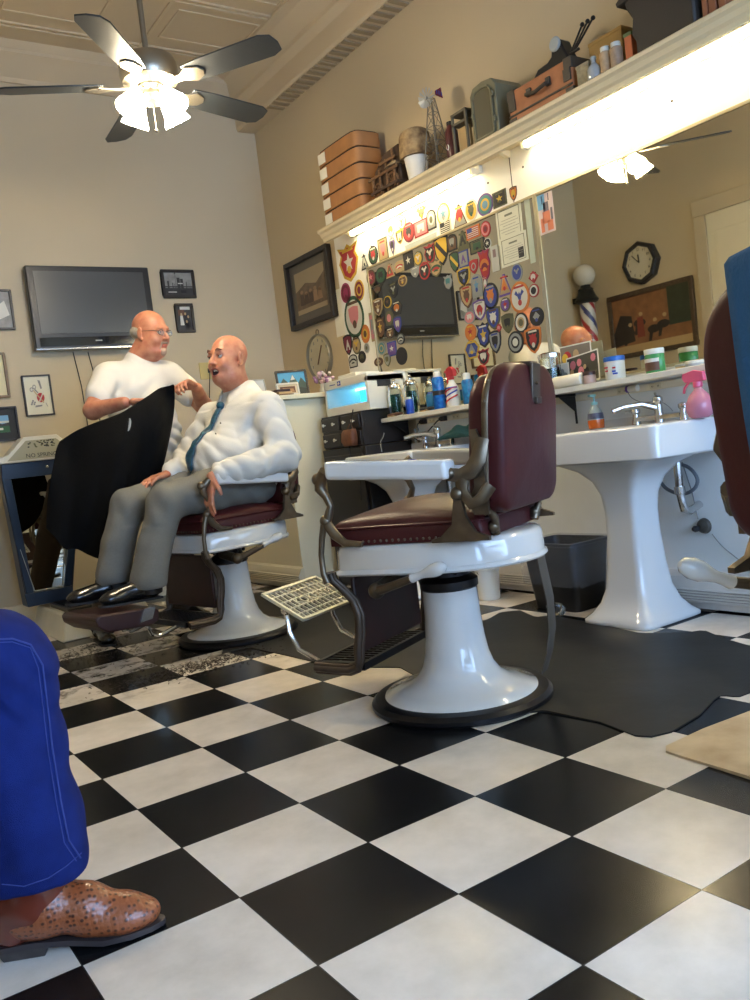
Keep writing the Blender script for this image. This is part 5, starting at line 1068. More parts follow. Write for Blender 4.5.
# suitcase
y0 = yy_(508,100,2.06); y1 = yy_(572,70,2.06); z1 = zz_(540,74,2.06); t = thing('small_suitcase', 'orange-tan suitcase with dark corners and handle on the high shelf', 'suitcase', (2.13,(y0+y1)/2,ZS))
SU = mat('suitcase_tan', (176,112,70), .55, noise=.25, nscale=16); SC_ = mat('suitcase_trim', (62,54,44), .5); m = MB().box((2.06,y1,ZS+.0005),(2.21,y0,z1)); m.build('case_body', SU, t, bevel=.008)
m = MB()
for ya2 in (y1,y0):
    for zc in (ZS,z1):
        sy = 1 if ya2 == y1 else -1; sz = 1 if zc == ZS else -1; a = (2.056,ya2-sy*.003,zc-sz*.003); b = (2.214,ya2+sy*.045,zc+sz*.045)
        m.box(tuple(min(p,q) for p, q in zip(a,b)), tuple(max(p,q) for p, q in zip(a,b)))
m.box((2.055,y1,ZS+(z1-ZS)*.30),(2.061,y0,ZS+(z1-ZS)*.36)); m.build('corner_guards', SC_, t, bevel=.006)
m = MB(); ym = (y0+y1)/2; zq = ZS+(z1-ZS)*.62; m.tube([(2.058,ym-.06,zq+.012),(2.035,ym-.058,zq),(2.028,ym,zq-.014),(2.035,ym+.058,zq),(2.058,ym+.06,zq+.012)], .009, 8)
for s in (-1,1): m.box((2.05,ym+s*.06-.012,zq-.005),(2.062,ym+s*.06+.012,zq+.03)); MB().box((2.052,ym+s*.17-.02,zq-.03),(2.062,ym+s*.17+.02,zq+.02)).build('clasp', SC_, t)
m.build('handle', SC_, t)
# black lamp-like machine standing on the suitcase
yb2 = yy_(562,60,2.12); zb = z1+.001; t = thing('old_hair_machine', 'black antique machine with a dial and three thin rods, on the suitcase', 'machine', (2.13,yb2,zb)); zt2 = zz_(563,36,2.12)
IR = mat('iron_black', (36,36,36), .4, metal=.5)
m = MB(); h = max(.12, zt2-zb); m.prism([(.16,0),(-.05,0),(-.05,.03),(-.03,h*.55),(-.015,h*.9),(.01,h),(.035,h*.9),(.045,h*.5),(.07,.05),(.13,.045),(.16,.02)], (2.10,yb2,zb), (0,1,0), (0,0,1), (.07,0,0)); m.build('machine_body', IR, t, bevel=.008)
m = MB().lathe([(.03,0),(.032,.006),(.026,.012),(0,.012)], (2.10,yb2+.01,zb+h*.8), (-1,0,0), 20); m.build('dial', SIL, t)
m = MB()
for k in range(3): a = Vector((2.12,yb2-.05-.012*k,zb+h*.30)); b = Vector((2.12,yb2-.13-.03*k,zb+h*.98)); m.tube([a,b], .0045, 6); m.sph(b, .010, 8)
m.cyl((2.12,yb2-.03,zb+h*.3),(2.12,yb2-.10,zb+h*.3), .006); m.build('thin_rods', IR, t)
# small boxes and bottles
def bxo(name, lab, cat, u0, u1, vt, x, dx, m_, lidm=None, ref=60):
    y0 = yy_(u0, ref, x); y1 = yy_(u1, ref-8, x); z1 = zz_((u0+u1)/2, vt, x); t = thing(name, lab, cat, (x+dx/2,(y0+y1)/2,ZS))
    MB().box((x,y1,ZS+.0005),(x+dx,y0,z1-.012)).build('body', m_, t, bevel=.003); MB().box((x-.002,y1-.002,z1-.016),(x+dx+.002,y0+.002,z1)).build('lid', lidm or m_, t, bevel=.003); return t
bxo('small_carton', 'small grey-cream printed carton, left of the clear bottle', 'carton', 575,587,64,2.05,.05, mat('carton',(168,156,126),.7,noise=.4,nscale=50))
y = yy_(594,68,2.05); z1 = zz_(593,57,2.05); H_ = z1-ZS; t = jar('glass_bottle', 'clear grey glass bottle between the small cartons on the high shelf', 'bottle', 2.05, y, ZS, [('bottle_body', [(.026,0),(.03,.004),(.03,H_*.5),(.024,H_*.62),(.010,H_*.75),(.010,H_*.92)], C_('bottle_grey',(158,160,160),.15)), ('stopper', [(.013,H_*.9),(.013,H_),(0,H_)], SIL)])
y0 = yy_(586,50,2.15); bxo('wooden_crate', 'yellow-brown tin box standing behind the little bottles', 'box', 588,622,34,2.13,.09, mat('tin_yellow',(160,124,62),.45,noise=.2,nscale=10), ref=45)
for u, vt, lab, c in ((606,47,'small cream bottle with a pale cap, left of its neighbour on the shelf',(190,158,120)), (617,42,'small tan bottle with a pale cap, beside the orange tin',(170,140,110))):
    y = yy_(u,60,2.06); z1 = zz_(u,vt,2.06); H_ = z1-ZS; jar('little_bottle', lab, 'bottle', 2.06, y, ZS, [('bottle_body', [(.024,0),(.026,.003),(.026,H_*.8),(.018,H_*.86)], mat('lb%d' % u, c, .5, noise=.3, nscale=40)), ('bottle_cap', [(.020,H_*.84),(.020,H_),(0,H_)], LGT)], group='little bottles on the high shelf')
bxo('small_tin', 'narrow orange tin against the black machine case', 'tin', 624,631,32,2.06,.05, C_('tin_or',(186,100,60),.5), C_('tin_gr',(90,110,70),.5), ref=42)
# black machine case with flared top
y0 = yy_(634,46,2.02); y1 = yy_(694,24,2.02); z1 = zz_(606,8,2.02); t = thing('machine_case', 'large black antique machine case, highest thing on the shelf', 'machine', (2.12,(y0+y1)/2,ZS)); L_ = y0-y1; H_ = z1-ZS
m = MB(); m.prism([(0,0),(L_,0),(L_,H_*.25),(L_*1.06,H_*.38),(L_*1.02,H_*.62),(L_*1.1,H_*.78),(L_*1.14,H_*.9),(L_*1.1,H_),(L_*.2,H_*1.0),(0,H_*.9)], (2.03,y1,ZS+.0005), (0,1,0), (0,0,1), (.18,0,0)); m.build('case_body', mat('case_black',(40,35,31),.55), t, bevel=.01)
m = MB(); m.prism([(L_*.9,H_*.95),(L_*1.24,H_*.90),(L_*1.26,H_*.97),(L_*1.0,H_*1.15),(L_*.6,H_*1.3),(L_*.1,H_*1.3),(0,H_*.9)], (2.02,y1,ZS), (0,1,0), (0,0,1), (.2,0,0)); m.build('top_flange', mat('case_black2',(46,38,32),.5), t, bevel=.004)
for k, (u0,u1) in enumerate(((701,708),(708,717),(718,727))):
    y0 = yy_(u0,12,2.05); y1 = yy_(u1,8,2.05); z1 = ZS+.17-.02*k; t = thing('wooden_block', ['reddish wooden block beside the black case','reddish wooden block between two others at the top right','short reddish wooden block nearest the right photo edge'][k], 'block', (2.09,(y0+y1)/2,ZS), group='reddish wooden blocks on the high shelf')
    MB().box((2.05,y1+.003,ZS+.0005),(2.13,y0-.003,z1-.02)).build('block_body', mat('red_wood',(150,92,60),.6,noise=.3,nscale=15), t, bevel=.004); MB().box((2.055,y1+.006,z1-.02),(2.125,y0-.006,z1)).build('block_cap', TAN, t, bevel=.003)
# ================================================================== UNIFORM PATCHES ON THE PANEL AND THE MIRROR
PC = dict(r=(168,40,44), m=(112,28,48), g=(40,80,56), o=(88,88,60), y=(206,168,50), O=(204,116,48), b=(48,66,140), k=(30,30,32), w=(208,206,192), s=(140,144,140), t=(170,146,104), p=(206,126,130), v=(100,72,142), n=(90,62,44), T=(60,120,122), c=(92,140,168), M=(150,44,84))
PM = {k: mat('patch_'+k, tuple(int(q*.86+4) for q in v), .8, bump=.25, bscale=700) for k, v in PC.items()}
def shp(kind):
    if kind == 'oval': return circ(0,0,1,1,24)
    if kind == 'rect': return [(-1,-1),(1,-1),(1,1),(-1,1)]
    if kind == 'tri': return [(-1,-1),(1,-1),(.12,.95),(-.12,.95)]
    if kind == 'dia': return [(0,-1),(1,0),(0,1),(-1,0)]
    if kind == 'shield': return [(0,-1),(.45,-.75),(.85,-.3),(1,.3),(1,.85),(.5,.95),(0,1),(-.5,.95),(-1,.85),(-1,.3),(-.85,-.3),(-.45,-.75)]
    if kind == 'arch': return [(-.9,-1),(.9,-1),(1,.1)]+[(math.cos(R(a)), .3+.7*math.sin(R(a))) for a in range(10, 171, 16)]+[(-1,.1)]
    if kind == 'tear': return [(0,-1),(.5,-.3)]+[(.8*math.cos(R(a)), .35+.65*math.sin(R(a))) for a in range(-10, 191, 20)]+[(-.5,-.3)]
    if kind == 'pent': return [(-.55,-1),(.55,-1),(1,.1),(.5,.8),(0,1),(-.5,.8),(-1,.1)]
    if kind == 'badge': return [(0,-1),(.6,-.7),(.95,.1),(.7,.5),(1,.95),(.3,.8),(0,1),(-.3,.8),(-1,.95),(-.7,.5),(-.95,.1),(-.6,-.7)]
    if kind == 'star': return [((1 if i % 2 == 0 else .42)*math.sin(math.pi*i/5), (1 if i % 2 == 0 else .42)*math.cos(math.pi*i/5)) for i in range(10)]
    if kind == 'wings': return [(-1,.5),(-.4,.1),(0,-.9),(.4,.1),(1,.5),(.6,.9),(.2,.35),(0,.7),(-.2,.35),(-.6,.9)]
def patch(desc, u, v, w, h, shape, cols, motif='oval', on='m'):
    """one embroidered patch: border, field, raised motif"""
    w *= 1.1; h *= 1.1; x = XM-.0065 if on == 'm' else XM-.0005
    a = onx(u-w/2, v, x); b = onx(u+w/2, v, x); hh = h/2/CF*_depth(onx(u, v, x)); c = onx(u, v, x); hw = abs(a[1]-b[1])/2
    m = MB(); ux = Vector((0,-1,0)); uy = Vector((0,0,1)); n = Vector((-1,0,0)); P = shp(shape); q = lambda s, dx=0, dy=0, pp=P: [((p[0]*s+dx)*hw, (p[1]*s+dy)*hh) for p in pp]
    m.prism(q(1), c, ux, uy, n*.0022, 0); m.prism(q(.82), Vector(c)+n*.0022, ux, uy, n*.0006, 1)
    z = Vector(c)+n*.0028; k3 = 3 if len(cols) > 3 else 2
    if motif == 'diag': m.prism([(-.8*hw,.45*hh),(.55*hw,-.6*hh),(.72*hw,-.3*hh),(-.6*hw,.72*hh)], z, ux, uy, n*.0004, 2)
    elif motif == 'stripes':
        for k in range(5): y0 = -.7+k*.31; m.prism([(-.8*hw,y0*hh),(.8*hw,y0*hh),(.8*hw,(y0+.15)*hh),(-.8*hw,(y0+.15)*hh)], z, ux, uy, n*.0004, 2)
        if k3 == 3: m.prism([(-.82*hw,.1*hh),(-.1*hw,.1*hh),(-.1*hw,.8*hh),(-.82*hw,.8*hh)], z+n*.0004, ux, uy, n*.0003, 3)
    elif motif == 'ring':
        m.prism(q(.55, 0, 0, circ(0,0,1,1,20)), z, ux, uy, n*.0004, 2); m.prism(q(.36, 0, 0, circ(0,0,1,1,16)), z+n*.0004, ux, uy, n*.0003, k3 if k3 == 3 else 1)
    elif motif == 'arcs':
        for s, mi in ((.78,2),(.58,k3),(.36,2)): m.prism([(p[0]*s*hw, (-.6+(p[1]+1)*.62*s)*hh) for p in [(math.cos(R(a)), math.sin(R(a))) for a in range(0, 181, 15)]], z+n*(.0003*(1-s)), ux, uy, n*.0003, mi)
    else:
        m.prism(q(.5, 0, .02, shp(motif)), z, ux, uy, n*.0004, 2); m.prism(q(.2, 0, -.35, circ(0,0,1,1,10)), z+n*.0004, ux, uy, n*.0003, k3); m.prism([(-.55*hw,.6*hh),(.55*hw,.6*hh),(.5*hw,.74*hh),(-.5*hw,.74*hh)], z, ux, uy, n*.0003, k3)
    lab = desc+(' patch stuck on the mirror' if on == 'm' else ' patch on the white panel beside the mirror' if u < 368 else ' patch on the white panel above the mirror')
    return solo('uniform_patch', m, [PM[k] for k in cols], lab, 'patch', group='uniform patches around the left mirror', flat=True)
def _depth(p): return float((np.array(p)-CC) @ CFW)
PATCHES = [
('large red shield with gold border and scroll',349,263,19,34,'badge','yrwy','star','p'),('small dark triangular patch with white sword',364.5,261.7,7,14,'tri','kswk','tri','p'),
('oval red, green and black eagle',373.4,255.2,9,17,'oval','kgrw','badge','p'),('upright tan and pink rectangular',383.2,249.6,9,21,'rect','otpr','shield','p'),('purple arrowhead on white',392.5,246.3,7,17,'tear','svkw','tear','p'),
('plain magenta oval',345.9,293,9,18,'oval','MmMm','oval','p'),('gold and maroon ringed oval',359.4,290.2,9,19,'oval','ymym','ring','p'),
('dull red-brown oval',371,277.6,8,14,'oval','nmpn','star','m'),('dark green round',380.9,275.7,10,15,'oval','kgkg','badge','m'),('red and tan triangular',389.8,270.1,8,13,'tri','trot','tri','m'),
('black winged leaf-shaped',377.6,289.8,11,11,'wings','kkno','oval','m'),('black crossed-figure',393.5,290,9,15,'badge','kkso','wings','m'),
('large green wreath with a pink centre',354.3,317,18,38,'oval','gwpn','shield','p'),('bright orange oval',365.5,333.9,8,17,'oval','OOyn','ring','p'),('narrow dark maroon banner with white Y',348.2,345,8,19,'shield','kmwm','tri','p'),
('olive-tan oval eagle',356.6,345,8,17,'oval','oty n'.replace(' ',''),'wings','p'),('faint small grey round',366.9,347.9,5,10,'oval','wsso','ring','p'),('black and white arched',353.3,361,8,12,'arch','kwkw','arcs','p'),('plain black oval',362.2,357,7,11,'oval','kkok','oval','p'),
('tan shield with dark star',378,307.3,9,16,'shield','tntw','star','m'),('small gold and black round',387.6,302,7,11,'oval','yknk','star','m'),('black badge with a gold ball and white collar',396.8,307.7,10,13,'pent','kkOw','oval','m'),
('pink flower round with green edge',389.3,318,7,13,'oval','oopp','ring','m'),('tall brown badge with gold crown',380.4,327.3,8,18,'badge','nnyt','star','m'),('dark round patch with a brown bird',390.2,333,8,10,'oval','kntw','wings','m'),
('small violet and blue shield',397.7,324.5,7,14,'shield','bvwv','shield','m'),('teal and tan round',381.8,348.4,7,12,'oval','sTtT','ring','m'),('square violet and white',392,348.8,8,13,'rect','bvwv','star','m'),
('large black oval',401.6,356,10,16,'oval','kkkk','oval','m'),('narrow grey-olive shield',387.4,360,6,12,'shield','osos','shield','m'),('lowest brown round',378.6,361.9,8,8,'oval','nntn','ring','m'),
('long thin pink strip',372.5,327,4,26,'rect','tpsp','rect','m'),('dark round patch with silver arc',400.8,339,7,10,'oval','kskw','arcs','m'),
('white shield with yellow dot under the light',390.7,229.9,9,14,'shield','swyw','oval','p'),('pale green and yellow bird',401.9,222,9,14,'badge','ywoy','wings','p'),('yellow and black shield with white bar',399.8,236.9,7,13,'shield','ykwy','rect','p'),
('red-brown rose-shaped round',409,232.2,11,18,'oval','mrkp','badge','p'),('wide pink trapezoid lettered',421,228,13,14,'rect','rpwp','rect','p'),('blue and yellow winged',421.5,213,11,15,'wings','byoy','oval','p'),
('grey-green arched',431.4,219.6,9,18,'arch','kswo','ring','p'),('pale blue oval with broad yellow ring',443.5,214,12,20,'oval','ywcs','star','p'),('black and white diagonally striped',445.4,227,11,11,'rect','wkwk','stripes','p'),
('black rectangular patch with a white star',408.5,260.7,9,15,'rect','kkwk','star','m'),('small olive round with a pale bird',418.3,258.4,8,13,'oval','oyws','wings','m'),('red-edged black patch with white wings',430,253.7,11,18,'badge','rkwr','wings','m'),
('large yellow shield with a black diagonal bar',441.6,250.4,13,27,'shield','kykn','diag','m'),('small tan rainbow arch',399.6,266.3,9,10,'arch','ttrw','arcs','m'),('dark red oval with a pale bird',424.7,270.7,10,16,'oval','rkwr','wings','m'),
('tan bear with a green cap',436,268,12,16,'badge','otgr','arcs','m'),('pale silver shield',415.3,272,8,10,'shield','sssw','oval','m'),('tan and brown star',402.7,280.7,8,10,'oval','tnty','star','m'),('silver-green badge at the television reflection',448.2,282,8,13,'badge','ssTs','shield','m'),
('grey tank triangle over red and yellow bars',459.6,215.5,13,21,'tri','nsry','oval','p'),('upright oval with gold ring and green centre',471.3,210.3,12,20,'oval','wyog','badge','p'),('large purple-ringed teal round',485.3,204.7,15,20,'oval','vTyc','ring','p'),
('black rectangular patch with a yellow star',499.7,198.7,13,14,'rect','okyo','star','p'),('small orange shield, rightmost on the panel',513.6,193.6,7,13,'shield','nOyn','oval','p'),
('small striped flag',473.1,232.3,13,11,'rect','Orwb','stripes','m'),('small red round with a darker ring',485.7,229,9,14,'oval','rprm','ring','m'),('plain olive triangular',462.9,240.2,12,18,'tri','ooko','tri','m'),
('dark bell-shaped patch with a grey centre',452.1,242.6,9,15,'arch','knsk','shield','m'),('dark camouflage double-rectangle',477.3,246,14,12,'rect','kogk','rect','m'),('small black and white round',487.6,243.5,7,10,'oval','wkwk','star','m'),
('green leaf shield with a yellow figure',454.7,262,9,19,'shield','kgyo','diag','m'),('purple and grey square',463.6,259,9,15,'rect','bsvs','tri','m'),('small red square shield with a grey centre',473.9,266.6,8,13,'shield','rrsr','ring','m'),
('tall magenta shield topped by a star',484.6,264.7,11,29,'badge','MrOm','arcs','m'),('gold shield with a grey eagle',464,277.3,12,18,'shield','yksb','wings','m'),('grey-green lettered badge',476.7,285.7,10,21,'arch','sscb','star','m'),
('tan shield with a brown horseman',466.9,296,12,22,'shield','ntnr','badge','m'),('black oval with an orange boot-shaped centre',490.7,296,14,24,'oval','kbOs','badge','m'),('small grey bird-shaped',485.5,283,5,13,'tear','smwp','oval','m'),
('blue oval with a pale grey ring',517,272.4,10,16,'oval','sbsb','wings','m'),('small red diamond with white figures',533.4,277,9,11,'dia','rrwr','oval','m'),('red-ringed round with a black dot',533.9,290.6,9,12,'oval','rwkk','ring','m'),
('orange and purple fan-shaped',504.5,284.6,12,20,'tri','vtOr','tri','m'),('largest round white patch with red and blue',519.9,297.2,18,28,'oval','Owbr','wings','m'),('small purple-red round',505.4,304.6,9,13,'oval','ovrw','star','m'),
('purple, white and red state-shaped',480,310,12,19,'shield','vwrs','pent','m'),('pink round patch with an animal',469.7,317.3,10,12,'oval','spwp','badge','m'),('orange and red round',470.6,332.2,10,15,'oval','OOry','star','m'),
('dark blue badge with a gold sun',483.7,335,13,23,'badge','kbyw','star','m'),('blue and gold pentagon',472,349,14,17,'pent','ybsy','tri','m'),('black patch with a white mask, above the white case',483.7,357,11,15,'badge','rkwm','shield','m'),
('blue and white horse shield with dark edge',493.5,318.2,13,21,'shield','obwn','badge','m'),('charcoal shield with grey edge',495.4,342,11,21,'shield','kskb','shield','m'),('plain olive-green shield',507.7,323.5,11,18,'shield','ooko','shield','m'),
('tan round patch with dark green ring',521.3,322.6,12,18,'oval','kwto','ring','m'),('black round patch with a blue-grey cross',536.7,316.5,13,17,'oval','kksb','dia','m'),('grey round patch with a black ring',515.7,342.2,14,20,'oval','kskw','ring','m'),
('black patch with a red animal and gold edge',533.5,340.3,15,24,'shield','Okrw','badge','m'),('small red fragment',499,328,5,8,'dia','rrpr','oval','m')]
for d in PATCHES: patch(d[0], *d[1:5], d[5], d[6], d[7], d[8])
# papers on the mirror
def sheet(name, lab, cat, u0, v0, u1, v1, x, m_, extra=None, quad=None):
    a = onx(u0, v0, x); b = onx(u1, v1, x); y0, y1 = a[1], b[1]; z1 = a[2]; z0 = b[2]
    mb = MB(); mb.box((x-.0008, y1, z0), (x, y0, z1), mi=0)
    if extra: extra(lambda s0, t0, s1, t1, mi: mb.box((x-.0014, y0+(y1-y0)*s1, z0+(z1-z0)*t0), (x-.0008, y0+(y1-y0)*s0, z0+(z1-z0)*t1), mi=mi))
    return solo(name, mb, m_, lab, cat, flat=True)
def cert(P):
    P(.08,.08,.92,.10,1); P(.08,.90,.92,.92,1); P(.08,.08,.10,.92,1); P(.90,.08,.92,.92,1); P(.35,.72,.65,.78,1)
    for k, w in enumerate((.3,.36,.25,.38,.33,.2)): P(.5-w,.62-k*.08,.5+w,.635-k*.08,2)
CP = [mat('cert_paper',(206,204,180),.6), mat('cert_line',(110,112,92),.6), mat('cert_text',(150,150,132),.6), PHD]
sheet('certificate', 'upper of two framed-border certificates on the mirror', 'certificate', 495,211,524,236, XM-.0062, CP, cert)
sheet('certificate', 'lower certificate with a small portrait photo on the mirror', 'certificate', 499,240,529,259, XM-.0075, CP, lambda P: (cert(P), P(.66,.14,.86,.5,3)))
sheet('paper_sheet', 'blank pale green sheet behind the right edges of the certificates', 'paper', 524,201,536,262, XM-.0045-.002, [mat('pale_green',(176,182,158),.6)])
sheet('paper_sheet', 'thin grey translucent sheet left of the lower certificate', 'paper', 490,247,500,270, XM-.0088, [mat('tracing',(170,168,156),.6), mat('tr2',(120,96,96),.6)], lambda P: P(.3,.55,.7,.85,1))
sheet('picture_card', 'colourful cartoon deer card at the top corner of the large mirror', 'card', 536,197,556,230, XM-.0062, [mat('card_bg',(196,176,170),.5), C_('card_sky',(110,160,190)), C_('card_org',(206,120,86)), C_('card_gry',(96,90,100))],
      lambda P: (P(0,.62,.5,1,1), P(.3,.25,.75,.55,2), P(.15,.05,.35,.4,2), P(.55,.05,.9,.3,2), P(.38,.55,.7,.78,3), P(.3,.75,.36,.95,3), P(.7,.8,.76,.98,3), P(.8,.3,.92,.6,3)))
sheet('printed_strip', 'row of small grey name tapes on the panel under the light', 'name tapes', 405,246,437,230+8, XM-.0005, [mat('tape_grey',(150,158,158),.7)])
# ================================================================== PEOPLE: smooth-blended solids meshed with surface nets
class Sdf:
    def __init__(s): s.p = []; s.sub = []; s.M = Matrix.Identity(4)
    def _w(s, p): return np.array(s.M @ Vector(p))
    def cap(s, a, b, r1, r2=None, k=.02, flat=None):
        s.p.append(('c', s._w(a), s._w(b), r1, r1 if r2 is None else r2, k, None, None)); return s
    def chain(s, pts, rs, k=.02):
        for i in range(len(pts)-1): s.cap(pts[i], pts[i+1], rs[i], rs[i+1], k)
        return s
    def ell(s, c, r, rot=None, k=.02, sub=False, ks=.008):
        Rm = s.M.to_3x3() @ (rot or Matrix.Identity(3)); q = ('e', s._w(c), None, np.array(r, float), None, k, np.array(Rm), None)
        (s.sub if sub else s.p).append((q, ks) if sub else q); return s
    def _d(s, q, P):
        if q[0] == 'c':
            a, b, r1, r2 = q[1], q[2], q[3], q[4]; ab = b-a; L = max(1e-9, float(ab @ ab)); t = np.clip(((P-a) @ ab)/L, 0, 1)
            return np.linalg.norm(P-a-t[..., None]*ab, axis=-1)-(r1+(r2-r1)*t)
        X = (P-q[1]) @ q[6]; r = q[3]; k0 = np.linalg.norm(X/r, axis=-1); k1 = np.linalg.norm(X/(r*r), axis=-1)
        return k0*(k0-1)/np.maximum(k1, 1e-9)
    def _bb(s, q, m):
        if q[0] == 'c': R_ = max(q[3], q[4]); lo = np.minimum(q[1], q[2])-R_; hi = np.maximum(q[1], q[2])+R_
        else: R_ = float(max(q[3])); lo = q[1]-R_; hi = q[1]+R_
        return lo-m, hi+m
    def mesh(s, h, fn=None):
        los, his = zip(*[s._bb(q, h*3) for q in s.p]); lo = np.min(los, 0); hi = np.max(his, 0); n = np.ceil((hi-lo)/h).astype(int)+1
        F = np.full(n, 1.0, np.float32); ax = [lo[i]+h*np.arange(n[i]) for i in range(3)]
        def win(q, m):
            a, b = s._bb(q, m); i0 = np.maximum(0, np.floor((a-lo)/h).astype(int)); i1 = np.minimum(n, np.ceil((b-lo)/h).astype(int)+1)
            sl = tuple(slice(i0[i], i1[i]) for i in range(3)); G = np.stack(np.meshgrid(*[ax[i][sl[i]] for i in range(3)], indexing='ij'), -1); return sl, G
        for q in s.p:
            sl, G = win(q, max(.03, q[5]*2)); d = s._d(q, G); f = F[sl]; k = q[5]
            hh = np.clip(.5+.5*(f-d)/k, 0, 1); F[sl] = f*(1-hh)+d*hh-k*hh*(1-hh)
        for q, k in s.sub:
            sl, G = win(q, .02); d = -s._d(q, G); f = F[sl]; hh = np.clip(.5-.5*(f-d)/k, 0, 1); F[sl] = f*(1-hh)+d*hh+k*hh*(1-hh)
        if fn is not None:
            G = np.stack(np.meshgrid(*ax, indexing='ij'), -1); m = np.abs(F) < .05; F[m] += fn(G[m])
        return surface_nets(F, lo, h)
def surface_nets(F, lo, h):
    S = F < 0; n = np.array(F.shape); c = [(i, j, k) for i in (0,1) for j in (0,1) for k in (0,1)]
    cs = lambda A, o: A[o[0]:n[0]-1+o[0], o[1]:n[1]-1+o[1], o[2]:n[2]-1+o[2]]
    cnt = sum(cs(S, o).astype(np.int8) for o in c); act = (cnt > 0) & (cnt < 8); I = np.argwhere(act); idx = -np.ones(act.shape, np.int64); idx[act] = np.arange(len(I))
    acc = np.zeros((len(I), 3)); num = np.zeros(len(I)); V = {o: F[I[:,0]+o[0], I[:,1]+o[1], I[:,2]+o[2]] for o in c}
    for a in c:
        for d in range(3):
            if a[d]: continue
            b = list(a); b[d] = 1; b = tuple(b); m = (V[a] < 0) != (V[b] < 0); t = V[a][m]/(V[a][m]-V[b][m])
            p = np.tile(np.array(a, float), (m.sum(), 1)); p[:, d] += t; acc[m] += p; num[m] += 1
    verts = lo+h*(I+acc/num[:, None]); faces = []
    for d in range(3):
        u, v = (d+1) % 3, (d+2) % 3; sl0 = [slice(None)]*3; sl1 = [slice(None)]*3; sl0[d] = slice(0, -1); sl1[d] = slice(1, None)
        A = S[tuple(sl0)]; B = S[tuple(sl1)]; E = np.argwhere(A != B); E = E[(E[:, u] > 0) & (E[:, v] > 0) & (E[:, u] < n[u]-1) & (E[:, v] < n[v]-1)]
        q = []
        for du, dv in ((-1,-1),(0,-1),(0,0),(-1,0)): e = E.copy(); e[:, u] += du; e[:, v] += dv; q.append(idx[e[:,0], e[:,1], e[:,2]])
        q = np.stack(q, 1); fl = A[E[:,0], E[:,1], E[:,2]]; q[~fl] = q[~fl][:, ::-1]; faces.append(q)
    return verts, np.concatenate(faces)
def sdf_obj(name, sd, h, m, parent, fn=None, matfn=None, smooth=2):
    V, Fc = sd.mesh(h, fn)
    if smooth:                                   # light relaxing of the net
        for _ in range(smooth):
            acc = np.zeros_like(V); num = np.zeros(len(V))
            for a, b in ((0,1),(1,2),(2,3),(3,0)):
                np.add.at(acc, Fc[:, a], V[Fc[:, b]]); np.add.at(acc, Fc[:, b], V[Fc[:, a]]); np.add.at(num, Fc[:, a], 1); np.add.at(num, Fc[:, b], 1)
            V = V*.5+.5*acc/num[:, None]
    org = np.array(parent['_o']) if parent is not None else np.zeros(3)
    me = bpy.data.meshes.new(name); me.vertices.add(len(V)); me.vertices.foreach_set('co', (V-org).ravel()); nf = len(Fc)
    me.loops.add(nf*4); me.polygons.add(nf); me.loops.foreach_set('vertex_index', Fc.ravel().astype(np.int32)); me.polygons.foreach_set('loop_start', np.arange(0, nf*4, 4, dtype=np.int32)); me.polygons.foreach_set('loop_total', np.full(nf, 4, np.int32))
    ms = m if isinstance(m, (list, tuple)) else [m]
    for x in ms: me.materials.append(x)
    if matfn is not None: me.polygons.foreach_set('material_index', matfn(V[Fc].mean(1)).astype(np.int32))
    me.update(calc_edges=True); me.validate(); me.shade_smooth()
    o = bpy.data.objects.new(name, me); COL.objects.link(o)
    if parent is not None: o.parent = parent; o['_o'] = parent['_o']
    return o
def frame(o, fwd, up=(0,0,1)):
    f = Vector(fwd).normalized(); l = Vector(up).cross(f).normalized(); u = f.cross(l)
    return Matrix(((f.x,l.x,u.x,o[0]),(f.y,l.y,u.y,o[1]),(f.z,l.z,u.z,o[2]),(0,0,0,1)))
def head(sd, M, mouth=False, heavy=1.0):
    sd.M = M
    sd.ell((-.018,0,.035), (.098,.078,.088), k=.01).ell((.028,0,-.03), (.064,.064,.085), k=.03).ell((.052,0,-.098), (.034,.036,.026), k=.03)
    sd.ell((.01,0,-.098), (.060,.060*heavy,.045), k=.03)
    for s in (-1,1):
        sd.ell((.052,.040*s,-.035), (.032,.026,.030), k=.02); sd.ell((.005,.052*s,-.07), (.04,.022,.045), k=.03)
    sd.cap((.078,-.034,.026), (.078,.034,.026), .013, k=.018)
    sd.cap((.086,0,.016), (.112,0,-.026), .008, .0115, k=.010)
    for s in (-1,1): sd.ell((.100,.0125*s,-.030), (.011,.008,.008), k=.006)
    for s in (-1,1): sd.ell((.096,.033*s,.006), (.016,.020,.013), sub=True, ks=.012)
    if mouth:
        sd.cap((.088,-.016,-.056), (.088,.016,-.056), .0085, k=.008); sd.cap((.083,-.014,-.090), (.083,.014,-.090), .0085, k=.008)
        sd.ell((.096,0,-.073), (.026,.021,.0145), sub=True, ks=.004)
    else:
        sd.cap((.088,-.019,-.060), (.088,.019,-.060), .006, k=.006); sd.cap((.086,-.016,-.070), (.086,.016,-.070), .006, k=.005)
    for s in (-1,1):
        sd.ell((-.010,.085*s,-.004), (.020,.010,.034), rot=Matrix.Rotation(R(18*s),3,'Z'), k=.004); sd.ell((-.004,.096*s,-.002), (.010,.006,.020), sub=True, ks=.003); sd.ell((-.002,.083*s,-.032), (.009,.008,.010), k=.004)
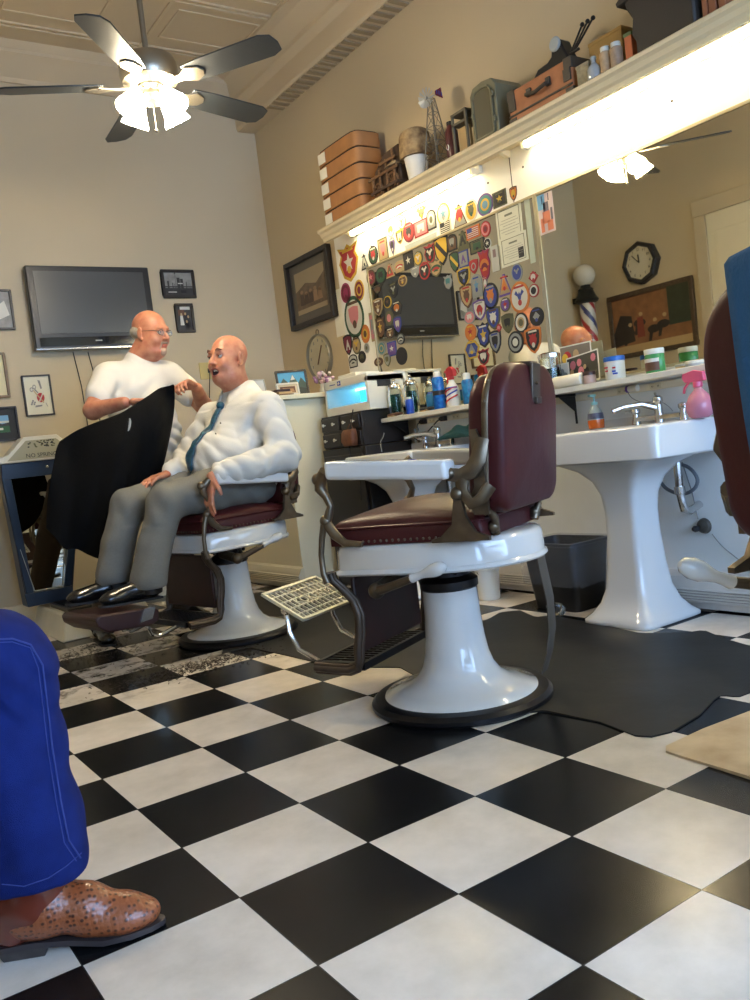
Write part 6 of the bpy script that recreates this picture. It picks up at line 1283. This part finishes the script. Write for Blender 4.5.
def eyes(M, parent, iris, closed=False):
    for s in (-1,1):
        c = M @ Vector((.0785,.033*s,.006)); m = MB(); m.sph(c, .0115, 16, m=12); e = m.build('eye', mat('eye_white',(196,188,180),.25), parent)
        f = (M.to_3x3() @ Vector((1,0,-.05))).normalized(); m = MB(); m.lathe([(.0052,.0100),(.004,.0114),(0,.0118)], c, f, 14); m.build('iris', iris, e)
        m = MB(); P = []
        for k in range(9): a = R(-75+150*k/8); P.append(M @ Vector((.0785+.0115*math.cos(a),.033*s+.0140*math.sin(a),.0115+.002*math.cos(a))))
        m.tube(P, .0048, 6); m.build('eyelid', mat('eyelid',(172,112,86),.5), e)
SKIN = mat('skin', (196,136,104), .45, noise=.12, nscale=30, c2=(178,108,82)); SKIN.node_tree.nodes['Principled BSDF'].inputs['Subsurface Weight'].default_value = .12
SKIN.node_tree.nodes['Principled BSDF'].inputs['Subsurface Radius'].default_value = (.02,.008,.004)
LIP = mat('lips', (172,96,84), .4); MOUTHM = mat('mouth_dark', (52,18,18), .6); TEETH = mat('teeth', (216,208,190), .3)
def hand(sd, wrist, dirv, palm_n, curl, side, spread=.10, sc=1.0, fing=None):
    """wrist point, direction of the hand, palm normal; curl in degrees per joint; side=+1: thumb towards dir x normal"""
    d = Vector(dirv).normalized(); n = Vector(palm_n); n = (n-d*n.dot(d)).normalized(); t = d.cross(n)*side; w = Vector(wrist); sd.M = Matrix.Identity(4)
    for q in (-.026,-.009,.009,.026): sd.cap(w+d*.015*sc+t*q*.7*sc, w+d*.078*sc+t*q*sc, .0135*sc, .0125*sc, k=.008)
    L_ = ((.026,.040,.024,.020),(.009,.045,.028,.022),(-.009,.042,.026,.021),(-.026,.032,.020,.018))
    for i, (q, a, b, c) in enumerate(L_):
        cu = curl if not hasattr(curl, '__len__') else curl[i]; p = w+d*.086*sc+t*q*sc; dd = (d+t*(q/.026)*spread).normalized(); ang = R(cu)
        for j, (L, r0, r1) in enumerate(((a,.0098,.009),(b,.009,.0083),(c,.0083,.007))):
            Rm = Matrix.Rotation(ang*(1 if j else .8), 3, dd.cross(n).normalized()); dd = Rm@dd; nn = Rm@n; n2 = nn
            q2 = p+dd*L*sc; sd.cap(p, q2, r0*sc, r1*sc, k=.0035); p = q2; n = n if j else n
    p = w+d*.028*sc+t*.028*sc; dd = (d*.75+t*.75+n*.35).normalized(); q2 = p+dd*.038*sc; sd.cap(w+d*.02*sc+t*.015*sc, p, .014*sc, .013*sc, k=.008); sd.cap(p, q2, .013*sc, .0105*sc, k=.006)
    dd = (d*.9+t*.25+n*.45).normalized(); sd.cap(q2, q2+dd*.028*sc, .0105*sc, .0085*sc, k=.004)

# ------------------------------------------------------------------ the seated customer
cB = Vector((.80,2.36,0)); TH = R(190); F1 = Vector((math.cos(TH),math.sin(TH),0)); L1 = Vector((-F1.y,F1.x,0))
def cl(f, l, z): return cB+F1*f+L1*l+Vector((0,0,z))
cust = thing('person', 'bald man in a white shirt and teal tie sitting in the far barber chair', 'person', cl(0,0,.0))
HM = frame(cl(-.145,.0,1.365), F1*1.0+L1*.16+Vector((0,0,.10)))
sh_n, el_n, wr_n = cl(-.19,.215,1.10), cl(-.17,.325,.855), cl(.12,.275,.815)
sh_f, el_f, wr_f = cl(-.16,-.215,1.10), cl(-.02,-.29,.90), cl(.17,-.13,.845)
hip_n, kn_n, an_n = cl(-.14,.10,.745), cl(.375,.125,.715), cl(.50,.115,.36)
hip_f, kn_f, an_f = cl(-.14,-.10,.745), cl(.43,-.115,.715), cl(.545,-.12,.385)
b = Sdf(); head(b, HM, True, 1.15); b.M = Matrix.Identity(4)
b.cap(HM@Vector((-.03,0,-.055)), cl(-.185,0,1.17), .064, .072, k=.025)
def torso(b, g=0):
    b.cap(cl(-.19,-.13,1.085), cl(-.19,.13,1.085), .085+g, k=.03).cap(cl(-.205,-.06,1.145), cl(-.205,.06,1.145), .068+g, k=.03); b.ell(cl(-.17,0,1.0), (.135+g,.20+g,.16+g), rot=Matrix.Rotation(TH,3,'Z'), k=.05)
    b.ell(cl(-.075,0,.87), (.185+g,.205+g,.15+g), rot=Matrix.Rotation(TH,3,'Z'), k=.06); b.ell(cl(-.14,0,.755), (.16+g,.20+g,.10+g), rot=Matrix.Rotation(TH,3,'Z'), k=.05)
torso(b)
b.chain([sh_n, el_n, wr_n], [.062,.046,.030], .02).chain([sh_f, el_f, wr_f], [.062,.046,.030], .02)
hw = cl(.215,.275,.80); b.cap(wr_n, hw, .030, .024, k=.015); hand(b, hw, F1*.35+Vector((0,0,-1)), -F1*.9+Vector((0,0,-.3)), (12,14,16,20), 1, sc=1.0)
hf = cl(.205,-.12,.835); b.cap(wr_f, hf, .030, .025, k=.015); hand(b, hf, F1*.9+L1*.25-Vector((0,0,.10)), Vector((0,0,-1)), 14, -1)
b.chain([hip_n, kn_n, an_n], [.085,.058,.045], .03).chain([hip_f, kn_f, an_f], [.085,.058,.045], .03)
HI = HM.inverted()
def hm_mat(C):
    Hn = np.array(HI); X = C @ Hn[:3,:3].T+Hn[:3,3]; r = np.zeros(len(C), int)
    d = np.sqrt(((X[:,1])/.024)**2+((X[:,2]+.073)/.022)**2); r[(d < 1) & (X[:,0] > .074)] = 1
    r[(np.sqrt((X[:,1]/.021)**2+((X[:,2]+.073)/.014)**2) < 1) & (X[:,0] > .055) & (X[:,0] < .088)] = 2
    return r
body = sdf_obj('body', b, .0048, [SKIN, LIP, MOUTHM], cust, matfn=hm_mat)
eyes(HM, body, mat('iris_brown',(60,44,36),.2))
m = MB(); P = [HM@Vector((.088-.0015*abs(k)**1.5,.0035*k,-.0635)) for k in range(-4,5)]; m.tube(P, .004, 6); m.build('teeth', TEETH, body)
for s in (-1,1):
    m = MB(); m.tube([HM@Vector((.094,.018*s,.034)), HM@Vector((.093,.034*s,.040)), HM@Vector((.082,.050*s,.034))], [.0035,.0045,.003], 6); m.build('eyebrow', mat('brow_brown',(130,92,72),.8), body)
# shirt with folds
sd = Sdf(); torso(sd, .014)
sd.cap(cl(-.18,0,1.15), cl(-.188,0,1.195), .084, .077, k=.02)
sd.chain([sh_n, el_n, cl(.17,.278,.812)], [.080,.070,.046], .03).chain([sh_f, el_f, wr_f], [.080,.064,.044], .03)
sd.cap(cl(-.02,.30,.83), cl(.10,.285,.82), .060, .052, k=.02)
def folds(G):
    x, y, z = G[:,0], G[:,1], G[:,2]; w = (1-2*np.abs(np.sin(19*z+14*x+3*np.sin(9*y)+2*np.sin(17*x))))*.0055+(1-2*np.abs(np.sin(24*y-20*z+4*np.sin(14*x))))*.0035+np.sin(90*(x+z)+30*y)*.0008
    return w*(z < 1.13)
SHIRT = mat('white_shirt', (205,203,196), .75, bump=.12, bscale=180)
so = sdf_obj('shirt', sd, .0065, SHIRT, cust, fn=folds)
# collar, tie, buttons, pocket
def cpt(f, l, z): return cl(f, l, z)
m = MB(); N_ = 30; vs = []; fs = []
for k in range(N_+1):
    a = R(18+324*k/N_); rr0, rr1 = .084, .101; ce = cl(-.185,0,0); e = F1*math.cos(a)+L1*math.sin(a); front = max(0, math.cos(a))
    vs += [ce+e*rr0+Vector((0,0,1.248-.050*front)), ce+e*(rr1+.004)+Vector((0,0,1.212-.062*front)), ce+e*(rr1+.016+.012*front)+Vector((0,0,1.196-.090*front))]
for k in range(N_):
    a = k*3; fs += [(a, a+3, a+4, a+1), (a+1, a+4, a+5, a+2)]
m.add(vs, fs); m.build('collar', SHIRT, so, solid=.004)
TIE = mat('teal_tie', (20,84,104), .45, noise=.4, nscale=50, stretch=(1,1,3), c2=(12,44,66))
from mathutils.bvhtree import BVHTree
_me = so.data; bv = BVHTree.FromPolygons([Vector(v.co)+Vector(so['_o']) for v in _me.vertices], [tuple(p.vertices) for p in _me.polygons])
def on_shirt(f, l, z, off):
    o = cl(.6, l, z); h = bv.ray_cast(o, -F1); return (h[0]+F1*off) if h[0] is not None else cl(f, l, z)
m = MB(); rows = []; 
for k in range(25):
    s = k/24; z = 1.128-.30*s; w = .014+.026*s if s < .94 else (.040*(1-(s-.94)/.06)+.002); l0 = .010-.045*s
    L_ = [on_shirt(.1, l0+q*w, z, .010+.004*math.cos(q*1.5)) for q in (-1,-.5,0,.5,1)]
    rows.append(L_)
vs = [p for r_ in rows for p in r_]; fs = [(j*5+i, j*5+i+1, (j+1)*5+i+1, (j+1)*5+i) for j in range(24) for i in range(4)]; m.add(vs, fs)
tie = m.build('necktie', TIE, cust, solid=.006)
kp = on_shirt(.1, .010, 1.138, .012); m = MB(); m.sph(kp, (.020,.024,.022), 12); m.build('tie_knot', TIE, tie)
for z, l0 in ((1.05,.06),(1.00,.07)):
    q = on_shirt(.1, l0+.0, z, .004); m = MB(); m.lathe([(.006,0),(.006,.002),(0,.003)], q, F1, 10); m.build('shirt_button', GRY, so)
# trousers
sd = Sdf()
sd.ell(cl(-.13,0,.745), (.165,.205,.105), rot=Matrix.Rotation(TH,3,'Z'), k=.04)
sd.chain([cl(-.14,.10,.735), cl(.12,.12,.735), kn_n], [.105,.098,.082], .04).chain([cl(-.14,-.10,.735), cl(.15,-.115,.735), kn_f], [.105,.096,.080], .04)
sd.chain([kn_n, cl(.46,.12,.52), cl(.505,.118,.385)], [.080,.074,.082], .02).chain([kn_f, cl(.51,-.118,.54), cl(.555,-.12,.405)], [.078,.072,.080], .02)
def pf(G):
    x, y, z = G[:,0], G[:,1], G[:,2]; f = -(x-.8); return np.where(z > .62, np.sin(60*f+30*(z-.7)*np.sign(y-2.36)+25*y)*.003, np.sin(70*y+8*z)*.0028)
sdc = Sdf; 
GT = mat('grey_trousers', (112,110,102), .85, noise=.08, nscale=120, bump=.15, bscale=300)
sd.sub.append((('e', np.array(cl(.505,.118,.29)), None, np.array((.13,.13,.065)), None, .01, np.eye(3), None), .01)); sd.sub.append((('e', np.array(cl(.555,-.12,.31)), None, np.array((.13,.13,.065)), None, .01, np.eye(3), None), .01))
tr = sdf_obj('trousers', sd, .0065, GT, cust, fn=pf)
# belt, black shoes
SH = mat('black_leather', (20,19,20), .25, coat=.3); SOLE = mat('shoe_sole', (16,15,14), .6)
def shoe(heel, toe, par, up=Vector((0,0,1)), nm='shoe'):
    d = (toe-heel); L = d.length; d.normalize(); M = frame(heel, d, up); s_ = Sdf(); s_.M = M
    s_.cap((.03,0,.035),(.10,0,.045),.034,.036,k=.02).cap((.10,0,.045),(L-.05,0,.025),.040,.030,k=.02).ell((L-.06,0,.022),(.06,.042,.024),k=.02).cap((.04,0,.05),(.05,0,.10),.036,.040,k=.02)
    s_.ell((L*.5,0,-.062),(.3,.1,.06),sub=True,ks=.004)
    o = sdf_obj(nm, s_, .005, SH, par); m = MB(); pts = [(.0,.030),(.06,.036),(.13,.034),(L-.07,.044),(L-.03,.040),(L,.020),(L+.004,0)]; pts = pts+[(a,-b_) for a, b_ in pts[::-1][1:]]; m.prism(pts, M.translation, M.to_3x3()@Vector((1,0,0)), M.to_3x3()@Vector((0,1,0)), M.to_3x3()@Vector((0,0,-.010))); m.box((0,0,0),(0,0,0)) if 0 else None
    m.build('sole', SOLE, o); m = MB(); m.M = M
    for k in range(4): m.tube([(.10+.02*k,-.02,.080-.008*k),(.105+.02*k,0,.086-.008*k),(.10+.02*k,.02,.080-.008*k)], .0025, 5)
    m.build('laces', BLACK, o); return o
pad_up = (Vector((0,0,1))-F1*.05).normalized()
shoe(cl(.455,.105,.300), cl(.735,.085,.312), cust, pad_up); shoe(cl(.495,-.115,.302), cl(.775,-.15,.318), cust, pad_up)
for (an, hh) in ((an_n, cl(.50,.11,.33)), (an_f, cl(.545,-.12,.335))):
    m = MB(); m.tube([an+Vector((0,0,.05)), an, hh+Vector((0,0,-.005))], [.052,.052,.050], 18); m.build('sock', BLACK, cust)

# ------------------------------------------------------------------ the standing barber
bar = thing('person', 'standing barber with glasses and white T-shirt swinging a black cape', 'person', (.60,3.02,0))
FB = Vector((.30,-.95,0)).normalized(); LB = Vector((-FB.y,FB.x,0)); cb = Vector((.70,3.05,0))
def bl(f, l, z): return cb+FB*f+LB*l+Vector((0,0,z))
HB = frame(Vector((.795,2.98,1.605)), Vector((.50,-.86,-.16)))
rs_, re_, rw_ = Vector((.530,3.02,1.385)), Vector((.395,2.88,1.205)), Vector((.500,2.69,1.215))
ls_, le_, lw_ = Vector((.880,2.99,1.370)), Vector((.995,2.87,1.185)), Vector((.895,2.70,1.265))
b = Sdf(); head(b, HB, False, 1.1); b.M = Matrix.Identity(4)
b.cap(HB@Vector((-.03,0,-.06)), Vector((.715,3.06,1.44)), .066, .074, k=.03)
def torsoB(b, g=0):
    az = math.atan2(FB.y, FB.x); Rz = Matrix.Rotation(az, 3, 'Z')
    b.cap(Vector((.565,3.06,1.385)), Vector((.845,3.03,1.375)), .074+g, k=.04); b.ell((.70,3.05,1.26), (.125+g,.17+g,.18+g), rot=Rz, k=.05); b.ell((.705,3.03,1.06), (.165+g,.185+g,.18+g), rot=Rz, k=.07); b.ell((.69,3.05,.92), (.145+g,.18+g,.12+g), rot=Rz, k=.05)
torsoB(b)
b.chain([rs_, re_, rw_], [.058,.047,.030], .02).chain([ls_, le_, lw_], [.058,.047,.030], .02)
b.chain([Vector((.61,3.07,.88)), Vector((.47,3.04,.50)), Vector((.335,3.02,.10))], [.085,.06,.045], .03).chain([Vector((.79,3.05,.88)), Vector((.80,3.00,.50)), Vector((.80,3.05,.10))], [.085,.06,.045], .03)
hand(b, rw_+Vector((.02,-.02,0)), Vector((.80,-.45,-.12)), Vector((0,-.3,-1)), 48, 1); hand(b, lw_+Vector((-.015,-.015,.005)), Vector((-.80,-.40,.25)), Vector((0,-.3,-1)), 48, -1)
body2 = sdf_obj('body', b, .005, [SKIN, LIP], bar, matfn=lambda C: (lambda X: ((np.abs(X[:,1]) < .022) & (np.abs(X[:,2]+.065) < .009) & (X[:,0] > .082)).astype(int))(C @ np.array(HB.inverted())[:3,:3].T+np.array(HB.inverted())[:3,3]))
eyes(HB, body2, mat('iris_blue',(70,84,96),.2))
GH = mat('grey_hair', (168,160,146), .9, noise=.25, nscale=60, bump=.5, bscale=200)
sd = Sdf(); sd.M = HB; sd.ell((-.043,0,.004), (.080,.0835,.052), k=.01)
sd.sub.append((('e', np.array(HB@Vector((-.018,0,.05))), None, np.array((.096,.076,.086)), None, .01, np.array(HB.to_3x3()), None), .006)) if 0 else None
hr = sdf_obj('hair', sd, .0045, GH, bar)
sd = Sdf(); sd.M = HB; sd.ell((.078,0,-.097), (.020,.024,.024), k=.01); sd.cap((.0905,-.020,-.050), (.0905,.020,-.050), .0058, k=.006)
for s in (-1,1): sd.cap((.0885,.021*s,-.052), (.078,.025*s,-.085), .0055, k=.006)
sdf_obj('goatee', sd, .0035, mat('goatee_hair',(178,150,130),.9,noise=.3,nscale=90), bar)
gl = MB(); G_ = lambda *p: HB@Vector(p)
for s in (-1,1):
    gl.tube([G_(.100-.006*abs(math.cos(a)), (.034+.021*math.cos(a))*s, .003+.015*math.sin(a)) for a in [2*math.pi*k/20 for k in range(21)]], .0016, 6)
    gl.tube([G_(.094,.055*s,.008), G_(.07,.072*s,.010), G_(.02,.083*s,.008), G_(-.012,.088*s,.006)], .0018, 6)
gl.tube([G_(.101,-.013,.006), G_(.106,0,.009), G_(.101,.013,.006)], .0016, 6); ge = gl.build('glasses', mat('spectacle_frame',(60,54,50),.3,metal=.7), bar)
for s in (-1,1):
    m = MB(); m.prism([((.034+.020*math.cos(2*math.pi*k/18))*s, .003+.014*math.sin(2*math.pi*k/18)) for k in range(18)], G_(.098,0,0), HB.to_3x3()@Vector((0,1,0)), HB.to_3x3()@Vector((0,0,1)), HB.to_3x3()@Vector((.0008,0,0))); m.build('lens', mat('lens',(220,225,225),.02,alpha=.15), ge)
sd = Sdf(); torsoB(sd, .016); sd.cap(Vector((.715,3.06,1.42)), Vector((.725,3.05,1.455)), .086, .080, k=.02)
rm = rs_.lerp(re_,.62); lm = ls_.lerp(le_,.62); sd.cap(rs_, rm, .072, .070, k=.03).cap(ls_, lm, .072, .068, k=.03)
sd.cap((.69,3.05,.95), (.69,3.05,.84), .17, .175, k=.04)
def fb(G): x, y, z = G[:,0], G[:,1], G[:,2]; return ((1-2*np.abs(np.sin(13*z+20*x+3*np.sin(12*z))))*.006+(1-2*np.abs(np.sin(30*x-12*z+2*np.sin(20*z))))*.003)*np.clip((1.40-z)/.1,0,1)
ts = sdf_obj('t_shirt', sd, .007, mat('white_tee',(205,203,196),.85,bump=.1,bscale=150), bar, fn=fb)
sd = Sdf(); sd.ell((.69,3.05,.86), (.175,.165,.10), k=.03)
sd.chain([Vector((.61,3.07,.86)), Vector((.47,3.04,.50)), Vector((.335,3.02,.09))], [.105,.085,.072], .03).chain([Vector((.79,3.05,.86)), Vector((.80,3.01,.50)), Vector((.80,3.05,.09))], [.105,.085,.072], .03)
sdf_obj('trousers', sd, .008, mat('dark_trousers',(46,38,34),.85,bump=.2,bscale=100), bar)
shoe(Vector((.32,3.09,.012)), Vector((.30,2.82,.012)), bar); shoe(Vector((.80,3.11,.012)), Vector((.86,2.84,.012)), bar)
# black cape held between his hands
CAPE = mat('black_cape', (5,5,6), .85, spec=.15, bump=.15, bscale=60)
top = [(171,386,2.62),(160,388,2.62),(148,396,2.60),(134,405,2.58),(121,413,2.60),(108,418,2.63),(92,424,2.66),(76,431,2.70),(60,441,2.74)]
bot = [(158,486,2.68),(148,504,2.66),(134,528,2.64),(120,545,2.62),(104,556,2.62),(90,556,2.64),(76,549,2.67),(62,546,2.70),(47,530,2.74)]
mid = [(176,404,2.64),(160,428,2.60),(146,444,2.56),(128,462,2.54),(114,474,2.56),(98,480,2.60),(82,484,2.64),(66,482,2.70),(50,475,2.75)]
A3 = [[Vector(ony(*q)) for q in row] for row in (top, mid, bot)]
def ccurve(P, s):
    q = s*(len(P)-1); i = min(int(q), len(P)-2); t = q-i; p0 = P[max(i-1,0)]; p1 = P[i]; p2 = P[i+1]; p3 = P[min(i+2,len(P)-1)]
    return .5*((2*p1)+(p2-p0)*t+(2*p0-5*p1+4*p2-p3)*t*t+(3*p1-p0-3*p2+p3)*t**3)
def cf(s, t):
    a, b_, c = (ccurve(P, s) for P in A3)
    p = a*(1-t)*(1-2*t)+b_*4*t*(1-t)+c*t*(2*t-1)
    f = math.sin(17*s+3*t+1.5*math.sin(5*s))*.024+math.sin(37*s-5*t+1)*.006*t+math.sin(9*s+6*t)*.014
    p.y += f*min(1, t*3+.15); p.z += .008*math.sin(21*s)*t; return p
m = MB(); m.grid(cf, 110, 60); cape = solo('barber_cape', m, CAPE, 'black barber cape swung out in front of the standing barber', 'cape', solid=.004, angle=80)
m = MB(); P = []
for k in range(9):
    a = R(-75+150*k/8); s0 = .415-.018*math.cos(a); t0 = .175+.060*math.sin(a); q = cf(s0, t0); P.append(q+Vector((.0,-.008,0)))
m.tube(P, [.002,.004,.005,.006,.006,.006,.005,.004,.002], 6); 
mk = m.build('white_emblem', C_('emblem',(150,150,152),.7), None)
for v in mk.data.vertices: v.co = Vector(v.co)-cape.location
mk.parent = cape

# ------------------------------------------------------------------ leg of the person sitting at the left photo edge
o0 = Vector((-.60,.09,0)); dL = Vector((.9,-.43,0)).normalized(); nL = Vector((-dL.y,dL.x,0))
def lg(s, n, z): return o0+dL*s+nL*n+Vector((0,0,z))
pr_ = thing('person', 'leg of a seated person in blue jeans and a tan western boot', 'person', lg(-.05,0,0))
b = Sdf(); b.chain([lg(-.45,.05,.575), lg(-.075,0,.52), lg(-.065,0,.30), lg(-.06,0,.10)], [.085,.062,.055,.04], .03)
b.cap(lg(-.09,0,.055), lg(.09,0,.042), .028, .018, k=.02)
b.chain([lg(-.45,-.30,.575), lg(-.28,-.32,.53), lg(-.28,-.32,.30), lg(-.27,-.32,.10)], [.085,.062,.055,.04], .03); b.cap(lg(-.45,.03,.575), lg(-.45,-.32,.575), .09, k=.05)
sdf_obj('body', b, .010, SKIN, pr_)
sd = Sdf(); sd.chain([lg(-.42,.05,.575), lg(-.25,.02,.565), lg(-.075,0,.522)], [.115,.108,.103], .03)
sd.chain([lg(-.072,0,.525), lg(-.066,0,.38), lg(-.058,0,.25), lg(-.052,0,.175)], [.103,.098,.099,.100], .03)
sd.ell(lg(-.055,0,.085), (.16,.16,.062), sub=True, ks=.006)
sd.chain([lg(-.40,-.32,.575), lg(-.28,-.32,.53), lg(-.28,-.32,.3), lg(-.27,-.32,.17)], [.11,.10,.095,.098], .03)
def jf(G):
    x, y, z = G[:,0], G[:,1], G[:,2]; s = (x-o0.x)*dL.x+(y-o0.y)*dL.y; k = np.exp(-((z-.50)/.07)**2)
    return np.sin(95*(z+.55*s)+8*np.sin(12*s))*.0032*k+np.sin(20*z+30*s)*.0022+np.sin(48*z-18*s)*.0012+np.sin(120*s+15*z)*.0006
DEN = mat('denim', (20,38,104), .85, noise=.30, nscale=16, bump=.35, bscale=700, c2=(14,28,86), spec=.2)
jo = sdf_obj('jeans', sd, .006, DEN, pr_, fn=jf)
bj = BVHTree.FromPolygons([Vector(v.co)+Vector(jo['_o']) for v in jo.data.vertices], [tuple(p.vertices) for p in jo.data.polygons])
def seam(px, off, r, name):
    P = []
    for u, v in px:
        d = Vector(_ray(u, v)).normalized(); h = bj.ray_cast(Vector(CC), d)
        if h[0] is not None: P.append(h[0]+h[1]*off)
    if len(P) > 2: m = MB(); m.tube(P, r, 6); m.build(name, mat('denim_seam',(44,60,124),.8), jo)
def dense(px, n=8):
    o = []
    for i in range(len(px)-1):
        for k in range(n): t = k/n; o.append((px[i][0]*(1-t)+px[i+1][0]*t, px[i][1]*(1-t)+px[i+1][1]*t))
    return o+[px[-1]]
SE = [(-8,640),(12,639),(30,645),(42,665),(46,700),(52,750),(60,800),(68,840),(80,858)]
seam(dense(SE), .0015, .0016, 'side_seam'); seam(dense([(u-4 if v > 650 else u, v+3) for u, v in SE]), .001, .0009, 'side_stitching')
seam(dense([(2,884),(24,886),(48,878),(66,866),(81,853)]), .001, .0011, 'hem_stitching')
# boots
BOOT = bpy.data.materials.new('ostrich_leather'); BOOT.use_nodes = True; nt = BOOT.node_tree; bs = nt.nodes['Principled BSDF']; tc = nt.nodes.new('ShaderNodeTexCoord'); vo = nt.nodes.new('ShaderNodeTexVoronoi'); vo.inputs['Scale'].default_value = 100; vo.inputs['Randomness'].default_value = .5
nt.links.new(tc.outputs['Object'], vo.inputs['Vector']); cr2 = nt.nodes.new('ShaderNodeValToRGB'); cr2.color_ramp.elements[0].position = .22; cr2.color_ramp.elements[1].position = .42; cr2.color_ramp.elements[0].color = srgb((74,36,20))+(1,); cr2.color_ramp.elements[1].color = srgb((146,80,46))+(1,)
nt.links.new(vo.outputs['Distance'], cr2.inputs[0]); nt.links.new(cr2.outputs[0], bs.inputs['Base Color']); bs.inputs['Roughness'].default_value = .32; bs.inputs['Coat Weight'].default_value = .2
bu = nt.nodes.new('ShaderNodeBump'); bu.invert = True; bu.inputs['Strength'].default_value = .5; bu.inputs['Distance'].default_value = .003; nt.links.new(vo.outputs['Distance'], bu.inputs['Height']); nt.links.new(bu.outputs[0], bs.inputs['Normal'])
SHAFT = mat('boot_shaft', (112,50,34), .22, coat=.4, noise=.3, nscale=20); WELT = mat('boot_sole', (52,44,44), .5)
def boot(n0, s0=0):
    s_ = Sdf(); s_.chain([lg(s0-.095,n0,.075), lg(s0-.03,n0,.075), lg(s0+.03,n0,.062), lg(s0+.10,n0,.040), lg(s0+.135,n0,.032)], [.043,.044,.040,.029,.016], .025)
    s_.ell(lg(s0+.085,n0,.034), (.075,.046,.026), rot=Matrix.Rotation(math.atan2(dL.y,dL.x),3,'Z'), k=.025); s_.cap(lg(s0-.06,n0,.08), lg(s0-.055,n0,.14), .048, .052, k=.03)
    s_.ell(lg(s0+.0,n0,-.062), (.30,.2,.080), rot=Matrix.Rotation(R(0),3,'Z'), sub=True, ks=.004)
    B = sdf_obj('boot', s_, .0045, BOOT, pr_)
    s_ = Sdf(); s_.cap(lg(s0-.062,n0,.112), lg(s0-.058,n0,.24), .058, .062, k=.02); s_.cap(lg(s0-.052,n0,.088), lg(s0-.052,n0,.14), .053, .056, k=.02); s_.cap(lg(s0-.098,n0,.062), lg(s0-.098,n0,.12), .045,.045, k=.02); sdf_obj('boot_shaft', s_, .005, SHAFT, B, fn=lambda G: np.sin(90*G[:,2]+40*G[:,0])*.0012)
    m = MB(); o = []
    for a, w in ((-.135,.022),(-.12,.034),(-.06,.034),(.0,.032),(.06,.044),(.11,.040),(.145,.026),(.165,.010)): o.append((a,w))
    pts = o+[(.168,0)]+[(a,-w) for a, w in o[::-1]]
    n = len(pts); zf = lambda a: .004 if a > .04 else (.004+(.04-a)*.17 if a > -.05 else .020); vs = [lg(s0+a,n0+w,zf(a)) for a, w in pts]+[lg(s0+a,n0+w,zf(a)+.010) for a, w in pts]
    m.add(vs, [tuple(range(n))[::-1], tuple(range(n,2*n))]+[(k,(k+1)%n,n+(k+1)%n,n+k) for k in range(n)]); m.build('boot_sole', WELT, B)
    m = MB(); loft(m, [[lg(s0+a,n0+w,z) for a, w in ((x0,-.026),(x1,-.030),(x1,.030),(x0,.026),(x0-.012,0))] for x0, x1, z in ((-.118,-.045,.0),(-.125,-.040,.012),(-.132,-.034,.022))]); m.build('boot_heel', mat('heel_stack',(66,58,54),.5,noise=.4,nscale=50), B, bevel=.002)
    return B
boot(0, .0); boot(-.32, -.22)
